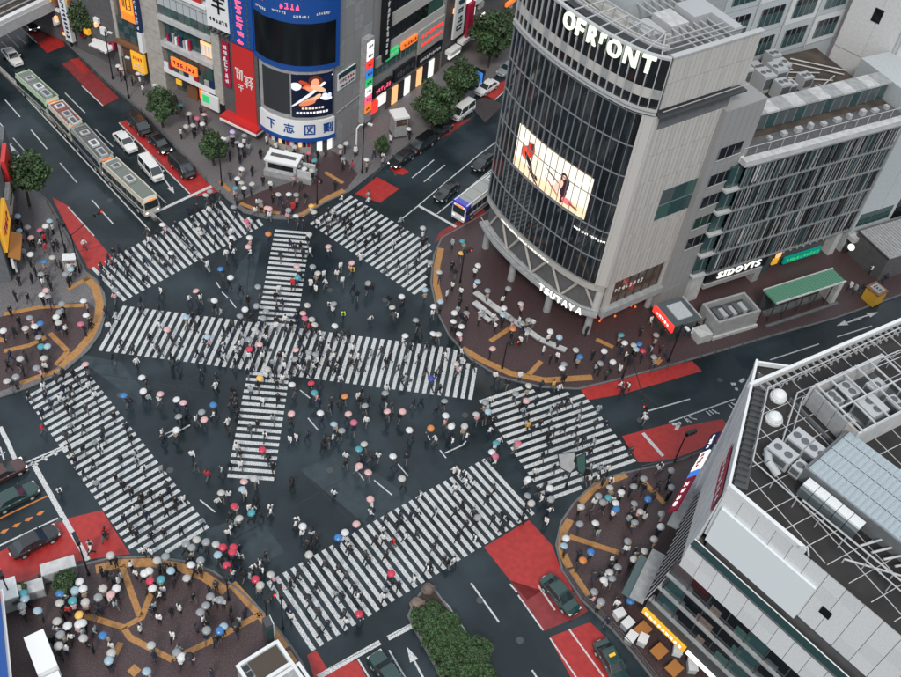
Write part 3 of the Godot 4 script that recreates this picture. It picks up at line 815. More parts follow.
	for k in 6:
		var a0 := PI * 0.5 * k / 6
		var a1 := PI * 0.5 * (k + 1) / 6
		var p0 := Vector2(17.2, -86.5).bezier_interpolate(Vector2(17.5, -86.45), Vector2(17.6, -86.75), Vector2(17.83, -87.05), k / 6.0)
		var p1 := Vector2(17.2, -86.5).bezier_interpolate(Vector2(17.5, -86.45), Vector2(17.6, -86.75), Vector2(17.83, -87.05), (k + 1) / 6.0)
		corner.quad(v3(p0, 8.4), v3(p0, 32.4), v3(p1, 32.4), v3(p1, 8.4))
	part(t, "corner_panel", corner.mesh(), M.panel_grey)
	var strip_w := Shape.new()
	part(t, "corner_strip", curve_sheet(q, L - 1.25, L, 8.6, 32.4, 0.12, 0.1, 3), M.panel_grey)
	# upper block side
	for r in 2:
		for c in 19:
			bx(t, "panel", M.panel_grey if (c + r) % 4 else M.panel_grey_alt, side, 0.1 + c * 0.64, 0.1 + c * 0.64 + 0.59, 33.1 + r * 2.95, 33.1 + r * 2.95 + 2.88, -0.25, 0.05)
	bx(t, "panel_backing", M.concrete_dark, side, 0.05, 12.25, 33.0, 38.9, -0.4, -0.05)
	bx(t, "coping", M.steel, side, -0.05, 12.4, 38.9, 39.1, -0.5, 0.15)
	bx(t, "walkway", M.steel_dark, side, 0.0, 12.2, 32.3, 32.5, -0.4, 0.7)
	bx(t, "walkway_rail", M.steel, side, 0.0, 12.2, 33.2, 33.27, 0.62, 0.69)
	bx(t, "strip_light", M.warm_light, side, 3.5, 11.0, 32.0, 32.12, 0.12, 0.3)
	# set-back service wall with windows
	var rw := frame(Vector2(25.6, -92.5), Vector2(30.5, -96.4))
	bx(t, "service_wall", M.panel_grey_dark, rw, 0.0, 6.3, 0.0, 30.4, -3.6, 0.0)
	for r in 8:
		for c in 6:
			bx(t, "service_panel", M.panel_grey_dark, rw, 0.05 + c * 1.04, 1.04 + c * 1.04, 0.05 + r * 3.8, minf(3.75 + r * 3.8, 30.4), 0.0, 0.04)
	for y in [23.6, 19.8, 16.6, 13.4, 10.2]:
		bx(t, "window", M.glass_black, rw, 1.2, 4.8, y, y + 1.6, 0.02, 0.09)
		bx(t, "window_sill", M.steel, rw, 1.1, 4.9, y - 0.12, y, 0.02, 0.16)
		for c in 3: bx(t, "window_bar", M.mullion, rw, 1.15 + c * 1.2, 1.21 + c * 1.2, y, y + 1.6, 0.08, 0.13)
	# first floor behind leaning columns, canopy, recessed ground floor
	part(t, "first_floor_glass", curve_sheet(q, 0, L, 4.3, 8.3, -0.9, 0.1, 20), M.glass_brown)
	for c in 16: bx(t, "first_floor_mullion", M.steel_dark, on_curve(q, L * (c + 0.5) / 16, 0), -0.04, 0.04, 4.3, 8.3, -0.9, -0.78)
	part(t, "lintel_band", curve_sheet(q, 0, L, 7.6, 8.5, 0.06, 0.5, 20), M.beige_wall)
	for k in 5: small_print(t, M.white_light, on_curve(q, 5.0 + k * 1.9, 7.9) * Transform3D(Basis(), Vector3(0, 0, 0.07)), 1.7, 0.4, 7, 70 + k)
	var col := Shape.new()
	for s in [1.0, 6.0, 11.0, 16.0]:
		var a := on_curve(q, s, 4.2) * Vector3(0, 0, -0.3)
		var b := on_curve(q, s + 2.4, 8.3) * Vector3(0, 0, -0.3)
		var c := on_curve(q, s + 4.8, 4.2) * Vector3(0, 0, -0.3)
		var v := Shape.new()
		v.tube(a, b, 0.17, 0.17, 8)
		v.tube(c, b, 0.17, 0.17, 8)
		part(t, "raking_column", v.mesh(), M.beige_wall)
	var cnr := Shape.new()
	cnr.tube(Vector3(16.9, 3.4, -87.0), Vector3(16.9, 8.4, -87.0), 0.5, 0.5, 12)
	part(t, "column", cnr.mesh(), M.panel_grey)
	var cp := [q[0]]
	part(t, "canopy", curve_sheet(q, 0, L, 3.85, 4.2, 0.7, 2.2, 20), M.concrete)
	part(t, "canopy_rail", curve_sheet(q, 0, L, 4.9, 5.0, 0.62, 0.08, 20), M.steel)
	bx(t, "canopy_side", M.concrete, side, 0.2, 10.9, 3.3, 4.3, -1.6, 0.5)
	bx(t, "side_glass", M.glass_brown, side, 1.6, 9.6, 4.4, 8.2, -0.9, -0.3)
	for c in 7: bx(t, "side_mullion", M.steel_dark, side, 1.6 + c * 1.3, 1.68 + c * 1.3, 4.4, 8.2, -0.3, -0.2)
	bx(t, "side_pier", M.panel_grey, side, 0.5, 1.5, 4.3, 8.4, -0.6, -0.05)
	bx(t, "side_pier", M.panel_grey, side, 9.7, 10.9, 4.3, 8.4, -0.6, -0.05)
	small_print(t, M.white_paint, side * Transform3D(Basis(), Vector3(4.3, 6.5, -0.28)), 4.6, 0.8, 8, 91)
	for k in 7: text(t, "letter", "TSUTAYA"[k], M.white_light, on_curve(q, 13.75 + k * 0.9, 4.25) * Transform3D(Basis(), Vector3(0, 0.1, 0.8)), 0.8, 0.95, 0.12)  # low glow added to the white letters so they read bright
	var gpoly := PackedVector2Array()
	for k in 11:
		var f := on_curve(q, L * k / 10.0, 0) * Vector3(0, 0, -3.6)
		gpoly.append(Vector2(f.x, f.z))
	var g1 := side * Vector3(1.0, 0, -3.0)
	var g2 := side * Vector3(10.8, 0, -3.0)
	gpoly.append_array(PackedVector2Array([Vector2(g1.x, g1.z), Vector2(g2.x, g2.z)]))
	gpoly.append_array(PackedVector2Array(back))
	var gs := Shape.new()
	gs.prism(gpoly, 0.14, 3.8)
	part(t, "ground_floor", gs.mesh(), M.dark_wall)
	for s in [0.8, 7.6, 14.5, 20.6]:
		var f := on_curve(q, s, 0.14)
		var c := Shape.new()
		c.tube(f * Vector3(0, 0, -0.4), f * Vector3(0, 3.7, -0.4), 0.5, 0.42, 12)
		part(t, "column", c.mesh(), M.concrete)
	var sc := Shape.new()
	sc.tube(side * Vector3(9.6, 0.14, -0.6), side * Vector3(9.6, 3.4, -0.6), 0.45, 0.4, 12)
	part(t, "column", sc.mesh(), M.concrete)
	part(t, "timber_front", curve_sheet(q, 1.5, 9.0, 0.14, 2.6, -3.3, 0.2, 8), M.timber)
	# red lit displays in the side arcade
	var r2 := RandomNumberGenerator.new()
	r2.seed = 5
	for k in 44:
		var f := side * Transform3D(Basis(Vector3.UP, r2.randf() * 3.0), Vector3(0.8 + r2.randf() * 8.0, 0.4 + r2.randf() * 1.2, -2.6 + r2.randf() * 1.9))
		bx(t, "display", M.red_light if k % 3 else M.orange_light, f, -0.1, 0.1, 0, 0.2, -0.1, 0.1)
	# roof: deck, plant well and steel gantries
	var deck := Shape.new()
	deck.prism(poly, 35.6, 36.0)
	part(t, "roof_deck", deck.mesh(), M.concrete_dark)
	var rf := frame(Vector2(17.2, -86.9), Vector2(5.0, -97.0))
	for k in 11:
		var f := on_curve(q, L * (k + 0.5) / 11, 38.6)
		var b := Shape.new()
		b.tube(f * Vector3(0, 0, -0.2), f * Vector3(0, 0, -5.2), 0.09, 0.09, 6)
		part(t, "roof_beam", b.mesh(), M.steel)
		b = Shape.new()
		b.tube(f * Vector3(0, 0, -5.0), f * Vector3(0, -2.6, -5.0), 0.1, 0.1, 6)
		part(t, "roof_post", b.mesh(), M.steel)
	for o in [-2.2, -2.7, -5.0]:
		part(t, "roof_girder", curve_sheet(q, 0.3, L - 0.3, 38.5, 38.75, o, 0.14, 20), M.steel)
	part(t, "roof_grille", curve_sheet(q, 0.3, L - 0.3, 37.2, 37.3, -2.9, 2.0, 20), M.steel_dark)
	for k in 4:
		bx(t, "roof_rail", M.steel, side, 0.3, 12.0, 38.4, 38.5, -1.2 - k * 0.8, -1.1 - k * 0.8)
	for k in 3:
		var m := bx(t, "roof_plant_unit", M.machine if k != 1 else M.concrete_light, side, 2.0 + k * 3.0, 4.4 + k * 3.0, 36.0, 37.8 + 0.4 * k, -8.5, -5.5)
	bx(t, "roof_trough", M.beige_wall, side, 1.5, 3.4, 36.0, 37.2, -18, -4.2)
	bx(t, "roof_house", M.blue_white, side, 4.2, 12.0, 36.0, 44.0, -20.0, -11.0)
	bx(t, "roof_duct", M.machine, side, 10.4, 11.6, 36.0, 38.6, -10.5, -2.0)
	for k in 6: bx(t, "roof_cable_tray", M.steel, side, 5.0 + k * 1.0, 5.15 + k * 1.0, 37.9, 38.0, -11.0, -1.5)


# ---------------------------------------------------------------- buildings east of the tower
func ac_unit(parent: Node, x: Transform3D, w: float, h: float, d: float) -> void:
	# a part with its own sub-parts: casing, fan and grille
	var c := bx(parent, "air_conditioner", M.machine, x, -w * 0.5, w * 0.5, 0.25, h, -d * 0.5, d * 0.5)
	var f := Shape.new()
	f.lathe([Vector2(0.0, 0.06), Vector2(0.3, 0.06), Vector2(0.36, 0.0)], 10)
	var inv := Basis.from_scale(Vector3(1.0 / w, 1.0 / (h - 0.25), 1.0 / d))
	for k in (2 if w > 1.3 else 1):
		part(c, "fan", f.mesh(), M.machine_dark, Transform3D(inv, Vector3((k - 0.5) * 0.46 if w > 1.3 else 0.0, 0.5, 0)))
	part(c, "foot", cube, M.machine_dark, Transform3D(Basis.from_scale(Vector3(0.9, 0.25 / (h - 0.25), 0.9)), Vector3(0, -0.5 - 0.12 / (h - 0.25), 0)))
	part(c, "grille", cube, M.machine_dark, Transform3D(Basis.from_scale(Vector3(0.8, 0.6, 0.02)), Vector3(0, 0.05, 0.51)))


func pipe(parent: Node, called: String, m: Material, pts: Array, r := 0.06) -> void:
	var sh := Shape.new()
	for i in pts.size() - 1: sh.tube(pts[i], pts[i + 1], r, r, 6)
	part(parent, called, sh.mesh(), m)


func build_east() -> void:
	# the finned building
	var a := Vector2(30.7, -95.4)
	var b := Vector2(52.0, -109.2)
	var f := frame(a, b)
	var t := thing("finned_building", "wide building clad in rows of upright metal fins, with a plant-filled roof", "building")
	bx(t, "core", M.glass_black, f, 0.3, 25.2, 4.2, 22.2, -17.0, -0.8)
	bx(t, "ground_floor", M.dark_wall, f, 0.3, 25.2, 0.14, 4.2, -17.0, -1.6)
	bx(t, "base_pier", M.concrete_light, f, -1.4, 0.5, 0.14, 4.2, -3.0, -0.2)
	var rows := [4.7, 8.25, 11.75, 15.1, 18.5, 22.0]
	var r := RandomNumberGenerator.new()
	r.seed = 77
	var tones := [M.steel, M.mullion, M.glass_grey, M.concrete_dark, M.steel_dark, M.panel_white_alt, M.glass_green]
	for k in 5:
		var y0: float = rows[k]
		var y1: float = rows[k + 1]
		bx(t, "floor_edge", M.mullion, f, 0.0, 25.4, y0 - 0.07, y0 + 0.07, -0.9, 0.16)
		for c in 20:
			bx(t, "pane", M.glass_black if (c * 3 + k) % 4 else M.glass_teal, f, 0.4 + c * 1.24, 0.4 + c * 1.24 + 1.18, y0 + 0.15, y1 - 0.15, -0.2, -0.1)
		for c in 50:
			var u := 0.3 + c * 0.502 + r.randf_range(-0.12, 0.12)
			var w := 0.02 + 0.025 * r.randf()
			bx(t, "fin", [M.steel, M.mullion, M.mullion, M.steel_dark][r.randi() % 4], f, u - w, u + w, y0 + 0.07, y1 - 0.07, -0.06, 0.05)
			if r.randf() < 0.36: bx(t, "blind", tones[[2, 2, 3, 5, 6, 3, 2][r.randi() % 7]], f, u + 0.05, u + 0.38, y0 + 0.2 + r.randf() * 0.8, y1 - 0.2, -0.09, -0.07)
	bx(t, "floor_edge", M.mullion, f, 0.0, 25.4, 21.85, 22.1, -0.9, 0.32)
	# west flank: smoked-glass bays with white ledges
	for k in 5:
		bx(t, "flank_bay", M.glass_teal, f, -1.6, 0.2, rows[k] + 0.3, rows[k + 1] - 0.25, -2.8, -0.4)
		bx(t, "flank_ledge", M.concrete_light, f, -1.75, 0.3, rows[k] - 0.1, rows[k] + 0.22, -2.9, 0.1)
		bx(t, "flank_post", M.mullion, f, -0.7, -0.6, rows[k] + 0.3, rows[k + 1] - 0.25, -0.42, -0.34)
	# cornice and roof
	bx(t, "cornice", M.concrete_light, f, -0.6, 25.6, 22.1, 22.85, -0.6, 0.35)
	bx(t, "cornice_side", M.panel_white, f, -0.6, -0.1, 22.1, 22.85, -12.0, -0.61)
	bx(t, "roof_deck", M.roof_brown, f, 0.0, 25.4, 22.1, 22.6, -17.0, -0.62)
	bx(t, "gutter", M.dark_wall, f, 0.3, 25.4, 22.6, 22.66, -3.4, -0.7)
	pipe(t, "roof_rail", M.steel, [f * Vector3(-0.3, 23.9, -0.8), f * Vector3(25.4, 23.9, -0.8)], 0.05)
	pipe(t, "roof_rail", M.steel, [f * Vector3(-0.3, 23.9, -0.8), f * Vector3(-0.3, 23.9, -6.0)], 0.05)
	for k in 14: pipe(t, "rail_post", M.steel, [f * Vector3(-0.3 + k * 1.95, 22.6, -0.8), f * Vector3(-0.3 + k * 1.95, 23.9, -0.8)], 0.04)
	# long glazed monitor on the roof edge
	for c in 16:
		bx(t, "monitor_pane", M.glass_grey if c % 3 else M.glass_teal, f, 1.4 + c * 1.5, 1.4 + c * 1.5 + 1.42, 22.7, 25.0, -4.6, -4.5)
		bx(t, "monitor_post", M.mullion, f, 1.34 + c * 1.5, 1.42 + c * 1.5, 22.7, 25.0, -4.55, -4.42)
	bx(t, "monitor_wall", M.concrete_dark, f, 1.4, 25.4, 22.6, 25.0, -6.4, -4.62)
	bx(t, "monitor_end", M.glass_grey, f, 1.28, 1.38, 22.7, 25.0, -6.4, -4.5)
	for c in 12:
		bx(t, "monitor_roof_panel", M.concrete if c % 2 else M.concrete_light, f, 1.2 + c * 2.02, 1.2 + c * 2.02 + 1.98, 25.0, 25.25, -6.6, -4.2)
	for k in 10:
		bx(t, "roof_box", M.machine, f, 5.0 + k * 2.1, 5.5 + k * 2.1 + 0.2 * (k % 3), 22.66, 23.0 + 0.12 * (k % 4), -2.9, -2.3)
	# the roof plant: a cluster of units and pipe runs
	for p in [[11.0, -11.4, 1.8, 2.6, 2.2], [13.2, -11.8, 1.8, 2.8, 2.2], [12.0, -9.2, 1.7, 2.4, 1.6], [14.0, -9.6, 1.2, 1.6, 1.4], [14.6, -12.6, 1.8, 2.6, 1.8], [16.5, -9.9, 1.6, 2.0, 1.5], [9.2, -13.2, 1.6, 2.6, 1.6], [15.6, -15.2, 1.6, 2.2, 1.5], [13.0, -14.4, 1.4, 1.2, 2.6], [17.8, -8.3, 0.9, 1.0, 0.9], [15.4, -8.0, 0.9, 0.8, 0.8], [18.8, -7.8, 1.4, 0.8, 0.8], [3.2, -9.6, 1.6, 2.4, 1.5], [1.6, -8.6, 1.9, 1.6, 2.4], [4.4, -10.2, 0.8, 1.4, 0.8], [2.4, -12.4, 0.7, 0.9, 0.7], [3.6, -12.0, 0.5, 1.1, 0.5]]:
		ac_unit(t, f * Transform3D(Basis(), Vector3(p[0], 22.6, p[1])), p[2], p[3], p[4])
	bx(t, "roof_chute", M.panel_white, f * Transform3D(Basis(Vector3.RIGHT, 0.25), Vector3(1.2, 24.2, -7.0)), -0.7, 0.7, -0.2, 0.2, -1.8, 1.8)
	for p in [[[4.5, -14.5], [9.5, -15.6]], [[9.5, -9.0], [14.5, -7.1], [16.2, -7.6]], [[15.0, -7.3], [22.5, -10.4]], [[16.0, -12.0], [21.5, -9.6]], [[15.4, -13.6], [21.0, -11.6]], [[18.5, -15.0], [24.0, -10.2]], [[19.5, -15.6], [25.0, -10.8]], [[9.5, -9.0], [8.6, -12.4]], [[13.0, -16.0], [18.0, -13.4]]]:
		var pts := []
		for w in p[0] if p[0][0] is Array else p: pts.append(f * Vector3(w[0], 22.95, w[1]))
		pipe(t, "roof_pipe", M.concrete_light, pts, 0.09)
	# shop signs along the street
	bx(t, "sign_board", M.black_paint, f, 1.0, 11.2, 2.6, 4.4, -1.4, -0.2)
	text(t, "lettering", "SIDOYTS", M.white_light, f * Transform3D(Basis(), Vector3(6.4, 3.55, -0.14)), 7.2, 1.05, 0.12)
	bx(t, "shop_surround", M.concrete, f, 0.8, 10.6, 1.9, 2.6, -1.2, 0.0)
	bx(t, "shop_pier", M.concrete, f, 9.6, 10.6, 0.14, 1.9, -1.2, 0.0)
	bx(t, "shop_door", M.warm_light, f, 0.9, 1.9, 0.14, 1.9, -1.55, -1.5)
	bx(t, "shop_window", M.glass_teal, f, 10.8, 13.0, 0.14, 2.2, -1.5, -0.9)
	bx(t, "round_sign", M.yellow_light, f, 13.2, 14.2, 1.4, 2.4, -0.9, -0.7)
	bx(t, "round_sign", M.warm_light, f, 13.5, 14.3, 2.6, 3.4, -0.9, -0.7)
	bx(t, "teal_sign", M.teal_light, f, 15.4, 22.0, 0.9, 2.0, -0.9, -0.6)
	small_print(t, M.green_light, f * Transform3D(Basis(), Vector3(18.7, 1.45, -0.58)), 6.0, 0.7, 10, 15)
	for k in 8: bx(t, "shop_light", M.white_paint, f, 14.2 + k * 1.2, 14.35 + k * 1.2, 2.4, 3.8, -1.5, -1.3)
	bx(t, "end_pier", M.concrete_light, f, 23.6, 24.6, 0.14, 4.2, -1.6, -0.3)

	# the pale building beyond
	var w := thing("pale_corner_building", "pale grey building with plain walls right of the finned facade", "building")
	var g := frame(Vector2(52.3, -109.6), Vector2(66.0, -118.4))
	bx(w, "wall", M.blue_white, g, 0.0, 16.0, 0.14, 25.0, -10.0, -0.1)
	for r2 in 6: for c in 4: bx(w, "wall_panel", M.blue_white, g, 0.04 + c * 4.0, 3.97 + c * 4.0, 3.9 + r2 * 3.5, 7.36 + r2 * 3.5, -0.1, 0.02)
	for k in 5: bx(w, "window", M.glass_teal, g, 0.5 + k * 1.25, 1.65 + k * 1.25, 4.6, 6.8, 0.0, 0.07)
	bx(w, "window", M.glass_black, g, 7.4, 10.0, 4.0, 9.4, 0.0, 0.07)
	bx(w, "canopy", M.concrete_light, g, 0.0, 6.4, 2.7, 3.4, 0.0, 1.2)
	bx(w, "doorway", M.dark_wall, g, 0.3, 6.6, 0.14, 2.6, 0.0, 0.05)
	bx(w, "shutter", M.concrete, g, 7.0, 16.0, 0.14, 3.0, 0.0, 0.1)
	bx(w, "yellow_light_box", M.yellow_light, g, 9.4, 10.6, 7.6, 8.0, 0.1, 0.3)
	var disc := Shape.new()
	disc.lathe([Vector2(0, 0.1), Vector2(0.45, 0.1), Vector2(0.5, 0)], 16)
	part(w, "round_light", disc.mesh(), M.white_light, Transform3D(Basis(Vector3.RIGHT, 0.6), g * Vector3(-0.6, 2.6, 1.6)))

	# two pale blocks standing behind the finned building's roof
	var h := thing("pale_rear_block", "tall pale blue-grey block with window bands behind the rooftop machines", "building")
	var hf := frame(Vector2(33.6, -117.5), Vector2(51.5, -131.5))
	bx(h, "wall", M.blue_white, hf, -9.0, 15.6, 0.14, 58.0, -12.0, -0.1)
	for r2 in 8:
		for c in 4:
			bx(h, "wall_panel", M.blue_white if (c + r2) % 3 else M.panel_white_alt, hf, -8.9 + c * 6.1, -2.88 + c * 6.1, 22.8 + r2 * 4.2, 26.9 + r2 * 4.2, -0.1, 0.05)
			if c % 2 == (r2 / 1) % 1 or true:
				bx(h, "window", M.glass_teal, hf, -7.8 + c * 6.1, -3.8 + c * 6.1, 23.6 + r2 * 4.2, 25.2 + r2 * 4.2, 0.03, 0.12)
				bx(h, "window", M.glass_black, hf, -7.8 + c * 6.1, -3.8 + c * 6.1, 25.25 + r2 * 4.2, 26.1 + r2 * 4.2, 0.03, 0.1)
				for j in 5: bx(h, "window_bar", M.mullion, hf, -7.8 + c * 6.1 + j, -7.72 + c * 6.1 + j, 23.6 + r2 * 4.2, 26.1 + r2 * 4.2, 0.1, 0.16)
	for c in 5: pipe(h, "downpipe", M.concrete_light, [hf * Vector3(-8.9 + c * 6.1, 22.6, 0.16), hf * Vector3(-8.9 + c * 6.1, 57.0, 0.16)], 0.09)
	var h2 := thing("white_rear_block", "windowless white block with a small square vent beside the rooftop pipes", "building")
	var h2f := frame(Vector2(44.3, -125.0), Vector2(55.0, -116.2))
	h2f = frame(Vector2(45.5, -125.2), Vector2(56.5, -116.8))
	bx(h2, "wall", M.white_wall, h2f, 0.0, 16.0, 0.14, 32.5, -14.0, -0.05)
	for c in 4: bx(h2, "wall_panel", M.white_wall, h2f, 0.05 + c * 4.0, 3.96 + c * 4.0, 22.6, 32.4, -0.05, 0.03)
	bx(h2, "vent", M.glass_black, h2f, 3.2, 4.4, 27.6, 29.4, 0.03, 0.1)
	bx(h2, "roof_deck", M.roof_tar, h2f, 0.4, 15.6, 32.5, 32.62, -13.6, -0.45)
	bx(h2, "parapet", M.white_wall, h2f, 0.0, 16.0, 32.5, 33.1, -0.4, 0.03)
	bx(h2, "roof_house", M.blue_white, h2f, 3.0, 14.0, 32.6, 37.0, -12.0, -4.0)
	pipe(h2, "ladder_rail", M.steel, [h2f * Vector3(7.6, 22.6, 0.3), h2f * Vector3(7.6, 33.6, 0.3)], 0.05)
	pipe(h2, "ladder_rail", M.steel, [h2f * Vector3(8.1, 22.6, 0.3), h2f * Vector3(8.1, 33.6, 0.3)], 0.05)
	for k in 24: pipe(h2, "ladder_rung", M.steel, [h2f * Vector3(7.6, 22.9 + k * 0.45, 0.3), h2f * Vector3(8.1, 22.9 + k * 0.45, 0.3)], 0.03)

	# --- small structures along the pavement
	var k1 := thing("red_sign_kiosk", "flat-roofed kiosk with a lit red and white sign beside the tower", "kiosk", Vector3(27.4, 0.14, -90.0), atan2(2.3, 4.6) + 0.15)
	var kf := frame(Vector2(24.9, -90.3), Vector2(26.9, -87.0))
	kf = frame(Vector2(24.7, -90.4), Vector2(26.8, -87.1))
	k1.transform = Transform3D(Basis(), Vector3(0, 0.14, 0))
	var kz := func(u: float, v: float, n: float) -> Vector3: return kf * Vector3(u, v, n)
	bx(k1, "body", M.steel_dark, kf, 0.2, 3.8, 0.0, 2.7, -3.9, -0.25)
	bx(k1, "roof", M.glass_grey, kf, 0.0, 4.0, 2.7, 2.95, -4.2, -0.1)
	bx(k1, "roof_hatch", M.blue_white, kf, 0.7, 3.3, 2.95, 3.1, -3.4, -1.2)
	bx(k1, "roof_edge", M.steel, kf, 0.0, 4.0, 2.95, 3.05, -4.3, -4.15)
	bx(k1, "sign_box", M.red_light, kf, -0.05, 4.05, 1.9, 3.0, -0.1, 0.12)
	small_print(k1, M.white_light, kf * Transform3D(Basis(), Vector3(2.0, 2.45, 0.13)), 2.7, 0.5, 5, 310)
	bx(k1, "counter", M.glass_brown, kf, 0.4, 3.6, 0.9, 1.7, -0.25, -0.12)
	var k2 := thing("pavement_plant_box", "open-topped grey concrete box full of pipes on the right pavement", "structure")
	var k2f := frame(Vector2(32.6, -88.9), Vector2(38.4, -92.3))
	for e in [[0.0, 6.6, -0.3, 0.0], [0.0, 6.6, -3.6, -3.3], [0.0, 0.3, -3.3, -0.3], [6.3, 6.6, -3.3, -0.3]]:
		bx(k2, "wall", M.concrete, k2f, e[0], e[1], 0.14, 3.0, e[2], e[3])
	bx(k2, "inner_floor", M.steel_dark, k2f, 0.3, 6.3, 2.0, 2.1, -3.3, -0.3)
	for k in 7: bx(k2, "cooler", M.machine if k % 2 else M.machine_dark, k2f, 0.9 + k * 0.75, 1.5 + k * 0.75, 2.1, 2.6 + 0.1 * (k % 3), -2.6 + 0.2 * (k % 2), -0.9)
	bx(k2, "base_ledge", M.concrete_light, k2f, -0.2, 6.8, 0.14, 0.6, -0.01, 0.3)
	bx(k2, "side_box", M.concrete_light, k2f, -2.4, -0.4, 0.14, 1.4, -1.6, 0.2)
	var k3 := thing("green_roof_shelter", "long pavement shelter with a ribbed green roof and white end wall", "shelter")
	var k3f := frame(Vector2(40.0, -92.9), Vector2(49.8, -99.0))
	bx(k3, "roof", M.roof_green, k3f, 0.0, 11.6, 3.7, 3.95, -2.6, 0.0)
	for k in 30: bx(k3, "roof_rib", M.roof_green, k3f, 0.15 + k * 0.39, 0.22 + k * 0.39, 3.95, 4.02, -2.5, -0.1)
	for e in [[-0.05, 11.65, -0.1, 0.1], [-0.05, 11.65, -2.7, -2.55]]: bx(k3, "gutter", M.concrete_light, k3f, e[0], e[1], 3.9, 4.06, e[2], e[3])
	bx(k3, "end_wall", M.concrete_light, k3f, 10.7, 11.5, 0.14, 3.7, -2.4, 0.0)
	bx(k3, "back_wall", M.steel_dark, k3f, 0.2, 10.7, 0.14, 3.7, -2.5, -2.3)
	for k in 5: bx(k3, "post", M.steel_dark, k3f, 0.2 + k * 2.4, 0.32 + k * 2.4, 0.14, 3.7, -0.35, -0.2)
	bx(k3, "bench", M.concrete_dark, k3f, 0.6, 10.2, 0.14, 0.6, -1.9, -1.2)
	bx(k3, "plinth", M.concrete_dark, k3f, -0.4, 11.8, 0.14, 0.3, 0.1, 0.5)
	var k4 := thing("yellow_stall", "small square yellow stall with a grey patterned top at the far right", "stall")
	var k4f := frame(Vector2(53.5, -100.0), Vector2(54.9, -98.7))
	k4f = frame(Vector2(53.6, -100.6), Vector2(54.9, -99.0))
	bx(k4, "body", M.yellow_paint, k4f, 0.0, 2.0, 0.14, 2.3, -1.9, 0.0)
	bx(k4, "roof", M.concrete, k4f, 0.25, 1.75, 2.3, 2.42, -1.65, -0.25)
	bx(k4, "roof_rim", M.timber, k4f, -0.1, 2.1, 2.2, 2.32, -2.0, 0.1)
	small_print(k4, M.glass_black, Transform3D(k4f.basis * Basis(Vector3.RIGHT, -PI / 2), k4f * Vector3(1.0, 2.43, -0.95)), 1.2, 1.0, 3, 8)
	var k5 := thing("ribbed_roof_annex", "low annex with a grey ribbed roof at the right edge", "building")
	var k5f := frame(Vector2(56.5, -104.5), Vector2(70.0, -112.8))
	bx(k5, "wall", M.dark_wall, k5f, 0.0, 15.0, 0.14, 4.5, -6.0, 0.0)
	bx(k5, "roof", M.concrete, k5f, -0.3, 15.2, 4.5, 4.7, -5.6, 0.3)
	for k in 30: bx(k5, "roof_rib", M.concrete, k5f, k * 0.5, 0.1 + k * 0.5, 4.7, 4.8, -5.5, 0.2)
	# curved benches on the tower's plaza
	for e in [[[Vector2(2.14, -90.78), Vector2(4.32, -89.04), Vector2(7.00, -86.91)], "back"], [[Vector2(2.17, -88.97), Vector2(3.67, -87.66), Vector2(5.29, -86.22)], "middle"], [[Vector2(3.05, -87.53), Vector2(4.55, -86.07)], "front"]]:
		var bench := thing("stone_bench", "%s of three pale stone bench rows on the glass tower plaza" % e[1], "bench", Vector3(0, 0.14, 0), 0.0, "stone benches on the tower plaza")
		for i in e[0].size() - 1:
			var bf := frame(e[0][i], e[0][i + 1])
			bx(bench, "seat_slab", M.concrete_light, bf, 0.03, e[0][i].distance_to(e[0][i + 1]) - 0.03, 0.28, 0.45, -0.55, 0.25)
			bx(bench, "plinth", M.concrete_dark, bf, 0.2, e[0][i].distance_to(e[0][i + 1]) - 0.2, 0.0, 0.28, -0.4, 0.1)
	var long := thing("long_stone_bench", "long pale stone bench ending before the tower's corner column", "bench", Vector3(0, 0.14, 0), 0.0, "stone benches on the tower plaza")
	var lp := [Vector2(6.73, -87.21), Vector2(8.55, -85.99), Vector2(10.87, -84.22), Vector2(14.11, -83.00)]
	for i in 3:
		var bf := frame(lp[i], lp[i + 1])
		bx(long, "seat_slab", M.concrete_light, bf, 0.03, lp[i].distance_to(lp[i + 1]) - 0.03, 0.28, 0.45, -0.4, 0.3)
		bx(long, "plinth", M.concrete_dark, bf, 0.2, lp[i].distance_to(lp[i + 1]) - 0.2, 0.0, 0.28, -0.3, 0.2)


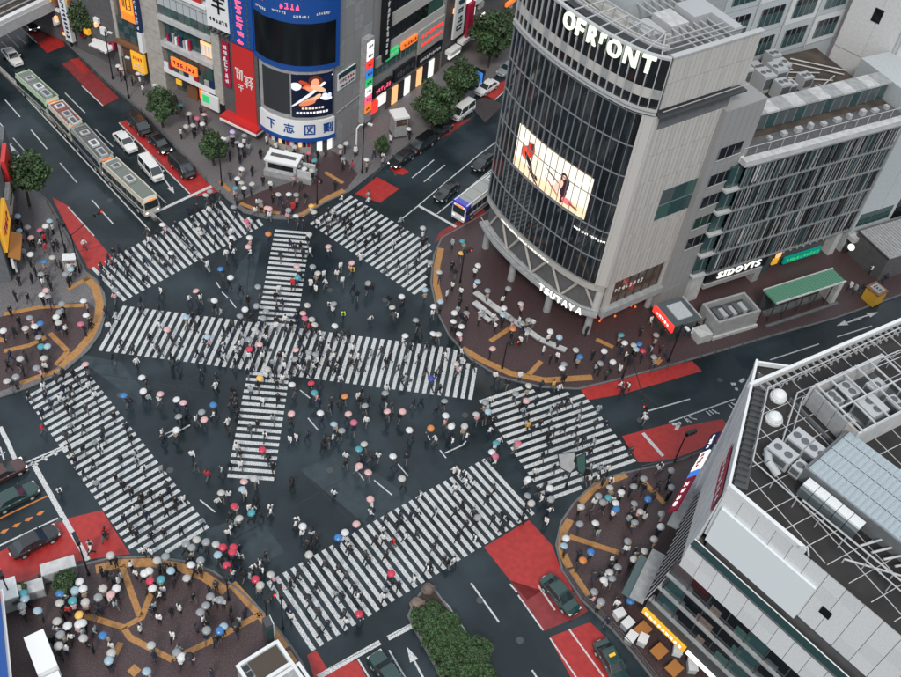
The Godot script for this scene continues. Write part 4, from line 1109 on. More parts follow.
# ---------------------------------------------------------------- the white panelled building in the lower right
func build_white() -> void:
	var H := 25.0
	var p1 := Vector2(27.0, -61.3)
	var p3 := Vector2(23.3, -47.4)
	var j := Vector2(30.1, -61.3)
	var e := Vector2(41.8, -69.5)
	var l0 := Vector2(21.7, -48.2)
	var l1 := Vector2(29.0, -65.3)
	var t := thing("white_panel_building", "white panelled corner building with dark gridded roof and blank white billboard", "building")
	var sw := frame(p3, Vector2(34.85, -36.62))
	var body := Shape.new()
	body.prism(PackedVector2Array([p1 + Vector2(0.5, 0.3), p3 + Vector2(0.6, 0.1), (sw * Vector3(30, 0, -0.6) - Vector3(0, 0, 0)).x * Vector2(1, 0) + Vector2(0, (sw * Vector3(30, 0, -0.6)).z), Vector2(75, -45), Vector2(64, -86), j + Vector2(0.2, 0.5)]), 12.3, 24.9)
	part(t, "core", body.mesh(), M.dark_wall)
	var low := Shape.new()
	var s30 := sw * Vector3(30, 0, -2.0)
	var c0 := sw * Vector3(-0.4, 0, -0.9)
	low.prism(PackedVector2Array([l1 + Vector2(1.1, 0.5), Vector2(c0.x, c0.z), Vector2(s30.x, s30.z), Vector2(75, -45), Vector2(62, -83)]), 0.14, 12.3)
	part(t, "lower_core", low.mesh(), M.dark_wall)
	# west side: a warped sheet of white panels between the roof edge and a slanting lower edge
	var s_at := func(a: float, b: float, out: float) -> Vector3:
		var top := v3(p1.lerp(p3, a), H)
		var bot := v3(l1.lerp(Vector2(22.9, -47.85), a), lerpf(4.2, 12.4, a))
		return top.lerp(bot, b) + Vector3(-0.966, 0.1, -0.257) * out
	for a in 8:
		for b in 5:
			var sh := Shape.new()
			var g := 0.004
			var k := [s_at.call(a / 8.0 + g, (b + 1) / 5.0 - g, 0.0), s_at.call(a / 8.0 + g, b / 5.0 + g, 0.0), s_at.call((a + 1) / 8.0 - g, b / 5.0 + g, 0.0), s_at.call((a + 1) / 8.0 - g, (b + 1) / 5.0 - g, 0.0)]
			var i := []
			for v: Vector3 in k: i.append(v + Vector3(0.25, 0, 0.07))
			sh.quad(k[0], k[1], k[2], k[3])
			sh.quad(k[1], i[1], i[2], k[2])
			sh.quad(i[0], k[0], k[3], i[3])
			sh.quad(i[0], i[1], k[1], k[0])
			sh.quad(k[3], k[2], i[2], i[3])
			part(t, "west_panel", sh.mesh(), M.panel_white if (a + b) % 3 else M.panel_white_alt)
	var wb := Shape.new()
	wb.quad(s_at.call(0.0, 1.0, -0.2), s_at.call(0.0, 0.0, -0.2), s_at.call(1.0, 0.0, -0.2), s_at.call(1.0, 1.0, -0.2))
	part(t, "west_backing", wb.mesh(), M.steel_dark)
	# triangular north tip
	var tip := frame(j, p1)
	bx(t, "tip_panel", M.panel_white, tip, 0.0, 3.1, 5.0, 25.0, -0.3, 0.0)
	# crimson banner on the west side
	var bn := Shape.new()
	bn.quad(s_at.call(0.6, 0.33, 0.12), s_at.call(0.58, 0.1, 0.12), s_at.call(0.985, 0.1, 0.12), s_at.call(0.985, 0.33, 0.12))
	part(t, "crimson_banner", bn.mesh(), M.crimson_sign)
	for k in 7:
		var o: Vector3 = s_at.call(0.63 + k * 0.053, 0.21, 0.16)
		var ax: Vector3 = (s_at.call(0.7, 0.2, 0.12) - s_at.call(0.6, 0.2, 0.12)).normalized()
		var ay: Vector3 = (s_at.call(0.65, 0.1, 0.12) - s_at.call(0.65, 0.3, 0.12)).normalized()
		small_print(t, M.white_paint, Transform3D(Basis(ax, ay, ax.cross(ay)), o), 0.6, 1.9, 1, 320 + k)
	# glazed fins under the slanting edge
	for k in 22:
		var a := (k + 0.5) / 22.0
		var top: Vector3 = s_at.call(a, 1.0, -0.1)
		var bot := v3(l1.lerp(l0, a), 4.3) + Vector3(-0.9, 0, -0.4) * 0.05
		if top.y - bot.y < 0.2: continue
		var sh := Shape.new()
		sh.tube(bot, top, 0.07, 0.07, 4)
		part(t, "glazing_fin", sh.mesh(), M.steel)
	var gz := Shape.new()
	gz.quad(v3(l1 + Vector2(0.3, 0.12), 4.0), v3(l1 + Vector2(0.3, 0.12), 4.3), s_at.call(1.0, 1.0, -0.35), v3(l0 + Vector2(0.3, 0.12), 4.0))
	part(t, "slanted_glazing", gz.mesh(), M.glass_black)
	# canopy with coloured sign boards over the pavement
	var f0 := Vector2(29.8, -69.2)
	var f1 := Vector2(24.3, -58.0)
	var cf := frame(f0, f1)
	bx(t, "canopy", M.concrete_light, cf, 0.0, 12.6, 3.7, 3.9, -1.3, -0.2)
	cf = cf * Transform3D(Basis(Vector3.RIGHT, -0.5), Vector3(0, 1.9, 1.9))
	var u := 0.0
	for b in [[3.0, "navy_sign", "white_light"], [3.1, "white_light", "red_sign"], [1.0, "blue_light", ""], [5.2, "crimson_sign", "white_light"]]:
		bx(t, "sign_board", M[b[1]], cf, u + 0.05, u + b[0] - 0.05, 3.5, 4.9, -0.12, 0.05)
		if b[2]: small_print(t, M[b[2]], cf * Transform3D(Basis(), Vector3(u + b[0] * 0.5, 4.2, 0.06)), b[0] * 0.75, 0.75, 4, 330 + int(u))
		u += b[0]
	cf = frame(l1, l0)
	bx(t, "awning", M.concrete, cf, 12.0, 18.2, 3.3, 3.5, 0.1, 1.5)
	bx(t, "awning_front", M.glass_teal, cf, 13.0, 18.0, 2.9, 3.0, 1.5, 2.3)
	# south-west front: tiles, blank billboard, terrace, glazed floors
	for r in 4:
		for c in 18:
			var y0 := 18.4 + r * 1.65
			if c < 6 and c * 1.6 < 9.4 and r < 3 and r * 1.65 + 18.4 > 18.0 and false: continue
			bx(t, "tile", M.panel_white if (c * 5 + r * 3) % 4 else M.panel_white_alt, sw, c * 1.6 + 0.02, c * 1.6 + 1.58, y0 + 0.02, y0 + 1.63, -0.3, 0.0)
	bx(t, "tile_backing", M.steel_dark, sw, 0.0, 29.0, 18.3, 24.9, -0.5, -0.06)
	bx(t, "billboard", M.billboard_white, sw, 0.4, 9.5, 18.1, 22.8, 0.02, 0.25)
	bx(t, "vent", M.glass_black, sw, 10.6, 11.5, 20.7, 21.6, 0.0, 0.05)
	bx(t, "coping", M.panel_white, sw, -0.1, 7.4, 24.9, 25.4, -0.3, 0.05)
	bx(t, "terrace_floor", M.concrete_dark, sw, -0.4, 29.0, 15.8, 16.0, -2.2, 0.2)
	bx(t, "terrace_back", M.glass_black, sw, -0.2, 29.0, 16.0, 18.3, -2.4, -2.2)
	pipe(t, "terrace_rail", M.white_paint, [sw * Vector3(-0.4, 17.1, 0.15), sw * Vector3(29, 17.1, 0.15)], 0.06)
	bx(t, "terrace_glass", M.glass_teal, sw, -0.4, 29.0, 16.0, 17.0, 0.12, 0.16)
	for k in 12: bx(t, "terrace_seat", [M.red_sign, M.crimson_sign, M.concrete_light, M.beige_wall][k % 4] if k % 3 else M.concrete_light, sw, 0.8 + k * 1.05, 1.3 + k * 1.05, 16.0, 16.5 + 0.1 * (k % 3), -1.2 + 0.2 * (k % 2), -0.7 + 0.2 * (k % 2))
	for k in 6: bx(t, "terrace_light", M.orange_light, sw, 9.8 + k * 0.75, 10.1 + k * 0.75, 17.2, 17.4, -1.6, -1.3)
	for r in 2:
		for c in 18:
			bx(t, "tile", M.panel_white if (c * 3 + r) % 4 else M.panel_white_alt, sw, -0.6 + c * 1.6 + 0.02, c * 1.6 + 0.98, 12.45 + r * 1.68, 14.1 + r * 1.68, -0.3, 0.1)
	bx(t, "tile_backing", M.steel_dark, sw, -0.6, 29.0, 12.4, 15.8, -0.5, -0.02)
	for y in [10.1, 7.5, 4.9]:
		bx(t, "floor_ledge", M.concrete, sw, -1.2 + (y - 10.1) * 0.08, 29.0, y - 0.16, y + 0.04, -0.5, 0.22)
		for c in 14: bx(t, "pane", M.glass_black if c % 4 else M.glass_teal, sw, -1.0 + c * 2.1, 1.0 + c * 2.1, y + 0.06, y + 2.3, -0.2, -0.1)
		for c in 15: bx(t, "glazing_bar", M.steel_dark, sw, -1.1 + c * 2.1, -1.0 + c * 2.1, y + 0.06, y + 2.3, -0.12, 0.0)
		for c in 9: bx(t, "blind", [M.glass_grey, M.brown_wall, M.glass_green][c % 3], sw, 0.2 + c * 3.1 + 0.5 * sin(c * 3.0 + y), 1.5 + c * 3.1, y + 0.1, y + 0.8 + 0.25 * (c % 3), -0.098, -0.08)
		pipe(t, "floor_rail", M.steel_dark, [sw * Vector3(-1.0, y + 0.9, 0.2), sw * Vector3(29, y + 0.9, 0.2)], 0.03)
	bx(t, "gap_glass", M.glass_black, sw, -0.8, 29.0, 12.2, 12.4, -0.3, -0.12)
	bx(t, "yellow_sign", M.yellow_light, sw, -1.6, 3.6, 2.6, 3.4, 0.2, 0.45)
	small_print(t, M.white_light, sw * Transform3D(Basis(), Vector3(1.0, 3.0, 0.46)), 4.6, 0.5, 9, 340)
	bx(t, "pale_sign", M.white_light, sw, 3.8, 8.5, 2.7, 3.2, 0.2, 0.4)
	bx(t, "shop_soffit", M.steel_dark, sw, -1.6, 29.0, 3.5, 4.7, -1.6, 0.25)
	for k in 9: bx(t, "shop_front", [M.warm_light, M.glass_brown, M.timber, M.glass_brown][k % 4], sw, -1.4 + k * 1.6, 0.1 + k * 1.6, 0.14, 2.5, -1.9, -1.6)
	# --- the roof
	var roof := Shape.new()
	var ss := sw * Vector3(30, 0, 0)
	roof.prism(PackedVector2Array([p1, p3, Vector2(ss.x, ss.z), Vector2(75, -45), Vector2(64, -85.5), j]), 24.9, 25.0)
	part(t, "roof_deck", roof.mesh(), M.roof_tar)
	# seams of the roofing sheets: raised battens on a grid
	var rfm := frame(Vector2(26.1, -58.35), e, 25.0)
	var outline := PackedVector2Array([p1 + Vector2(0.4, 0.3), p3 + Vector2(0.5, -0.3), Vector2(ss.x, ss.z) + Vector2(0.3, -0.4), Vector2(75, -45), Vector2(64, -85), j + Vector2(0.2, 0.4)])
	for k in 46:
		var o := rfm.origin + rfm.basis.x * ((k - 16) * 2.1 if k < 32 else 0.0) + rfm.basis.z * (0.9 + (k - 32) * 1.9 if k >= 32 else 0.0)
		var d := rfm.basis.z if k < 32 else rfm.basis.x
		for seg in Geometry2D.intersect_polyline_with_polygon(PackedVector2Array([Vector2(o.x, o.z) - Vector2(d.x, d.z) * 60.0, Vector2(o.x, o.z) + Vector2(d.x, d.z) * 60.0]), outline):
			bx(t, "roof_batten", M.concrete_light, frame(seg[0], seg[1], 25.0), 0.0, seg[0].distance_to(seg[1]), 0.0, 0.05 if k < 32 else 0.045, -0.03, 0.03)
	# parapet beams
	var nb := frame(e, Vector2(26.07, -58.35))
	bx(t, "parapet_beam", M.panel_white, nb, -22.0, 19.3, 25.0, 25.6, -0.2, 0.12)
	var wf := frame(p1, p3)
	bx(t, "parapet_beam", M.panel_white, wf, -0.2, 14.5, 25.0, 25.5, -0.14, 0.08)
	bx(t, "parapet_beam", M.panel_white, tip, 0.0, 3.1, 25.0, 25.45, -0.14, 0.06)
	bx(t, "gutter_grate", M.steel_dark, wf, 1.0, 14.0, 25.0, 25.1, -1.5, -0.4)
	for k in 17: bx(t, "bracket", M.steel_dark, wf, 3.0 + k * 0.65, 3.04 + k * 0.65, 25.1, 25.3, -1.3, -0.15)
	for k in 50: bx(t, "bracket", M.steel, nb, -20.0 + k * 0.78, -19.96 + k * 0.78, 25.1, 25.35, -1.3, -0.2)
	var rail := func(pts: Array, y: float, r: float) -> void:
		var q := []
		for p: Vector2 in pts: q.append(v3(p, y))
		pipe(t, "roof_rail", M.steel, q, r)
		for i in q.size() - 1:
			var n := int(q[i].distance_to(q[i + 1]) / 2.0)
			for m in n + 1:
				var w: Vector3 = q[i].lerp(q[i + 1], float(m) / maxi(n, 1))
				pipe(t, "rail_post", M.steel, [Vector3(w.x, 25.0, w.z), w], r * 0.7)
	rail.call([Vector2(60, -81.5), Vector2(27.4, -57.7), Vector2(25.2, -49.6), Vector2(36, -38.5)], 26.1, 0.065)
	rail.call([Vector2(60, -78.0), Vector2(30.0, -57.8), Vector2(27.7, -51.4), Vector2(28.6, -49.6)], 25.9, 0.065)
	rail.call([Vector2(60, -77.3), Vector2(30.4, -57.3), Vector2(28.3, -51.4)], 25.9, 0.05)
	rail.call([Vector2(29.0, -46.8), Vector2(38.0, -38.4)], 25.6, 0.09)
	rail.call([Vector2(31.5, -42.0), Vector2(37.0, -41.0), Vector2(40, -38.5)], 25.5, 0.09)
	for d in [Vector2(28.6, -57.7), Vector2(27.9, -55.1)]:
		var sh := Shape.new()
		sh.lathe([Vector2(0, 0.95), Vector2(0.4, 0.9), Vector2(0.65, 0.72), Vector2(0.78, 0.45), Vector2(0.78, 0.3), Vector2(0.86, 0.3), Vector2(0.86, 0.0)], 20, Transform3D(Basis.from_scale(Vector3.ONE * 0.85), v3(d, 25.0)))
		part(t, "roof_dome", sh.mesh(), M.panel_white)
	# plant pen: louvred walls round cooling machines
	var pf := frame(Vector2(30.7, -57.2), Vector2(33.6, -53.2), 25.0)
	for c in 4: bx(t, "pen_louvre", M.concrete if c != 3 else M.beige_wall, pf, 0.1 + c * 1.3, 1.35 + c * 1.3, 0.1, 2.2, -0.35, -0.1)
	bx(t, "pen_wall", M.concrete_light, pf, 5.2, 5.4, 0.0, 2.4, -8.6, 0.0)
	bx(t, "pen_wall", M.concrete_light, pf, -0.2, 0.0, 0.0, 2.4, -8.6, 0.0)
	bx(t, "pen_floor", M.steel_dark, pf, 0.0, 5.2, 0.0, 0.2, -8.6, -0.35)
	for k in 6: bx(t, "pen_beam", M.concrete_light, pf, -0.2, 5.4, 2.4, 2.52, -0.5 - k * 1.6, -0.38 - k * 1.6)
	for k in 3: bx(t, "pen_beam", M.concrete_light, pf, 0.0 + k * 2.6, 0.12 + k * 2.6, 2.4, 2.5, -8.6, -0.4)
	bx(t, "pen_deck", M.concrete_dark, pf, -1.0, 6.2, 0.0, 0.35, 0.6, 0.75)
	for p in [[1.3, -1.6, 1.4, 1.6, 1.1], [1.2, -3.4, 1.6, 1.7, 1.3], [3.6, -3.6, 2.0, 2.0, 2.0], [4.2, -6.2, 1.8, 1.6, 1.0], [2.0, -6.0, 1.2, 1.7, 1.6], [4.2, -8.0, 1.8, 2.4, 1.2], [3.4, -1.4, 1.0, 1.2, 0.8]]:
		ac_unit(t, pf * Transform3D(Basis(), Vector3(p[0], 0.2, p[1])), p[2], p[3], p[4])
	# ribbed pale-blue roof and the glazed duct beside it
	var bf := frame(Vector2(29.2, -48.9), Vector2(35.6, -43.0), 25.0)
	bx(t, "rib_roof_base", M.concrete_dark, bf, -0.3, 30.0, 0.0, 1.6, -6.3, -0.2)
	bx(t, "rib_roof", M.roof_blue, bf, 0.0, 30.0, 1.6, 1.8, -6.2, -0.3)
	for k in 44: bx(t, "roof_rib", M.roof_blue, bf, 0.15 + k * 0.5, 0.22 + k * 0.5, 1.8, 1.88, -6.1, -0.4)
	for k in 3: bx(t, "roof_seam", M.steel_dark, bf, 0.0, 24.0, 1.8, 1.83, -1.8 - k * 1.7, -1.75 - k * 1.7)
	for k in 5:
		bx(t, "duct_glass", M.glass_grey, bf, 0.5 + k * 1.05, 1.5 + k * 1.05, 0.2, 1.1, 0.3, 1.3)
		bx(t, "duct_lid", M.panel_white, bf, 0.5 + k * 1.05, 1.5 + k * 1.05, 1.1, 1.3, 0.0, 0.9)
	for p in [[-2.4, -0.4, 2.2, 1.4, 1.5], [-0.6, -2.6, 1.7, 1.5, 1.6], [-2.2, -2.6, 1.7, 1.5, 1.7], [-0.7, -0.5, 0.9, 1.2, 1.2]]:
		ac_unit(t, bf * Transform3D(Basis(), Vector3(p[0], 0.0, p[1])), p[2], p[3], p[4])
	pipe(t, "roof_duct", M.machine, [bf * Vector3(-3.4, 0.8, 0.0), bf * Vector3(-2.6, 0.8, 1.0), bf * Vector3(-1.4, 0.5, 1.2)], 0.35)
	for k in 4: pipe(t, "roof_pipe", M.concrete_light, [bf * Vector3(6.5 + k * 0.9, 0.6, 1.6 - k * 0.2), bf * Vector3(7.4 + k * 0.9, 0.6, -0.6), bf * Vector3(10.0 + k, 0.6, -0.6)], 0.1)
	pipe(t, "roof_pipe", M.concrete_light, [bf * Vector3(3.6, 0.5, 5.5), bf * Vector3(4.0, 0.5, 4.9), bf * Vector3(4.5, 0.5, 5.5)], 0.08)


# ---------------------------------------------------------------- the screen building and its neighbours
func build_north() -> void:
	var la := frame(Vector2(-60.6, -130.7), Vector2(-31, -116.6))
	var fa := [Vector2(-31, -116.6), Vector2(-29.5, -115.3), Vector2(-27.5, -114.5), Vector2(-25.5, -114.3), Vector2(-23.5, -114.8), Vector2(-21.8, -115.7), Vector2(-20.7, -116.8)]
	var ra := frame(Vector2(-20.7, -116.8), Vector2(-20.7 + 0.464 * 45, -116.8 - 0.886 * 45))
	var L := arc_length(fa)
	# --- the curved corner with the big screens
	var t := thing("screen_building", "rounded corner building with a big dark blue screen above a lit poster", "building")
	var core := Shape.new()
	var poly := PackedVector2Array()
	for k in 9:
		var p := on_curve(fa, L * k / 8, 0) * Vector3(0, 0, -0.6)
		poly.append(Vector2(p.x, p.z))
	for q in [ra * Vector3(8.6, 0, -0.4), ra * Vector3(8.6, 0, -14), la * Vector3(26.0, 0, -14), la * Vector3(26.0, 0, -0.5)]: poly.append(Vector2(q.x, q.z))
	core.prism(poly, 0.14, 30.0)
	part(t, "core", core.mesh(), M.concrete_dark)
	part(t, "blue_surround", curve_sheet(fa, -0.4, L + 0.5, 13.9, 26.0, 0.45, 0.8, 16), M.blue_sign)
	part(t, "big_screen", curve_sheet(fa, 0.1, L - 0.2, 14.8, 20.9, 0.52, 0.3, 16), M.screen_off)
	for k in 4:
		small_print(t, M.white_paint, on_curve(fa, 1.6 + k * 2.7, 21.9 + 0.35 * (k % 2)) * Transform3D(Basis(), Vector3(0, 0, 0.5)), 2.0, 0.5, 6, 200 + k)
	small_print(t, M.pink_light, on_curve(fa, 5.6, 23.2) * Transform3D(Basis(), Vector3(0, 0, 0.5)), 2.8, 1.1, 4, 211)
	small_print(t, M.pink_light, on_curve(fa, 1.4, 23.4) * Transform3D(Basis(), Vector3(0, 0, 0.5)), 1.8, 1.0, 3, 212)
	small_print(t, M.white_paint, on_curve(fa, 5.6, 24.6) * Transform3D(Basis(), Vector3(0, 0, 0.5)), 3.6, 0.6, 9, 213)
	part(t, "screen_frame", curve_sheet(fa, 0.4, L - 0.3, 6.2, 13.9, 0.3, 0.6, 16), M.concrete)
	part(t, "grey_screen", curve_sheet(fa, 1.2, 5.4, 6.9, 13.3, 0.36, 0.2, 8), M.screen_grey)
	var im := Image.create(128, 192, false, Image.FORMAT_RGB8)
	im.fill(Color(0.03, 0.07, 0.16))
	for p in [[0.56, 0.16, 0.17, 0.13, Color(0.36, 0.16, 0.1), 0.2], [0.55, 0.2, 0.1, 0.1, Color(0.9, 0.62, 0.48), 0.2], [0.3, 0.2, 0.14, 0.05, Color(0.72, 0.24, 0.14), 0.4], [0.34, 0.28, 0.1, 0.04, Color(0.85, 0.4, 0.24), -0.2], [0.42, 0.33, 0.12, 0.05, Color(0.88, 0.55, 0.4), 0.3], [0.5, 0.4, 0.62, 0.035, Color(0.93, 0.94, 0.96), -0.6], [0.1, 0.27, 0.13, 0.09, Color(0.9, 0.92, 0.95), 0.0], [0.42, 0.6, 0.24, 0.06, Color(0.9, 0.6, 0.45), -0.35], [0.36, 0.66, 0.2, 0.05, Color(0.84, 0.5, 0.36), -0.2], [0.6, 0.52, 0.1, 0.05, Color(0.95, 0.72, 0.58), -0.5], [0.82, 0.58, 0.16, 0.05, Color(0.9, 0.92, 0.95), 0.2], [0.78, 0.5, 0.07, 0.05, Color(0.9, 0.92, 0.95), 0.0], [0.9, 0.53, 0.06, 0.06, Color(0.8, 0.84, 0.9), 0.0], [0.85, 0.12, 0.12, 0.1, Color(0.06, 0.1, 0.22), 0.0], [0.62, 0.33, 0.2, 0.06, Color(0.93, 0.7, 0.55), 0.4]]:
		dab(im, p[0], p[1], p[2], p[3], p[4], p[5])
	for k in 7: im.fill_rect(Rect2i(30 + k * 10, 146, 7, 9), Color(0.95, 0.85, 0.75))
	for k in 10: im.fill_rect(Rect2i(14 + k * 10, 166, 7, 10), Color(0.95, 0.96, 0.97))
	print_material("poster_print", im, 0.9)
	part(t, "lit_poster", curve_sheet(fa, 5.6, 11.2, 6.6, 13.4, 0.38, 0.2, 10, true), M.poster_print)
	# white sign band with four blue characters, blue stripe, bright shop front
	part(t, "white_sign", curve_sheet(fa, 0.3, L - 0.2, 3.2, 6.0, 0.5, 0.8, 16), M.white_paint)
	part(t, "blue_stripe", curve_sheet(fa, 0.2, L - 0.1, 2.55, 3.2, 0.56, 0.8, 16), M.blue_sign)
	var glyphs := [
		[[0.05, 0.95, 0.95, 0.95], [0.5, 0.95, 0.5, 0.02], [0.5, 0.68, 0.78, 0.5]],
		[[0.08, 0.85, 0.92, 0.85], [0.5, 1.0, 0.5, 0.58], [0.18, 0.6, 0.82, 0.6], [0.12, 0.38, 0.05, 0.1], [0.32, 0.42, 0.36, 0.08], [0.36, 0.08, 0.72, 0.08], [0.72, 0.08, 0.76, 0.25], [0.52, 0.42, 0.6, 0.28], [0.82, 0.4, 0.95, 0.2]],
		[[0.05, 0.98, 0.95, 0.98], [0.05, 0.98, 0.05, 0.02], [0.95, 0.98, 0.95, 0.02], [0.05, 0.02, 0.95, 0.02], [0.28, 0.78, 0.36, 0.6], [0.5, 0.8, 0.55, 0.62], [0.75, 0.82, 0.3, 0.22], [0.35, 0.5, 0.75, 0.22]],
		[[0.05, 0.95, 0.6, 0.95], [0.1, 0.8, 0.55, 0.8], [0.1, 0.8, 0.1, 0.3], [0.2, 0.62, 0.55, 0.62], [0.15, 0.45, 0.6, 0.45], [0.35, 0.95, 0.35, 0.1], [0.1, 0.25, 0.6, 0.25], [0.1, 0.02, 0.3, 0.2], [0.6, 0.05, 0.4, 0.2], [0.76, 0.9, 0.76, 0.3], [0.96, 1.0, 0.96, 0.0], [0.96, 0.0, 0.8, 0.06]]]
	for k in 4:
		strokes(t, "character", M.blue_sign, on_curve(fa, [2.6, 5.2, 7.9, 10.4][k], 4.65) * Transform3D(Basis(), Vector3(0, 0, 0.52)), 1.5, 1.5, glyphs[k], 0.12)
	part(t, "shop_wall", curve_sheet(fa, 0.6, L - 0.4, 0.14, 2.5, -0.2, 0.2, 12), M.beige_wall)  # plain beige wall behind the posters and panes
	for k in 12: part(t, "shop_poster", curve_sheet(fa, 1.4 + k * 0.62, 1.85 + k * 0.62, 1.2, 2.0, -0.16, 0.03, 1), [M.crimson_sign, M.white_paint, M.navy_sign, M.warm_light, M.black_paint][k % 5])
	for k in 4: part(t, "shop_pane", curve_sheet(fa, 8.2 + k * 0.85, 9.0 + k * 0.85, 0.2, 2.4, -0.15, 0.05, 1), M.white_light if k % 2 else M.glass_grey)
	# grey wall round the corner to the north-east road
	for r in 7:
		for c in 4: bx(t, "wall_panel", M.panel_grey_dark if (r + c) % 3 else M.concrete, ra, 0.1 + c * 2.1, 2.15 + c * 2.1, 0.2 + r * 4.2, 4.35 + r * 4.2, -0.4, 0.0)
	bx(t, "wall_sign", M.white_paint, ra, 0.7, 4.7, 9.5, 12.1, 0.0, 0.15)
	bx(t, "wall_sign_top", M.glass_teal, ra, 0.75, 4.65, 11.3, 12.05, 0.15, 0.19)
	small_print(t, M.crimson_sign, ra * Transform3D(Basis(), Vector3(2.7, 10.7, 0.16)), 3.4, 0.7, 6, 220)
	small_print(t, M.black_paint, ra * Transform3D(Basis(), Vector3(2.7, 9.9, 0.16)), 3.2, 0.4, 8, 221)
	pipe(t, "wall_rail", M.steel, [ra * Vector3(0.5, 6.0, 0.1), ra * Vector3(8.0, 6.4, 0.1)], 0.05)
	# tall sign pylon on the corner
	bx(t, "sign_pylon", M.concrete, ra, 5.8, 7.6, 1.6, 15.4, 0.05, 1.0)
	for k in 8:
		bx(t, "pylon_sign", [M.white_light, M.white_light, M.red_light, M.blue_light, M.green_light, M.white_light, M.pink_light, M.orange_light][k], ra, 5.95, 7.45, 13.6 - k * 1.45, 14.9 - k * 1.45, 1.0, 1.12)
		small_print(t, M.black_paint, ra * Transform3D(Basis(), Vector3(6.7, 14.25 - k * 1.45, 1.13)), 1.1, 0.5, 3, 230 + k)
	# --- left wing: red banner, blue upright sign
	bx(t, "red_banner", M.red_sign, la, 28.35, 32.1, 2.4, 14.2, 0.0, 0.3)
	strokes(t, "character", M.white_paint, la * Transform3D(Basis(), Vector3(29.4, 9.7, 0.32)), 1.3, 1.9, [[0.05, 0.9, 0.45, 0.9], [0.25, 0.9, 0.25, 0.1], [0.25, 0.5, 0.45, 0.6], [0.55, 0.85, 0.95, 0.85], [0.95, 0.85, 0.85, 0.1], [0.7, 0.85, 0.55, 0.1]], 0.1)
	strokes(t, "character", M.white_paint, la * Transform3D(Basis(), Vector3(31.1, 9.0, 0.32)), 1.5, 1.9, [[0.0, 0.9, 0.45, 0.9], [0.1, 0.7, 0.4, 0.7], [0.1, 0.5, 0.4, 0.5], [0.25, 0.9, 0.25, 0.05], [0.0, 0.3, 0.45, 0.3], [0.55, 0.95, 0.95, 0.95], [0.75, 0.95, 0.75, 0.05], [0.55, 0.6, 0.95, 0.6], [0.55, 0.3, 0.95, 0.3]], 0.09)
	strokes(t, "character", M.white_paint, la * Transform3D(Basis(), Vector3(29.6, 7.6, 0.32)), 0.9, 1.0, [[0.1, 0.9, 0.9, 0.9], [0.5, 0.9, 0.5, 0.0], [0.1, 0.5, 0.9, 0.5]], 0.12)
	bx(t, "banner_edge", M.dark_wall, la, 32.1, 32.7, 2.4, 14.2, -0.6, 0.2)
	bx(t, "red_canopy", M.red_sign, la, 26.4, 33.0, 1.9, 2.4, -0.5, 1.6)
	bx(t, "canopy_edge", M.white_paint, la, 26.4, 33.0, 1.6, 1.9, -0.5, 1.75)
	bx(t, "slot_wall", M.dark_wall, la, 26.0, 28.3, 0.14, 14.6, -0.8, -0.1)
	bx(t, "upright_sign", M.crimson_sign, la, 26.4, 27.6, 6.6, 13.6, -0.05, 0.2)
	small_print(t, M.white_paint, la * Transform3D(Basis(), Vector3(27.0, 10.2, 0.22)), 0.8, 6.2, 7, 240, true)
	bx(t, "blue_upright", M.blue_sign, la, 28.4, 32.4, 14.5, 27.0, 0.0, 0.5)
	small_print(t, M.pink_light, la * Transform3D(Basis(), Vector3(30.2, 19.0, 0.52)), 1.5, 8.6, 8, 241, true)
	small_print(t, M.glass_grey, la * Transform3D(Basis(), Vector3(31.6, 19.0, 0.52)), 0.6, 8.6, 16, 242, true)
	small_print(t, M.glass_grey, la * Transform3D(Basis(), Vector3(29.0, 19.0, 0.52)), 0.5, 8.6, 16, 243, true)
	bx(t, "white_board", M.white_paint, la, 24.4, 28.3, 15.4, 27.0, 0.0, 0.35)
	small_print(t, M.black_paint, la * Transform3D(Basis(), Vector3(26.4, 16.6, 0.37)), 3.2, 0.8, 6, 244)
	strokes(t, "character", M.black_paint, la * Transform3D(Basis(), Vector3(26.6, 19.2, 0.37)), 2.6, 3.0, [[0.1, 0.8, 0.9, 0.8], [0.5, 0.95, 0.5, 0.05], [0.1, 0.35, 0.9, 0.35], [0.2, 0.6, 0.8, 0.6]], 0.1)
	for k in 5: bx(t, "floodlight", M.steel_dark, la, 24.6 + k * 0.8, 25.0 + k * 0.8, 14.9, 15.2, 0.0, 0.9)

	# --- the department store with open glazed floors
	var d := thing("glazed_store", "beige store with wide glazed floors and a red lit sign over its entrance", "building")
	bx(d, "core", M.dark_wall, la, 11.6, 25.9, 0.14, 30.0, -14.0, -2.0)
	bx(d, "pier", M.beige_wall, la, 11.7, 14.9, 0.14, 30.0, -2.0, 0.1)
	bx(d, "pier", M.beige_wall, la, 24.5, 25.95, 3.0, 30.0, -2.0, 0.1)
	for k in 8: bx(d, "pier_joint", M.concrete_dark, la, 11.72, 14.88, 3.4 + k * 3.4, 3.44 + k * 3.4, 0.1, 0.105)
	for y in [4.2, 8.4, 12.6, 16.8]:
		bx(d, "floor_slab", M.concrete_light if y > 5 else M.white_paint, la, 14.9, 24.5, y, y + 0.75, -2.0, 0.25)
	for r in 3:
		for c in 8: bx(d, "pane", [M.glass_green, M.glass_teal, M.glass_grey][(c + r) % 3] if r != 1 else M.glass_teal, la, 15.0 + c * 1.19, 16.13 + c * 1.19, 9.25 + (r - 1) * 4.2 + 0.1, 12.5 + (r - 1) * 4.2, -0.9 if r < 2 else -0.2, -0.8 if r < 2 else -0.1)
	for c in 8: bx(d, "upper_panel", M.blue_white, la, 15.0 + c * 1.19, 16.1 + c * 1.19, 14.9, 16.7, -0.15, -0.05)
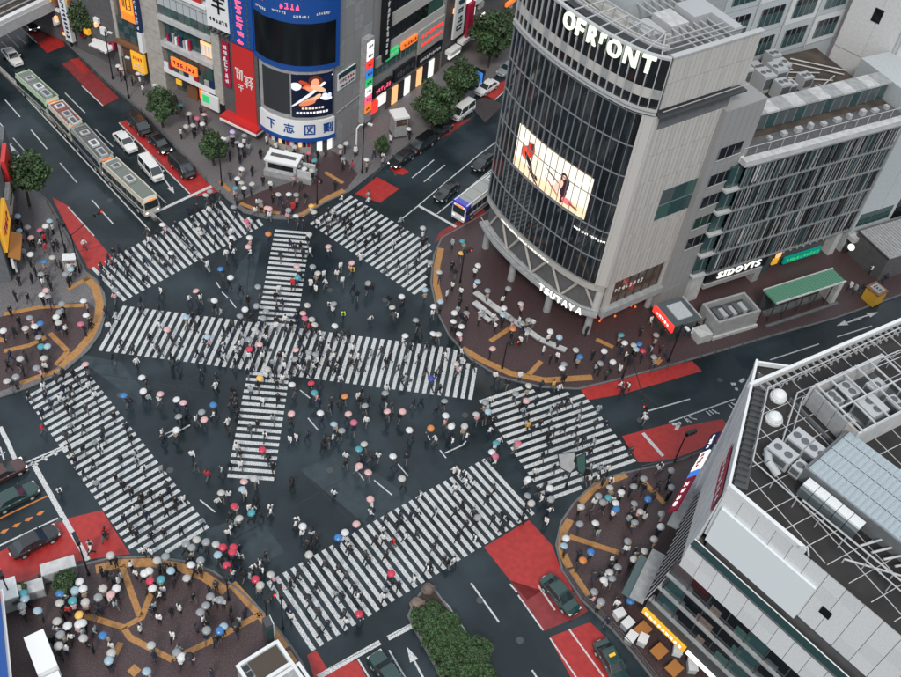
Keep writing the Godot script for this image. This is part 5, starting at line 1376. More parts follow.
	for k in 9: bx(d, "shop_stock", [M.crimson_sign, M.navy_sign, M.beige_wall, M.white_paint][k % 4], la, 15.6 + k * 0.5, 15.95 + k * 0.5, 9.2, 10.3 + 0.2 * (k % 3), -0.7, -0.4)
	bx(d, "lit_display", M.warm_light, la, 21.8, 24.2, 9.4, 11.6, -0.7, -0.6)
	for k in 4: bx(d, "lit_display", M.white_paint, la, 21.9 + k * 0.6, 22.3 + k * 0.6, 9.5, 11.2, -0.58, -0.52)
	bx(d, "red_sign", M.orange_light, la, 16.8, 21.6, 6.0, 7.5, 0.25, 0.5)
	small_print(d, M.crimson_sign, la * Transform3D(Basis(), Vector3(19.2, 6.75, 0.52)), 4.2, 0.9, 6, 250)
	for k in 10: bx(d, "sign_poster", [M.white_paint, M.crimson_sign, M.glass_green, M.beige_wall, M.navy_sign][k % 5], la, 15.0 + k * 0.95, 15.8 + k * 0.95, 5.0, 5.9 + 0.3 * (k % 2), 0.0, 0.2)
	bx(d, "entrance_light", M.orange_light, la, 19.6, 21.4, 0.6, 2.6, -1.9, -1.7)
	bx(d, "entrance_light", M.yellow_light, la, 16.6, 17.6, 2.6, 3.4, -0.4, -0.2)
	bx(d, "entrance_wall", M.timber, la, 17.6, 19.4, 0.2, 2.4, -1.6, -1.3)
	bx(d, "side_board", M.white_paint, la, 22.0, 25.2, 1.6, 4.0, 0.25, 0.5)
	bx(d, "side_board_picture", M.green_light, la, 22.3, 23.6, 2.4, 3.6, 0.5, 0.53)
	bx(d, "red_cornice", M.red_sign, la, 18.0, 23.6, 18.2, 20.0, 0.25, 0.5)
	small_print(d, M.white_paint, la * Transform3D(Basis(), Vector3(20.8, 19.1, 0.52)), 4.6, 0.8, 5, 251)
	bx(d, "cornice", M.white_paint, la, 14.0, 24.4, 17.6, 18.1, -0.5, 0.6)

	# --- shops further along
	var e := thing("yellow_sign_shop", "narrow shop block with orange and yellow signs over teal glazing", "building")
	bx(e, "core", M.dark_wall, la, 5.6, 11.5, 0.14, 26.0, -12.0, -0.6)
	for r in 3:
		for c in 4: bx(e, "pane", M.glass_teal if (c + r) % 2 else M.glass_grey, la, 6.3 + c * 1.1, 7.35 + c * 1.1, 6.3 + r * 1.22, 7.45 + r * 1.22, -0.2, -0.1)
	bx(e, "orange_sign", M.orange_light, la, 7.8, 10.6, 10.1, 17.0, 0.0, 0.3)
	bx(e, "orange_sign_picture", M.yellow_light, la, 8.1, 10.3, 11.4, 14.8, 0.3, 0.34)
	small_print(e, M.crimson_sign, la * Transform3D(Basis(), Vector3(9.2, 13.0, 0.36)), 1.8, 2.8, 3, 260)
	bx(e, "upright_sign", M.navy_sign, la, 10.9, 11.7, 9.4, 15.5, 0.0, 0.7)
	small_print(e, M.white_paint, la * Transform3D(Basis(), Vector3(11.3, 12.4, 0.72)), 0.5, 5.4, 7, 261, true)
	bx(e, "upright_sign", M.white_paint, la, 10.9, 11.7, 6.0, 9.2, 0.0, 0.7)
	bx(e, "yellow_sign", M.yellow_light, la, 8.9, 11.4, 2.4, 5.5, 0.2, 0.7)
	small_print(e, M.red_sign, la * Transform3D(Basis(), Vector3(10.2, 4.6, 0.72)), 1.9, 0.7, 4, 262)
	small_print(e, M.white_paint, la * Transform3D(Basis(), Vector3(10.2, 3.3, 0.72)), 1.8, 1.0, 3, 263)
	bx(e, "awning", M.timber, la, 5.8, 11.2, 5.6, 6.1, -0.5, 0.6)
	bx(e, "wall_band", M.beige_wall, la, 5.6, 6.2, 0.14, 26.0, -0.6, 0.0)
	bx(e, "shop_opening", M.glass_brown, la, 6.2, 8.8, 0.14, 5.0, -0.5, -0.4)
	var g := thing("lantern_shop", "far corner shop with glowing pink and white lanterns beside the overpass", "building")
	bx(g, "core", M.dark_wall, la, -16.0, 5.4, 0.14, 22.0, -12.0, -0.6)
	var r := RandomNumberGenerator.new()
	r.seed = 12
	for k in 26:
		var u := r.randf_range(-8.0, 4.6)
		var v := r.randf_range(0.6, 8.0)
		var w := r.randf_range(0.3, 1.0)
		var h := r.randf_range(0.3, 1.3)
		bx(g, "shop_light" if k % 2 else "shop_sign", [M.warm_light, M.pink_light, M.white_paint, M.beige_wall, M.yellow_light, M.timber, M.crimson_sign][r.randi() % 7], la, u, u + w, v, v + h, -0.55 + 0.01 * k, -0.2 + 0.02 * k)
	bx(g, "awning", M.white_paint, la, 1.2, 4.6, 3.6, 3.9, -0.4, 1.6)
	small_print(g, M.black_paint, la * Transform3D(Basis(), Vector3(2.9, 3.75, 1.62)), 3.0, 0.25, 12, 270)
	bx(g, "upright_sign", M.white_paint, la, -5.2, -3.8, 1.6, 9.0, -0.3, 0.4)
	small_print(g, M.navy_sign, la * Transform3D(Basis(), Vector3(-4.5, 5.4, 0.42)), 0.9, 6.6, 9, 271, true)

	# --- along the north-east road
	var n := thing("banded_office", "grey office block with dark window bands above rows of lit shop signs", "building")
	bx(n, "core", M.panel_grey_dark, ra, 8.7, 28.2, 0.14, 34.0, -14.0, -0.2)
	bx(n, "black_sign", M.black_paint, ra, 10.6, 12.4, 9.6, 30.0, -0.2, 0.5)
	small_print(n, M.white_paint, ra * Transform3D(Basis(), Vector3(11.5, 17.0, 0.52)), 0.7, 13.0, 14, 280, true)
	for y in [11.8, 16.2, 20.6]:
		for c in 10: bx(n, "window", M.glass_black if c < 7 or y > 12 else M.glass_green, ra, 13.1 + c * 1.38, 14.4 + c * 1.38, y, y + 2.0, -0.2, -0.1)
		bx(n, "window_band", M.dark_wall, ra, 13.0, 27.0, y - 0.1, y + 2.1, -0.25, -0.16)
		for r2 in 2: bx(n, "wall_panel", M.panel_grey, ra, 12.9, 27.4, y - 2.2 + r2 * 1.05, y - 1.2 + r2 * 1.05, -0.2, 0.0)
	bx(n, "floor_strip", M.glass_green, ra, 8.9, 27.6, 7.6, 9.0, -0.2, 0.0)
	for c in 16: bx(n, "strip_mullion", M.mullion, ra, 9.0 + c * 1.16, 9.06 + c * 1.16, 7.6, 9.0, 0.0, 0.06)
	bx(n, "shop_sign", M.green_light, ra, 11.8, 15.0, 9.1, 10.3, 0.0, 0.3)
	bx(n, "shop_sign", M.beige_wall, ra, 9.4, 11.0, 9.1, 10.6, 0.0, 0.3)
	bx(n, "shop_sign", M.orange_light, ra, 15.8, 19.8, 9.1, 10.2, 0.0, 0.3)
	small_print(n, M.crimson_sign, ra * Transform3D(Basis(), Vector3(17.8, 9.65, 0.32)), 3.4, 0.7, 6, 281)
	small_print(n, M.white_paint, ra * Transform3D(Basis(), Vector3(13.4, 9.7, 0.32)), 2.6, 0.6, 6, 282)
	bx(n, "sign_wall", M.beige_wall, ra, 20.4, 27.4, 6.2, 10.2, 0.0, 0.2)
	for k in 2: small_print(n, M.red_light, ra * Transform3D(Basis(), Vector3(24.0, 9.0 - k * 1.4, 0.22)), 5.8, 0.8, 8, 283 + k)
	bx(n, "shop_sign", M.black_paint, ra, 8.9, 13.6, 4.2, 5.9, 0.0, 0.4)
	small_print(n, M.pink_light, ra * Transform3D(Basis(), Vector3(11.3, 5.0, 0.42)), 4.0, 1.0, 6, 285)
	bx(n, "shop_sign", M.black_paint, ra, 14.2, 19.6, 4.4, 6.4, 0.0, 0.4)
	small_print(n, M.glass_grey, ra * Transform3D(Basis(), Vector3(16.9, 5.4, 0.42)), 4.6, 1.1, 6, 286)
	bx(n, "shop_sign", M.glass_black, ra, 20.6, 27.2, 4.0, 5.8, 0.0, 0.3)
	small_print(n, M.white_paint, ra * Transform3D(Basis(), Vector3(23.9, 4.9, 0.32)), 5.8, 0.7, 10, 287)
	bx(n, "lit_panel", M.white_light, ra, 10.4, 12.6, 1.8, 3.6, -0.1, 0.1)
	bx(n, "red_panel", M.red_light, ra, 8.2, 10.2, 1.6, 3.4, 0.0, 0.4)
	for k in 9: bx(n, "shop_window", [M.glass_brown, M.warm_light, M.glass_black, M.white_light][k % 4], ra, 12.8 + k * 1.65, 14.2 + k * 1.65, 0.2, 3.2, -0.15, 0.0)
	var m := thing("far_sign_block", "far shop block with white, pink and orange lit signs beyond the trees", "building")
	bx(m, "core", M.dark_wall, ra, 28.4, 60.0, 0.14, 30.0, -14.0, -0.3)
	for k in 30:
		var u := r.randf_range(28.8, 52.0)
		var v := r.randf_range(1.0, 13.0)
		bx(m, "sign", [M.white_light, M.warm_light, M.crimson_sign, M.orange_light, M.white_paint, M.glass_teal, M.beige_wall, M.white_paint][r.randi() % 8], ra, u, u + r.randf_range(1.2, 3.4), v, v + r.randf_range(0.6, 1.6), -0.25 + 0.01 * k, 0.1 + 0.015 * k)
	bx(m, "tall_sign", M.white_paint, ra, 29.6, 32.6, 5.0, 14.0, 0.4, 0.7)
	small_print(m, M.glass_teal, ra * Transform3D(Basis(), Vector3(31.1, 9.6, 0.72)), 2.2, 7.0, 5, 290, true)
	bx(m, "tall_sign", M.crimson_sign, ra, 33.6, 35.2, 3.0, 9.6, 0.4, 0.9)
	for k in 3: bx(m, "awning", M.white_paint, ra, 28.8 + k * 3.4, 31.8 + k * 3.4, 2.6 + 0.5 * (k % 2), 3.2 + 0.5 * (k % 2), 0.0, 1.2)
	# the kiosk and booth on that pavement
	var kb := thing("white_booth", "tall white ticket booth with a flat lid beside the tree on the upper pavement", "booth", v3(Vector2(-12.02, -122.47), 0.14), 0.5)
	bx(kb, "body", M.concrete, Transform3D(), -1.0, 1.0, 0, 3.4, -1.0, 1.0)
	bx(kb, "lid", M.white_paint, Transform3D(), -1.2, 1.2, 3.4, 3.7, -1.2, 1.2)
	bx(kb, "window", M.glass_brown, Transform3D(), -0.8, 0.8, 2.2, 3.2, 1.0, 1.05)
	bx(kb, "base", M.steel_dark, Transform3D(), -1.05, 1.05, 0, 0.3, -1.05, 1.05)
	var ab := thing("advert_panel", "upright advertising panel with a glowing blue picture beside the white car", "sign", v3(Vector2(-1.29, -138.03), 0.14), -0.5)
	bx(ab, "frame", M.black_paint, Transform3D(), -0.9, 0.9, 0, 3.2, -0.2, 0.2)
	bx(ab, "screen", M.blue_light, Transform3D(), -0.7, 0.7, 0.8, 2.9, 0.2, 0.24)

	# --- the subway entrance on the corner
	var s := thing("subway_entrance", "low grey subway entrance with a slotted roof on the corner pavement", "entrance", v3(Vector2(-25.54, -109.07), 0.14), 0.0)
	var sf := frame(Vector2(-28.68, -108.58) , Vector2(-22.76, -107.89))
	s.position = Vector3(0, 0.14, 0)
	bx(s, "plinth", M.concrete, sf, -0.3, 6.6, 0.0, 0.9, -2.6, 0.1)
	bx(s, "house", M.concrete_light, sf, 0.0, 4.4, 0.9, 2.6, -2.4, 0.0)
	bx(s, "roof_rim", M.white_paint, sf, -0.15, 4.55, 2.6, 2.85, -2.55, 0.15)
	bx(s, "roof_slot", M.dark_wall, sf, 0.4, 4.0, 2.86, 2.9, -1.6, -0.9)
	bx(s, "stair_wall", M.concrete_light, sf, 4.5, 6.5, 0.9, 1.9, -2.2, -1.9)
	bx(s, "stair_wall", M.concrete_light, sf, 4.5, 6.5, 0.9, 1.9, -0.4, -0.1)
	for k in 5: bx(s, "step", M.concrete_dark, sf, 4.6 + k * 0.36, 4.94 + k * 0.36, 0.9, 1.7 - k * 0.15, -1.9, -0.4)
	bx(s, "window", M.glass_black, sf, 0.4, 4.0, 1.5, 2.3, 0.0, 0.05)

	# --- the overpass in the top left corner
	var o := thing("overpass", "pale grey railway overpass crossing the road in the upper corner", "bridge")
	var ox := frame(Vector2(-71.5, -125.4), Vector2(-66.9, -134.8))
	# the girder's near edge runs from (-71.5, -125.4) to (-66.9, -134.8), the deck lies to its north-west
	bx(o, "girder", M.concrete_light, ox, -60.0, 40.0, 5.4, 7.0, -0.5, 0.0)
	bx(o, "deck", M.concrete_dark, ox, -60.0, 40.0, 5.6, 6.4, -12.0, -0.5)
	bx(o, "parapet", M.panel_white, ox, -60.0, 40.0, 7.0, 7.6, -0.9, -0.1)
	for k in 2: bx(o, "rail", M.steel, ox, -60.0, 40.0, 7.1, 7.25, -2.4 - k * 1.5, -2.25 - k * 1.5)
	bx(o, "track_bed", M.roof_brown, ox, -60.0, 40.0, 6.4, 6.9, -5.0, -1.2)
	bx(o, "cable_trough", M.concrete_light, ox, -60.0, 40.0, 6.4, 7.1, -1.2, -0.9)
	for u in [-16.0, 13.0, 30.0]:
		bx(o, "pier", M.concrete, ox, u, u + 1.4, 0.14, 5.4, -9.0, -1.0)
	# --- the sign-covered corner at the left edge
	var q := thing("left_sign_building", "shop corner with stacked red, white, yellow and orange signs at the left edge", "building")
	var qf := frame(Vector2(-57.2, -93.4), Vector2(-53.4, -82.6))
	qf = frame(Vector2(-53.2, -81.8), Vector2(-57.6, -94.4))
	bx(q, "core", M.concrete_dark, qf, 0.00, 19.30, 0.14, 9.0, -10.0, -0.3)
	bx(q, "yellow_sign", M.yellow_light, qf, 0.70, 6.70, 4.2, 7.6, -0.3, 0.1)
	small_print(q, M.red_sign, qf * Transform3D(Basis(), Vector3(3.70, 6.0, 0.12)), 4.6, 1.8, 3, 300)
	bx(q, "orange_awning", M.orange_cloth, qf * Transform3D(Basis(Vector3.RIGHT, 0.5), Vector3(0, 3.6, 0.6)), 0.30, 4.90, -0.1, 0.05, -0.6, 0.8)
	bx(q, "price_board", M.white_paint, qf, 0.70, 4.30, 1.6, 2.9, 0.1, 0.4)
	small_print(q, M.black_paint, qf * Transform3D(Basis(), Vector3(2.50, 2.2, 0.42)), 3.0, 0.9, 6, 301)
	bx(q, "red_sign", M.red_sign, qf, 11.10, 14.90, 6.2, 9.6, -0.2, 0.3)
	bx(q, "white_sign", M.beige_wall, qf, 7.30, 10.70, 4.4, 6.8, -0.2, 0.3)
	small_print(q, M.black_paint, qf * Transform3D(Basis(), Vector3(9.00, 5.6, 0.32)), 2.8, 1.0, 6, 302)
	bx(q, "roof_cabinet", M.machine, qf, 11.90, 15.50, 9.0, 10.2, -3.4, -0.6)
	bx(q, "shop_front", M.glass_brown, qf, 4.80, 13.30, 0.2, 3.4, -0.3, -0.15)
	var st := thing("standing_sign", "white upright sign board standing before the yellow shop", "sign", v3(Vector2(-53.74, -83.87), 0.14), -1.1)
	bx(st, "board", M.white_paint, Transform3D(), -0.9, 0.9, 0.3, 3.0, -0.1, 0.1)
	bx(st, "foot", M.steel_dark, Transform3D(), -1.0, 1.0, 0, 0.3, -0.25, 0.25)
	small_print(st, M.crimson_sign, Transform3D(Basis(), Vector3(0, 1.6, 0.11)), 1.4, 2.0, 3, 303)

	# --- roofs and boxes at the lower edge
	var b1 := thing("gravel_roof_entrance", "flat-roofed stair house with gravel top and pale rim at the lower edge", "entrance")
	var b1f := frame(Vector2(-14.7, -37.2), Vector2(-12.0, -34.8))
	b1f = frame(Vector2(-14.6, -37.2), Vector2(-12.4, -34.9))
	bx(b1, "wall", M.concrete, b1f, 0.0, 6.0, 0.14, 2.8, -4.1, 0.0)
	bx(b1, "gravel", M.gravel, b1f, 0.3, 2.4, 2.8, 2.86, -3.8, -0.9)
	for e2 in [[0.0, 6.0, -4.2, -3.9], [0.0, 2.7, -0.2, 0.1], [-0.05, 0.25, -3.9, -0.2], [2.4, 2.7, -3.9, -0.2]]:
		bx(b1, "rim", M.panel_white, b1f, e2[0], e2[1], 2.8, 3.05, e2[2], e2[3])
	for k in 3: bx(b1, "skylight", M.glass_black, b1f, 0.4 + k * 0.7, 0.95 + k * 0.7, 2.8, 2.9, -0.8, -0.3)
	var b2 := thing("open_stair_house", "second stair house with dark open roof and white rim at the lower edge", "entrance")
	bx(b2, "wall", M.concrete, b1f, 2.9, 8.0, 0.14, 2.5, -4.6, -0.3)
	for e2 in [[2.8, 8.0, -4.7, -4.4], [2.8, 3.1, -4.4, -0.6], [2.8, 8.0, -0.6, -0.3]]:
		bx(b2, "rim", M.panel_white, b1f, e2[0], e2[1], 2.5, 2.85, e2[2], e2[3])
	bx(b2, "pit", M.dark_wall, b1f, 3.1, 8.0, 2.5, 2.56, -4.4, -0.6)
	for k in 5: bx(b2, "grille", M.steel, b1f, 3.4 + k * 0.5, 3.55 + k * 0.5, 2.56, 2.64, -3.6, -1.4)
	var tv := thing("info_pillar", "tall dark information pillar with pale sides before the gravel roof", "sign", v3(Vector2(-12.77, -41.32), 0.14), 0.6)
	bx(tv, "case", M.steel_dark, Transform3D(), -0.35, 0.35, 0, 3.6, -0.5, 0.5)
	bx(tv, "side_panel", M.panel_white, Transform3D(), 0.35, 0.42, 0.2, 3.6, -0.5, 0.5)
	bx(tv, "screen", M.glass_teal, Transform3D(), -0.3, 0.3, 1.0, 3.2, 0.5, 0.55)
	var c1 := thing("white_box_truck", "parked white box lorry seen from above at the lower left edge", "truck")
	var cf := frame(Vector2(-33.4, -36.9), Vector2(-31.0, -33.9))
	bx(c1, "box", M.white_paint, cf, 0.0, 3.9, 0.9, 3.1, -1.7, 0.0)
	bx(c1, "cab", M.white_paint, cf, 4.0, 5.8, 0.5, 2.4, -1.6, -0.1)
	bx(c1, "windscreen", M.glass_black, cf, 4.3, 5.82, 1.5, 2.3, -1.5, -0.2)
	bx(c1, "chassis", M.black_paint, cf, 0.0, 5.6, 0.45, 0.9, -1.5, -0.2)
	for k in 4:
		var wsh := Shape.new()
		var wc := cf * Vector3(0.9 if k < 2 else 4.8, 0.6, -0.2 if k % 2 else -1.5)
		wsh.tube(wc - cf.basis.z * 0.15, wc + cf.basis.z * 0.15, 0.45, 0.45, 14)
		part(c1, "wheel", wsh.mesh(), M.black_paint)
	var c2 := thing("striped_roof_building", "curved white building edge with a blue and red stripe at the lower left corner", "building")
	var gf := frame(Vector2(-38.5, -42.0), Vector2(-31.0, -29.0))
	gf = frame(Vector2(-29.2, -26.0), Vector2(-36.2, -39.6))
	bx(c2, "wall", M.white_wall, gf, 1.3, 16.3, 0.14, 5.4, -6.0, -0.9)
	bx(c2, "blue_stripe", M.blue_sign, gf, 1.3, 14.7, 4.6, 5.0, -0.9, 0.0)
	bx(c2, "red_stripe", M.red_sign, gf, 14.8, 15.9, 4.6, 5.0, -0.9, 0.0)
	bx(c2, "white_stripe", M.white_paint, gf, 1.3, 16.1, 4.4, 4.6, -0.9, 0.25)
	bx(c2, "roof", M.panel_white, gf, 1.3, 16.3, 5.4, 5.7, -3.4, -1.0)
	bx(c2, "roof_slot", M.dark_wall, gf, 1.3, 16.3, 5.4, 5.5, -6.0, -3.5)
	for k in 3: bx(c2, "roof_bar", M.panel_white, gf, 1.3, 13.3, 5.5, 5.8, -4.2 - k * 0.7, -4.0 - k * 0.7)
	var ut := thing("roof_cabinet", "pale flat cabinet top beside the striped building at the left edge", "cabinet", v3(Vector2(-37.26, -41.21), 0.14), 0.55)
	bx(ut, "body", M.concrete, Transform3D(), -1.2, 1.2, 0, 2.2, -1.0, 1.0)
	bx(ut, "lid", M.panel_white, Transform3D(), -1.3, 1.3, 2.2, 2.4, -1.1, 1.1)
	for p in [[Vector2(-35.08, -42.59), "utility_box", "smaller grey utility cabinet by the taxi lane railing", 0.8, 0.6, 1.3], [Vector2(-33.68, -44.94), "utility_box", "longer pale utility cabinet by the taxi lane railing", 1.5, 0.6, 1.4]]:
		var ub := thing(p[1], p[2], "cabinet", v3(p[0], 0.14), 0.52, "utility cabinets by the taxi lane")
		bx(ub, "body", M.concrete, Transform3D(), -p[3], p[3], 0.1, p[5], -p[4], p[4])
		bx(ub, "lid", M.concrete_light, Transform3D(), -p[3] - 0.05, p[3] + 0.05, p[5], p[5] + 0.12, -p[4] - 0.05, p[4] + 0.05)
		bx(ub, "plinth", M.concrete_dark, Transform3D(), -p[3] - 0.05, p[3] + 0.05, 0, 0.1, -p[4] - 0.05, p[4] + 0.05)
		for k in 2: bx(ub, "door", M.machine, Transform3D(), -p[3] * 0.9 + k * p[3] * 0.95, -p[3] * 0.05 + k * p[3] * 0.92, 0.2, p[5] - 0.1, p[4], p[4] + 0.03)


# ---------------------------------------------------------------- vehicles (forward = +x)
func heading(d: Vector2) -> float:
	return atan2(-d.y, d.x)


func loft(stations: Array) -> ArrayMesh:
	# stations along x: [x, y_bottom, y_top, half_width]; rounded sections
	var sh := Shape.new()
	var rings := []
	for s in stations:
		var x: float = s[0]
		var b: float = s[1]
		var t: float = s[2]
		var w: float = s[3]
		var h := t - b
		rings.append([Vector3(x, b, -w * 0.9), Vector3(x, b + h * 0.25, -w), Vector3(x, t - h * 0.22, -w * 0.98), Vector3(x, t, -w * 0.84), Vector3(x, t + h * 0.03, 0), Vector3(x, t, w * 0.84), Vector3(x, t - h * 0.22, w * 0.98), Vector3(x, b + h * 0.25, w), Vector3(x, b, w * 0.9)])
	for i in rings.size() - 1:
		for k in 9:
			var j := (k + 1) % 9
			sh.quad(rings[i][k], rings[i][j], rings[i + 1][j], rings[i + 1][k])
	for k in range(1, 8):
		sh.tri(rings[0][0], rings[0][k + 1], rings[0][k])
		var z: Array = rings[rings.size() - 1]
		sh.tri(z[0], z[k], z[k + 1])
	return sh.mesh()


func add_wheels(c: Node3D, xs: Array, w: float, r: float) -> void:
	var ty := Shape.new()
	ty.tube(Vector3(0, 0, -0.11), Vector3(0, 0, 0.11), r, r, 16)
	var tm := ty.mesh()
	var ri := Shape.new()
	ri.tube(Vector3(0, 0, -0.116), Vector3(0, 0, 0.116), r * 0.6, r * 0.6, 12)
	var rm := ri.mesh()
	for x: float in xs:
		for s in [-1, 1]:
			var wheel := part(c, "wheel", tm, M.tyre, Transform3D(Basis(), Vector3(x, r, s * (w - 0.09))))
			part(wheel, "rim", rm, M.steel)


func make_car(label: String, paint: Material, style: String, at: Vector3, turn: float, group: String, taxi := false, beams := false) -> Node3D:
	var c := thing({"sedan": "sedan_car", "van": "van", "minivan": "minivan"}[style], label, "van" if style != "sedan" else "car", at, turn, group)
	var w := 0.88
	var gh: Array   # greenhouse: base x0 x1, roof x0 x1, shoulder y, roof y
	if style == "sedan":
		part(c, "body", loft([[-2.32, 0.42, 0.8, 0.7], [-2.22, 0.28, 0.93, 0.83], [-1.3, 0.22, 0.99, w], [0.9, 0.22, 0.97, w], [1.9, 0.25, 0.88, 0.85], [2.28, 0.32, 0.74, 0.74], [2.36, 0.42, 0.62, 0.62]]), paint)
		gh = [-1.75, 1.15, -1.05, 0.35, 0.96, 1.46]
	elif style == "minivan":
		part(c, "body", loft([[-2.4, 0.45, 0.95, 0.76], [-2.34, 0.25, 1.08, 0.9], [-1.0, 0.22, 1.1, 0.92], [1.3, 0.22, 1.08, 0.92], [2.1, 0.25, 0.98, 0.88], [2.4, 0.34, 0.78, 0.75]]), paint)
		w = 0.92
		gh = [-2.34, 1.75, -2.2, 0.85, 1.06, 1.86]
	else:
		part(c, "body", loft([[-2.3, 0.45, 1.0, 0.78], [-2.26, 0.25, 1.12, 0.86], [-1.0, 0.22, 1.14, 0.87], [1.6, 0.22, 1.1, 0.87], [2.15, 0.25, 0.98, 0.85], [2.32, 0.36, 0.8, 0.76]]), paint)
		gh = [-2.26, 2.0, -2.16, 1.25, 1.1, 1.98]
	var y0: float = gh[4]
	var y1: float = gh[5]
	var wb := w * 0.9
	var wr := w * 0.76
	var pts := [Vector3(gh[0], y0, -wb), Vector3(gh[1], y0, -wb), Vector3(gh[1], y0, wb), Vector3(gh[0], y0, wb), Vector3(gh[2], y1, -wr), Vector3(gh[3], y1, -wr), Vector3(gh[3], y1, wr), Vector3(gh[2], y1, wr)]
	for q in [["windscreen", 2, 6, 5, 1], ["rear_window", 0, 4, 7, 3], ["side_window", 1, 5, 4, 0], ["side_window", 3, 7, 6, 2]]:
		var sh := Shape.new()
		sh.quad(pts[q[1]], pts[q[2]], pts[q[3]], pts[q[4]])
		part(c, q[0], sh.mesh(), M.car_glass)
	var rf := Shape.new()
	rf.quad(pts[4] + Vector3(0, 0.02, 0), pts[5] + Vector3(0, 0.02, 0), pts[6] + Vector3(0, 0.02, 0), pts[7] + Vector3(0, 0.02, 0))
	part(c, "roof", loft([[gh[2] - 0.12, y1 - 0.06, y1 - 0.02, wr], [gh[2] + 0.1, y1 - 0.06, y1 + 0.03, wr + 0.02], [(gh[2] + gh[3]) * 0.5, y1 - 0.06, y1 + 0.05, wr + 0.03], [gh[3] - 0.1, y1 - 0.06, y1 + 0.02, wr + 0.02], [gh[3] + 0.1, y1 - 0.07, y1 - 0.03, wr]]), paint)
	for s in [-1, 1]:
		for e in [[gh[1], gh[3]], [gh[0], gh[2]], [(gh[0] + gh[1]) * 0.5 - 0.1, (gh[2] + gh[3]) * 0.5 - 0.05]]:
			var ps := Shape.new()
			ps.tube(Vector3(e[0], y0, s * wb), Vector3(e[1], y1, s * wr), 0.045, 0.04, 5)
			part(c, "pillar", ps.mesh(), paint)
		bx(c, "mirror", paint, Transform3D(), gh[1] - 0.35, gh[1] - 0.2, y0, y0 + 0.15, s * (w + 0.12) - 0.09, s * (w + 0.12) + 0.09)
		bx(c, "headlight", M.headlight_on if beams else M.headlight, Transform3D(), 2.12, 2.33, 0.6, 0.74, s * 0.62 - 0.15, s * 0.62 + 0.15)
		bx(c, "taillight", M.taillight_on if beams else M.taillight, Transform3D(), -2.33, -2.2, 0.66, 0.84, s * 0.64 - 0.14, s * 0.64 + 0.14)
		for k in 2: bx(c, "door_handle", M.steel, Transform3D(), -0.9 + k * 1.1, -0.72 + k * 1.1, 0.86, 0.9, s * w * 0.97 - 0.02, s * w * 0.97 + 0.03)
	bx(c, "front_bumper", paint, Transform3D(), 2.2, 2.42, 0.28, 0.5, -0.7, 0.7)
	bx(c, "number_plate", M.white_paint, Transform3D(), 2.41, 2.44, 0.36, 0.48, -0.17, 0.17)
	bx(c, "number_plate", M.white_paint, Transform3D(), -2.44, -2.3, 0.5, 0.62, -0.17, 0.17)
	bx(c, "grille", M.black_paint, Transform3D(), 2.24, 2.37, 0.5, 0.6, -0.42, 0.42)
	if taxi:
		bx(c, "roof_lamp", M.yellow_light if taxi else M.white_paint, Transform3D(), -0.45, -0.2, y1 + 0.04, y1 + 0.2, -0.3, 0.3)
	add_wheels(c, [1.42, -1.38], w, 0.33)
	return c


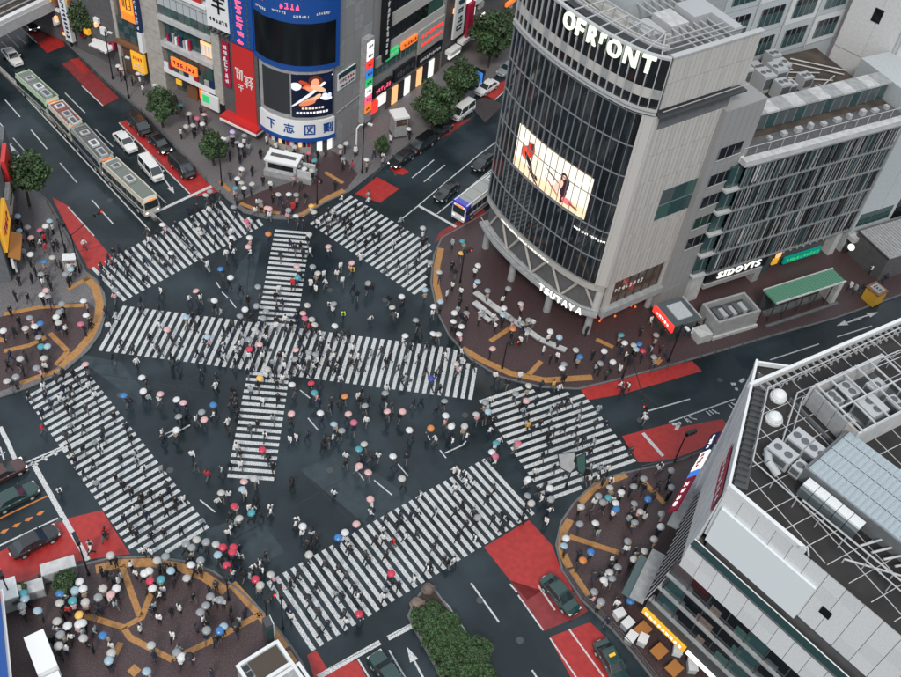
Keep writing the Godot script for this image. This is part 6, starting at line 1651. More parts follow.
func make_bus(label: String, body: Material, top: Material, length: float, at: Vector3, turn: float, blue := false) -> void:
	var c := thing("bus", label, "bus", at, turn, "buses on the roads")
	var h := length * 0.5
	part(c, "body", loft([[-h, 0.4, 2.7, 1.05], [-h + 0.1, 0.32, 2.95, 1.2], [h - 0.25, 0.32, 2.95, 1.2], [h, 0.4, 2.6, 1.1]]), body)
	part(c, "roof_panel", cube, top, Transform3D(Basis.from_scale(Vector3(length - 1.0, 0.08, 1.75)), Vector3(0, 3.04, 0)))
	for k in int(length / 2.2): bx(c, "roof_seam", M.mullion, Transform3D(), -h + 1.0 + k * 2.2, -h + 1.08 + k * 2.2, 3.08, 3.1, -0.86, 0.86)
	var n := int(length / 1.15)
	for s in [-1, 1]:
		for k in n: bx(c, "window", M.car_glass, Transform3D(), -h + 0.25 + k * (length - 0.5) / n, -h + 0.2 + (k + 0.92) * (length - 0.5) / n, 1.5, 2.45, s * 1.2 - 0.03, s * 1.2 + 0.03)
		bx(c, "side_stripe", M.navy_sign if length > 8 else M.steel_dark, Transform3D(), -h + 0.2, h - 0.2, 0.9, 1.1, s * 1.2 - 0.02, s * 1.2 + 0.02)
		bx(c, "roof_rail", body, Transform3D(), -h + 0.2, h - 0.2, 3.0, 3.14, s * 1.02 - 0.07, s * 1.02 + 0.07)
		bx(c, "headlight", M.headlight_on, Transform3D(), h - 0.06, h + 0.02, 0.75, 0.95, s * 0.8 - 0.16, s * 0.8 + 0.16)
		bx(c, "mirror", M.black_paint, Transform3D(), h - 0.05, h + 0.12, 2.0, 2.4, s * 1.32 - 0.07, s * 1.32 + 0.07)
	if blue: bx(c, "blue_front", M.car_blue, Transform3D(), h - 1.0, h - 0.1, 0.5, 3.12, -1.22, 1.22)
	bx(c, "windscreen", M.car_glass, Transform3D(), h - 0.12, h + 0.03, 1.35, 2.5, -0.98, 0.98)
	bx(c, "front_bumper", M.concrete_light, Transform3D(), h - 0.1, h + 0.06, 0.35, 0.7, -1.05, 1.05)
	bx(c, "destination_sign", M.orange_light, Transform3D(), h - 0.1, h + 0.02, 2.55, 2.75, -0.6, 0.6)
	for k in 1 + int(length * 1.3) % 3:
		var ux := -h * 0.62 + k * h * 0.55 + 0.5 * sin(length * 3.0 + k)
		var a := bx(c, "roof_unit", [M.panel_white, M.machine, M.concrete_light][(k + int(length)) % 3], Transform3D(), ux, ux + 0.9 + 0.5 * k, 3.08, 3.3 + 0.07 * k, -0.6 + 0.12 * k, 0.6)
		part(a, "grille", cube, M.machine_dark, Transform3D(Basis.from_scale(Vector3(0.7, 0.05, 0.6)), Vector3(0, 0.52, 0)))
	add_wheels(c, [h - 1.6, -h + 1.7], 1.2, 0.46)


func build_vehicles() -> void:
	mat("tyre", lin(0.012, 0.012, 0.013), 0.8)
	mat("car_glass", lin(0.02, 0.03, 0.035), 0.06).metallic_specular = 0.7
	mat("headlight", lin(0.6, 0.62, 0.62), 0.15)
	glow("headlight_on", lin(1.0, 0.95, 0.85), 1.2)
	mat("taillight", lin(0.25, 0.01, 0.01), 0.2)
	glow("taillight_on", lin(0.9, 0.03, 0.02), 1.0)
	for p in [["car_white", lin(0.72, 0.73, 0.73)], ["car_black", lin(0.008, 0.009, 0.011)], ["car_green", lin(0.008, 0.04, 0.036)], ["car_silver", lin(0.25, 0.28, 0.31)], ["car_brown", lin(0.06, 0.02, 0.018)], ["bus_green", lin(0.4, 0.5, 0.36)], ["bus_cream", lin(0.55, 0.52, 0.44)], ["bus_grey", lin(0.3, 0.31, 0.29)], ["bus_roof_olive", lin(0.12, 0.14, 0.115)], ["bus_roof_red", lin(0.22, 0.06, 0.05)], ["bus_roof_dark", lin(0.06, 0.065, 0.06)], ["car_blue", lin(0.05, 0.06, 0.5)]]:
		var m := mat(p[0], p[1], 0.3)
		m.clearcoat_enabled = true
		m.clearcoat = 0.8
		m.clearcoat_roughness = 0.08
	# [label, paint, style, px centre, px front, taxi, lights]
	for v in [
		["dark green taxi on the red lane by the right plaza", "car_green", "sedan", Vector2(14.22, -49.94), Vector2(15.74, -48.33), false, false],
		["dark taxi with a yellow roof lamp on the lower red lane", "car_green", "sedan", Vector2(19.34, -43.61), Vector2(20.26, -42.07), true, false],
		["dark green car entering from the lower edge beside the hedge", "car_green", "sedan", Vector2(-1.35, -39.46), Vector2(-2.68, -40.91), false, false],
		["dark taxi in the middle lane at the left edge", "car_green", "sedan", Vector2(-40.98, -52.09), Vector2(-39.39, -53.69), false, false],
		["long black car on the red lane at the left edge", "car_black", "sedan", Vector2(-37.19, -47.60), Vector2(-35.70, -49.09), false, false],
		["brown car with a red roof panel waiting behind the stop line", "car_brown", "sedan", Vector2(-43.25, -54.64), Vector2(-42.24, -55.70), false, true],
		["white sedan beside the row of buses", "car_white", "sedan", Vector2(-49.25, -110.99), Vector2(-46.94, -108.69), false, false],
		["white van between the white sedan and the stop line", "car_white", "van", Vector2(-43.87, -105.68), Vector2(-41.62, -103.29), false, false],
		["rearmost black minivan on the red lane below the shops", "car_black", "minivan", Vector2(-48.53, -115.05), Vector2(-46.80, -113.24), false, false],
		["dark sedan between two black minivans on the red lane", "car_black", "sedan", Vector2(-44.61, -111.63), Vector2(-42.81, -109.91), false, true],
		["front black minivan on the red lane nearest the crossing", "car_black", "minivan", Vector2(-39.98, -107.05), Vector2(-37.88, -105.05), false, false],
		["small white car following the buses near the overpass", "car_white", "sedan", Vector2(-72.11, -127.61), Vector2(-70.30, -125.80), false, false],
		["dark car with headlights on under the overpass", "car_black", "sedan", Vector2(-73.44, -137.54), Vector2(-72.31, -136.28), false, true],
		["white car half hidden by trees at the left edge", "car_white", "sedan", Vector2(-63.40, -105.01), Vector2(-66.41, -107.57), false, false],
		["white van on the road by the white booth", "car_white", "van", Vector2(-3.04, -129.99), Vector2(-4.61, -127.17), false, false],
		["white sedan before the red patch near the advert panel", "car_white", "sedan", Vector2(0.12, -137.58), Vector2(-1.44, -135.16), false, false],
		["silver car half hidden behind the glass tower", "car_silver", "sedan", Vector2(3.08, -144.02), Vector2(1.75, -141.84), false, false],
		["front black car of the kerbside queue below the trees", "car_black", "sedan", Vector2(-10.59, -116.11), Vector2(-11.76, -114.15), false, true],
		["second black car of the kerbside queue below the trees", "car_black", "minivan", Vector2(-8.18, -120.10), Vector2(-9.40, -118.07), false, false],
		["third black car of the kerbside queue behind the trees", "car_black", "sedan", Vector2(-5.96, -124.24), Vector2(-7.22, -122.13), false, true],
		["black car waiting behind the upper stop line", "car_black", "sedan", Vector2(-3.39, -110.06), Vector2(-4.44, -108.03), false, false],
		["black car next in line behind the upper stop line", "car_black", "sedan", Vector2(1.19, -118.16), Vector2(0.06, -115.96), false, false],
	]:
		var d: Vector2 = v[4] - v[3]
		make_car(v[0], M[v[1]], v[2], v3(v[3], 0.005), heading(d), "cars on the roads round the crossing", v[5], v[6])
	var bd := (Vector2(-41.94, -99.60) - Vector2(-70.24, -125.27))
	for b in [["pale green bus at the back of the bus queue", "bus_green", "bus_roof_olive", Vector2(-67.48, -120.82), Vector2(-60.54, -114.97)], ["cream bus with a dark red roof panel behind the pale green one", "bus_cream", "bus_roof_red", Vector2(-60.32, -114.77), Vector2(-55.53, -110.27)], ["grey roofed bus third from the overpass in the bus queue", "bus_grey", "bus_roof_dark", Vector2(-55.32, -110.08), Vector2(-49.01, -103.91)], ["cream bus with olive roof at the head of the bus queue", "bus_cream", "bus_roof_olive", Vector2(-48.81, -103.73), Vector2(-40.87, -96.94)], ["white bus with a blue front beside the glass tower", "car_white", "bus_grey", Vector2(3.74, -112.84), Vector2(-1.40, -104.55), true]]:
		var a: Vector2 = b[3]
		var e: Vector2 = b[4]
		make_bus(b[0], M[b[1]], M[b[2]], a.distance_to(e) - 0.3, v3((a + e) * 0.5, 0.005), heading(e - a), b.size() > 5)


# ---------------------------------------------------------------- trees and planting
func leaf_mesh(count: int, r: Vector3, seed_: int, size: float, clumps: int) -> ArrayMesh:
	# leaf-sized faces in clumps spread through the crown's volume
	var g := RandomNumberGenerator.new()
	g.seed = seed_
	var v := PackedVector3Array()
	var n := PackedVector3Array()
	var c := PackedColorArray()
	var centres := []
	for k in clumps:
		var d := Vector3(g.randfn(), g.randfn() * 0.9, g.randfn()).normalized() * pow(g.randf(), 0.4)
		centres.append([d * r * 0.82, g.randf_range(0.24, 0.46) * r.x, g.randf_range(0.6, 1.35)])
	for k in count:
		var s: Array = centres[g.randi() % clumps]
		var d := Vector3(g.randfn(), g.randfn(), g.randfn()).normalized()
		var p: Vector3 = s[0] + d * s[1] * pow(g.randf(), 0.35) * Vector3(1, 0.75, 1)
		var up := (d + Vector3(g.randfn(), g.randfn() + 0.8, g.randfn()) * 0.6).normalized()
		var e := up.cross(Vector3(g.randfn(), g.randfn(), g.randfn())).normalized() * size * g.randf_range(0.6, 1.3)
		var f := up.cross(e).normalized() * e.length() * 0.62
		var tone: float = s[2] * g.randf_range(0.75, 1.25)
		var col := Color(0.03 * tone + 0.014 * g.randf(), 0.074 * tone, 0.026 * tone)
		for q in [p - e, p + f, p + e, p - e, p + e, p - f]:
			v.append(q)
			n.append(up)
			c.append(col)
	var a := []
	a.resize(Mesh.ARRAY_MAX)
	a[Mesh.ARRAY_VERTEX] = v
	a[Mesh.ARRAY_NORMAL] = n
	a[Mesh.ARRAY_COLOR] = c
	var m := ArrayMesh.new()
	m.add_surface_from_arrays(Mesh.PRIMITIVE_TRIANGLES, a)
	return m


func tree(label: String, at: Vector3, h: float, r: float, m: ArrayMesh, turn: float) -> void:
	var t := thing("street_tree", label, "tree", at, turn, "trees along the pavements")
	var tr := Shape.new()
	tr.tube(Vector3(0, -0.1, 0), Vector3(0.08, h * 0.32, 0.05), 0.2, 0.15, 8)
	tr.tube(Vector3(0.08, h * 0.32, 0.05), Vector3(0.0, h * 0.72, 0.0), 0.15, 0.07, 8)
	part(t, "trunk", tr.mesh(), M.bark)
	for k in 5:
		var l := Shape.new()
		var a := TAU * k / 5.0 + 0.4
		l.tube(Vector3(0.05, h * (0.3 + 0.05 * k), 0.04), Vector3(cos(a) * r * 0.7, h * (0.55 + 0.06 * k), sin(a) * r * 0.7), 0.09, 0.03, 6)
		part(t, "limb", l.mesh(), M.bark)
	part(t, "crown", m, M.leaf, Transform3D(Basis.from_scale(Vector3(r, h * 0.4, r) * 1.04), Vector3(0, h * 0.64, 0)))


func build_planting() -> void:
	worn("bark", lin(0.06, 0.045, 0.035), 0.9, noise_fine, 1.0)
	var m := mat("leaf", Color.WHITE, 0.55)
	m.vertex_color_use_as_albedo = true
	m.backlight_enabled = true
	m.backlight = Color(0.15, 0.2, 0.08)
	worn("soil", lin(0.04, 0.03, 0.022), 0.9, noise_fine, 0.5)
	var crowns := []
	for k in 3: crowns.append(leaf_mesh(7500, Vector3(1, 1, 1), 400 + k, 0.075, 34))
	for p in [
		["tall narrow tree below the far lantern shop", Vector2(-61.75, -132.75), 9.0, 2.4], ["round tree on the pavement below the beige store", Vector2(-45.48, -116.10), 6.0, 2.4],
		["small tree before the red banner canopy", Vector2(-36.16, -109.15), 5.5, 1.9], ["large tree on the left plaza beside the red lane", Vector2(-56.72, -95.45), 8.0, 3.3],
		["tree half out of frame at the left edge", Vector2(-63.44, -101.42), 7.0, 2.9], ["large tree beside the white booth", Vector2(-7.10, -124.19), 8.5, 3.0],
		["tree behind the white booth next to the white van", Vector2(-3.89, -131.68), 8.0, 2.6], ["big tree beyond the advert panel", Vector2(-0.16, -144.31), 9.0, 3.8],
		["slim sapling beside the sign pylon", Vector2(-13.65, -116.34), 3.6, 1.1], ["second crown of the big far tree", Vector2(1.09, -147.76), 8.0, 3.2],
		["small tree by the utility cabinets at the lower left", Vector2(-32.19, -43.25), 2.6, 1.3], ["low tree beside the teal cloth at the lower left", Vector2(-36.36, -41.76), 2.4, 1.1]]:
		tree(p[0], v3(p[1], 0.14), p[2], p[3], crowns[taken.get("street_tree", 0) % 3], rng.randf() * TAU)
	# the planted median
	var md := setting("planted_median")
	var poly := PackedVector2Array([Vector2(-0.37, -45.57), Vector2(-0.00, -47.22), Vector2(0.87, -48.89), Vector2(1.74, -49.13), Vector2(2.65, -48.07), Vector2(9.51, -39.75), Vector2(4.21, -38.97), Vector2(0.71, -43.97)])
	var sh := Shape.new()
	sh.prism(poly, -0.2, 0.28, false)
	part(md, "kerb", sh.mesh(), M.kerb)
	var inner := Geometry2D.offset_polygon(poly, -0.22)[0]
	sh = Shape.new()
	sh.prism(inner, 0.0, 0.31, false)
	part(md, "soil", sh.mesh(), M.soil)
	var hedge := MultiMeshInstance3D.new()
	hedge.name = "hedge_foliage"
	var mm := MultiMesh.new()
	mm.transform_format = MultiMesh.TRANSFORM_3D
	mm.mesh = leaf_mesh(420, Vector3(1, 1, 1), 431, 0.16, 9)
	var spots := []
	var lo := Vector2(1e9, 1e9)
	var hi := -lo
	for q in inner:
		lo = lo.min(q)
		hi = hi.max(q)
	for k in 1400:
		var q := Vector2(rng.randf_range(lo.x, hi.x), rng.randf_range(lo.y, hi.y))
		if q.y > lo.y + 2.6 and Geometry2D.is_point_in_polygon(q, inner): spots.append(q)
	mm.instance_count = spots.size()
	for k in spots.size():
		mm.set_instance_transform(k, Transform3D(Basis(Vector3.UP, rng.randf() * TAU).scaled(Vector3.ONE * rng.randf_range(0.35, 0.62)), v3(spots[k], 0.35 + 0.5 * rng.randf())))
	hedge.multimesh = mm
	hedge.material_override = M.leaf
	add_child(hedge)
	tag(hedge, "dense green shrubs filling the planted median", "shrubs", "", "stuff")
	for p in [["round clipped bush at the lower end of the median", Vector2(6.75, -42.76), 1.35, 1.5], ["smaller bush in the middle of the median", Vector2(4.45, -43.93), 1.0, 1.1], ["yellowish bush near the top of the median", Vector2(1.95, -46.46), 0.8, 0.9]]:
		var b := thing("round_bush", p[0], "bush", v3(p[1], 0.3), 0.0, "bushes in the median")
		part(b, "foliage", crowns[1], M.leaf, Transform3D(Basis.from_scale(Vector3(p[2], p[3] * 0.6, p[2])), Vector3(0, p[3] * 0.55, 0)))
		var st := Shape.new()
		st.tube(Vector3(0, -0.1, 0), Vector3(0, p[3] * 0.5, 0), 0.06, 0.03, 5)
		part(b, "stem", st.mesh(), M.bark)
	for p in [[Vector2(1.30, -48.62), 0.65, 0.6, "pale boulder at the tip of the planted median"], [Vector2(0.44, -46.86), 0.75, 0.5, "brown boulder on the flank of the planted median"]]:
		var g := FastNoiseLite.new()
		g.seed = 5
		g.frequency = 0.9
		var st := Shape.new()
		for i in 8:
			for k in 12:
				var q := []
				for o in [[0, 0], [0, 1], [1, 1], [1, 0]]:
					var th: float = PI * (i + o[0]) / 8.0
					var ph: float = TAU * (k + o[1]) / 12.0
					var d := Vector3(sin(th) * cos(ph), cos(th), sin(th) * sin(ph))
					q.append(d * Vector3(p[1], p[2], p[1]) * (1.0 + 0.3 * g.get_noise_3dv(d)))
				st.quad(q[0], q[1], q[2], q[3])
		var rock := part(self, numbered("boulder"), st.mesh(), M.rock_pale if p[1] < 0.7 else M.brown_wall, Transform3D(Basis(), v3(p[0], 0.4)))
		tag(rock, p[3], "boulder", "boulders on the median")


# ---------------------------------------------------------------- street furniture
func pole(t: Node3D, h: float, r := 0.09) -> void:
	var sh := Shape.new()
	sh.tube(Vector3.ZERO, Vector3(0, h, 0), r, r * 0.75, 8)
	part(t, "pole", sh.mesh(), M.black_paint)
	var b := Shape.new()
	b.tube(Vector3.ZERO, Vector3(0, 0.5, 0), r * 1.8, r * 1.6, 8)
	part(t, "pole_base", b.mesh(), M.black_paint)


func signal_post(label: String, at: Vector2, h: float, arm: Vector2, light: String, y := 0.14) -> void:
	var t := thing("signal_post", label, "traffic light", v3(at, y), 0.0, "traffic signal posts")
	pole(t, h)
	var a := Vector3(arm.x, h - 0.3, arm.y)
	if arm.length() > 0.6:
		var sh := Shape.new()
		sh.tube(Vector3(0, h - 0.2, 0), a, 0.06, 0.05, 6)
		part(t, "arm", sh.mesh(), M.black_paint)
	var f := Transform3D(Basis(Vector3.UP, heading(arm) if arm.length() > 0.1 else 0.0), a)
	var b := bx(t, "signal_head", M.black_paint, f, -0.65, 0.65, -0.25, 0.25, -0.18, 0.18)
	for k in 3:
		var l := Shape.new()
		l.tube(Vector3(0, 0, 0), Vector3(0, 0, 0.06), 0.14, 0.14, 10)
		part(t, "lamp", l.mesh(), M[["glass_green", "glass_brown", light][k]], f * Transform3D(Basis(), Vector3((k - 1) * 0.42, 0, 0.18)))


func lamp_post(label: String, at: Vector2, h: float, arm := Vector2(0.9, 0.3)) -> void:
	var t := thing("street_lamp", label, "street lamp", v3(at, 0.14), 0.0, "street lamps on the pavements")
	pole(t, h, 0.1)
	var sh := Shape.new()
	sh.tube(Vector3(0, h - 0.1, 0), Vector3(arm.x, h + 0.15, arm.y), 0.05, 0.04, 6)
	part(t, "arm", sh.mesh(), M.black_paint)
	bx(t, "lantern", M.panel_white, Transform3D(Basis(Vector3.UP, heading(arm)), Vector3(arm.x, h + 0.1, arm.y)), -0.35, 0.35, -0.08, 0.1, -0.16, 0.16)


func guard_rail(label: String, pts: Array, y := 0.14) -> void:
	var t := thing("guard_rail", label, "railing", Vector3(0, y, 0), 0.0, "guard rails along the kerbs")
	for i in pts.size() - 1:
		var a: Vector2 = pts[i]
		var b: Vector2 = pts[i + 1]
		for h in [0.42, 0.85]: pipe(t, "rail", M.rail_metal, [v3(a, h), v3(b, h)], 0.045)
		var n := maxi(1, int(a.distance_to(b) / 1.9))
		for k in n + (1 if i == pts.size() - 2 else 0):
			var p := a.lerp(b, float(k) / n)
			pipe(t, "post", M.rail_metal, [v3(p, 0.0), v3(p, 0.92)], 0.055)


func build_furniture() -> void:
	worn("rail_metal", lin(0.09, 0.095, 0.1), 0.5, noise_fine, 0.5)
	signal_post("signal post with a long red-lit arm over the left red lane", Vector2(-46.31, -84.87), 6.2, (Vector2(-44.72, -89.51) - Vector2(-46.31, -84.87)), "red_light")
	signal_post("plain signal post behind the long arm at the left plaza", Vector2(-49.14, -87.80), 5.6, Vector2(0.5, 0.3), "glass_green")
	signal_post("tall signal post at the foot of the lower crossing", Vector2(-11.74, -42.59), 6.2, Vector2(-0.2, -0.6), "red_light")
	signal_post("signal post with pale hood by the lower left tactile strip", Vector2(-13.36, -43.05), 4.2, Vector2(0.3, -0.5), "red_light")
	signal_post("signal post beside the taxi lane stop line", Vector2(-31.09, -45.24), 5.8, Vector2(-0.4, -0.5), "red_light")
	signal_post("dark post on the left plaza corner by the taxi lane", Vector2(-36.77, -41.39), 5.0, Vector2(-0.4, -0.4), "red_light")
	signal_post("short pole on the lower plaza before the red umbrellas", Vector2(-17.41, -44.72), 4.2, Vector2(0.0, -0.5), "red_light")
	signal_post("signal post by the orange strip below the screen building", Vector2(-20.58, -103.95), 4.8, Vector2(0.3, 0.3), "red_light")
	signal_post("signal post at the glass tower's kerb curve", Vector2(0.20, -92.66), 5.6, Vector2(0.4, -0.3), "red_light")
	signal_post("signal post arching over the right hand red lane", Vector2(21.03, -80.10), 4.6, (Vector2(22.52, -72.85) - Vector2(21.03, -80.10)), "red_light")
	signal_post("signal post with a white plate on the right plaza kerb", Vector2(26.73, -68.76), 5.2, Vector2(0.6, -0.4), "glass_green")
	signal_post("signal post where the lower tower plaza kerb bends", Vector2(6.58, -78.98), 4.6, Vector2(0.8, -0.5), "red_light")
	lamp_post("tall lamp post beside the sign pylon", Vector2(-15.72, -112.04), 8.5)
	lamp_post("lamp post on the pavement before the yellow sign", Vector2(-52.36, -121.92), 7.0)
	lamp_post("lamp post near the far lantern shop", Vector2(-56.19, -126.13), 8.0)
	lamp_post("lamp post left of the subway entrance", Vector2(-33.96, -105.10), 8.0)
	lamp_post("lamp post by the far trees under the overpass", Vector2(-65.12, -133.34), 6.0)
	lamp_post("lamp post beside the kiosk on the right pavement", Vector2(26.79, -83.97), 6.5, Vector2(0.5, 0.7))
	# folding white arch by the pylon
	var ar := thing("white_arch", "slim white arch standing before the sign pylon", "arch", v3(Vector2(-17.29, -116.21), 0.14), 0.4)
	pipe(ar, "arch_tube", M.white_paint, [Vector3(0, 0, 0), Vector3(0, 4.4, 0), Vector3(0.4, 5.0, 0), Vector3(0.9, 5.0, 0)], 0.12)
	bx(ar, "foot", M.steel_dark, Transform3D(), -0.3, 0.3, 0, 0.15, -0.3, 0.3)
	# the big back of a sign board at the right crossing
	var sb := thing("sign_back", "grey back of two angled road sign boards on a post over the right crossing", "road sign", v3(Vector2(14.64, -63.29), 0.0), 0.0)
	pole(sb, 5.2, 0.1)
	var up := Basis(Vector3.UP, 0.3) * Basis(Vector3.RIGHT, -0.55)
	for k in 2:
		var f := Transform3D(up * Basis(Vector3.UP, 0.25 if k else -0.25), Vector3(0.75 if k else -0.75, 4.6, 0.1))
		var w := 0.62 if k else 0.95
		var sh := Shape.new()
		var q := [Vector3(-w, 0.9, 0), Vector3(w * 0.9, 1.15, 0), Vector3(w, -0.6, 0), Vector3(w * 0.4, -1.3, 0), Vector3(-w * 0.7, -0.7, 0)]
		for i in range(1, 4): sh.tri(q[0], q[i], q[i + 1])
		for i in range(1, 4): sh.tri(q[0] - Vector3(0, 0, 0.06), q[i + 1] - Vector3(0, 0, 0.06), q[i] - Vector3(0, 0, 0.06))
		part(sb, "board", sh.mesh(), M.concrete if k == 0 else M.glass_green, f)
		for i in 5: pipe(sb, "frame_bar", M.black_paint, [f * q[i], f * q[(i + 1) % 5]], 0.06)
	# railings
	guard_rail("dark railing along the lower right kerb", [Vector2(14.57, -52.97), Vector2(16.65, -50.04), Vector2(19.62, -47.38), Vector2(21.63, -45.19), Vector2(24.02, -42.16)])
	guard_rail("railing along the taxi lane at the lower left plaza", [Vector2(-37.66, -42.18), Vector2(-35.39, -44.13), Vector2(-32.87, -45.61)])
	guard_rail("railing on the pavement edge above the parked minivans", [Vector2(-48.53, -117.89), Vector2(-40.12, -109.15), Vector2(-36.22, -105.25)])
	guard_rail("railing along the far pavement towards the overpass", [Vector2(-62.60, -129.87), Vector2(-56.42, -124.13), Vector2(-49.31, -118.47)])
	guard_rail("railing before the glass tower's right pavement", [Vector2(24.47, -81.39), Vector2(30.83, -85.07), Vector2(38.13, -89.21), Vector2(44.35, -92.73)])
	guard_rail("railing at the left plaza beside the red lane", [Vector2(-54.61, -96.13), Vector2(-49.69, -89.98), Vector2(-46.26, -85.43)])
	guard_rail("railing on the right plaza by the red-painted road", [Vector2(22.83, -66.84), Vector2(26.84, -68.64), Vector2(32.47, -72.32)])
	guard_rail("railing along the upper pavement below the trees", [Vector2(-14.13, -111.02), Vector2(-9.63, -120.26), Vector2(-4.08, -128.90)])
	# the median barrier beside the buses
	var mb := thing("median_barrier", "low brown concrete barrier between the bus lane and the open lanes", "barrier", Vector3.ZERO)
	var bf := frame(Vector2(-77.24, -127.71), Vector2(-40.66, -95.92))
	bx(mb, "wall", M.brown_wall, bf, 0.0, Vector2(-77.24, -127.71).distance_to(Vector2(-40.66, -95.92)), 0.0, 0.5, -0.55, -0.2)
	bx(mb, "coping", M.concrete, bf, 0.0, Vector2(-77.24, -127.71).distance_to(Vector2(-40.66, -95.92)), 0.5, 0.6, -0.6, -0.15)
	for k in 26: bx(mb, "post", M.steel, bf, 0.6 + k * 2.3, 0.7 + k * 2.3, 0.6, 1.1, -0.42, -0.34)
	pipe(mb, "rail", M.steel, [bf * Vector3(0.3, 1.08, -0.38), bf * Vector3(60.5, 1.08, -0.38)], 0.04)
	# terrace of the cafe on the right
	for k in 3:
		var p: Vector2 = [Vector2(22.37, -47.37), Vector2(23.86, -45.32), Vector2(25.23, -43.81)][k]
		var tb := thing("orange_table", ["smallest", "middle", "lowest"][k] + " of three orange terrace tables beside the yellow sign", "table", v3(p, 0.14), 0.8, "orange terrace tables")
		bx(tb, "top", M.orange_cloth, Transform3D(), -0.75, 0.75, 0.7, 0.76, -0.6, 0.6)
		for q in [[-0.6, -0.5], [0.6, -0.5], [-0.6, 0.5], [0.6, 0.5]]: bx(tb, "leg", M.steel_dark, Transform3D(), q[0] - 0.04, q[0] + 0.04, 0, 0.7, q[1] - 0.04, q[1] + 0.04)
	for k in 6:
		var p: Vector2 = [Vector2(20.13, -48.73), Vector2(20.91, -47.78), Vector2(21.27, -46.48), Vector2(22.34, -46.33), Vector2(25.73, -45.91), Vector2(27.00, -44.47)][k]
		var tb := thing("grey_box", ["white cooler box at the head of the terrace", "pale green crate on the terrace edge", "grey drum-like box by the terrace railing", "large pale crate between the orange tables", "pale box under the yellow sign", "grey case at the terrace's lower end"][k], "box", v3(p, 0.14), 0.6 + 0.2 * k, "boxes on the cafe terrace")
		bx(tb, "body", [M.panel_white, M.roof_blue, M.concrete, M.concrete_light, M.panel_white, M.machine][k], Transform3D(), -0.5 - 0.08 * (k % 3), 0.5, 0.05, 0.75 + 0.1 * (k % 2), -0.4, 0.4)
		bx(tb, "lid", M.panel_white, Transform3D(), -0.55 - 0.08 * (k % 3), 0.55, 0.75 + 0.1 * (k % 2), 0.85 + 0.1 * (k % 2), -0.45, 0.45)
		bx(tb, "foot", M.steel_dark, Transform3D(), -0.4, 0.4, 0, 0.05, -0.3, 0.3)
	# small stand and boards on the left plaza
	var st := thing("flower_stand", "small white-roofed stand at the kerb of the left plaza", "stand", v3(Vector2(-47.12, -84.71), 0.14), 0.3)
	bx(st, "roof", M.panel_white, Transform3D(), -0.8, 0.8, 2.5, 2.62, -0.6, 0.6)
	for q in [[-0.7, -0.5], [0.7, -0.5], [-0.7, 0.5], [0.7, 0.5]]: bx(st, "post", M.beige_wall, Transform3D(), q[0] - 0.05, q[0] + 0.05, 0, 2.5, q[1] - 0.05, q[1] + 0.05)
	bx(st, "counter", M.beige_wall, Transform3D(), -0.75, 0.75, 0.7, 0.95, -0.55, 0.55)
	# cable over the bus road and others across the junction
	for w in [["thin overhead cable from the left post over the open lanes", Vector3(-46.01, 5.60, -82.21), Vector3(-40.18, 6.00, -86.99)], ["thin overhead cable across the planted median", Vector3(-6.31, 5.00, -37.23), Vector3(3.26, 5.00, -45.15)], ["thin cable over the right hand road", Vector3(20.16, 6.00, -74.44), Vector3(27.30, 5.00, -70.79)]]:
		var cb := Shape.new()
		for k in 8:
			var a: Vector3 = w[1].lerp(w[2], k / 8.0) - Vector3(0, 0.5 * sin(PI * k / 8.0), 0)
			var b: Vector3 = w[1].lerp(w[2], (k + 1) / 8.0) - Vector3(0, 0.5 * sin(PI * (k + 1) / 8.0), 0)
			cb.tube(a, b, 0.02, 0.02, 5, false)
		tag(part(self, numbered("overhead_cable"), cb.mesh(), M.black_paint), w[0], "cable", "overhead cables")


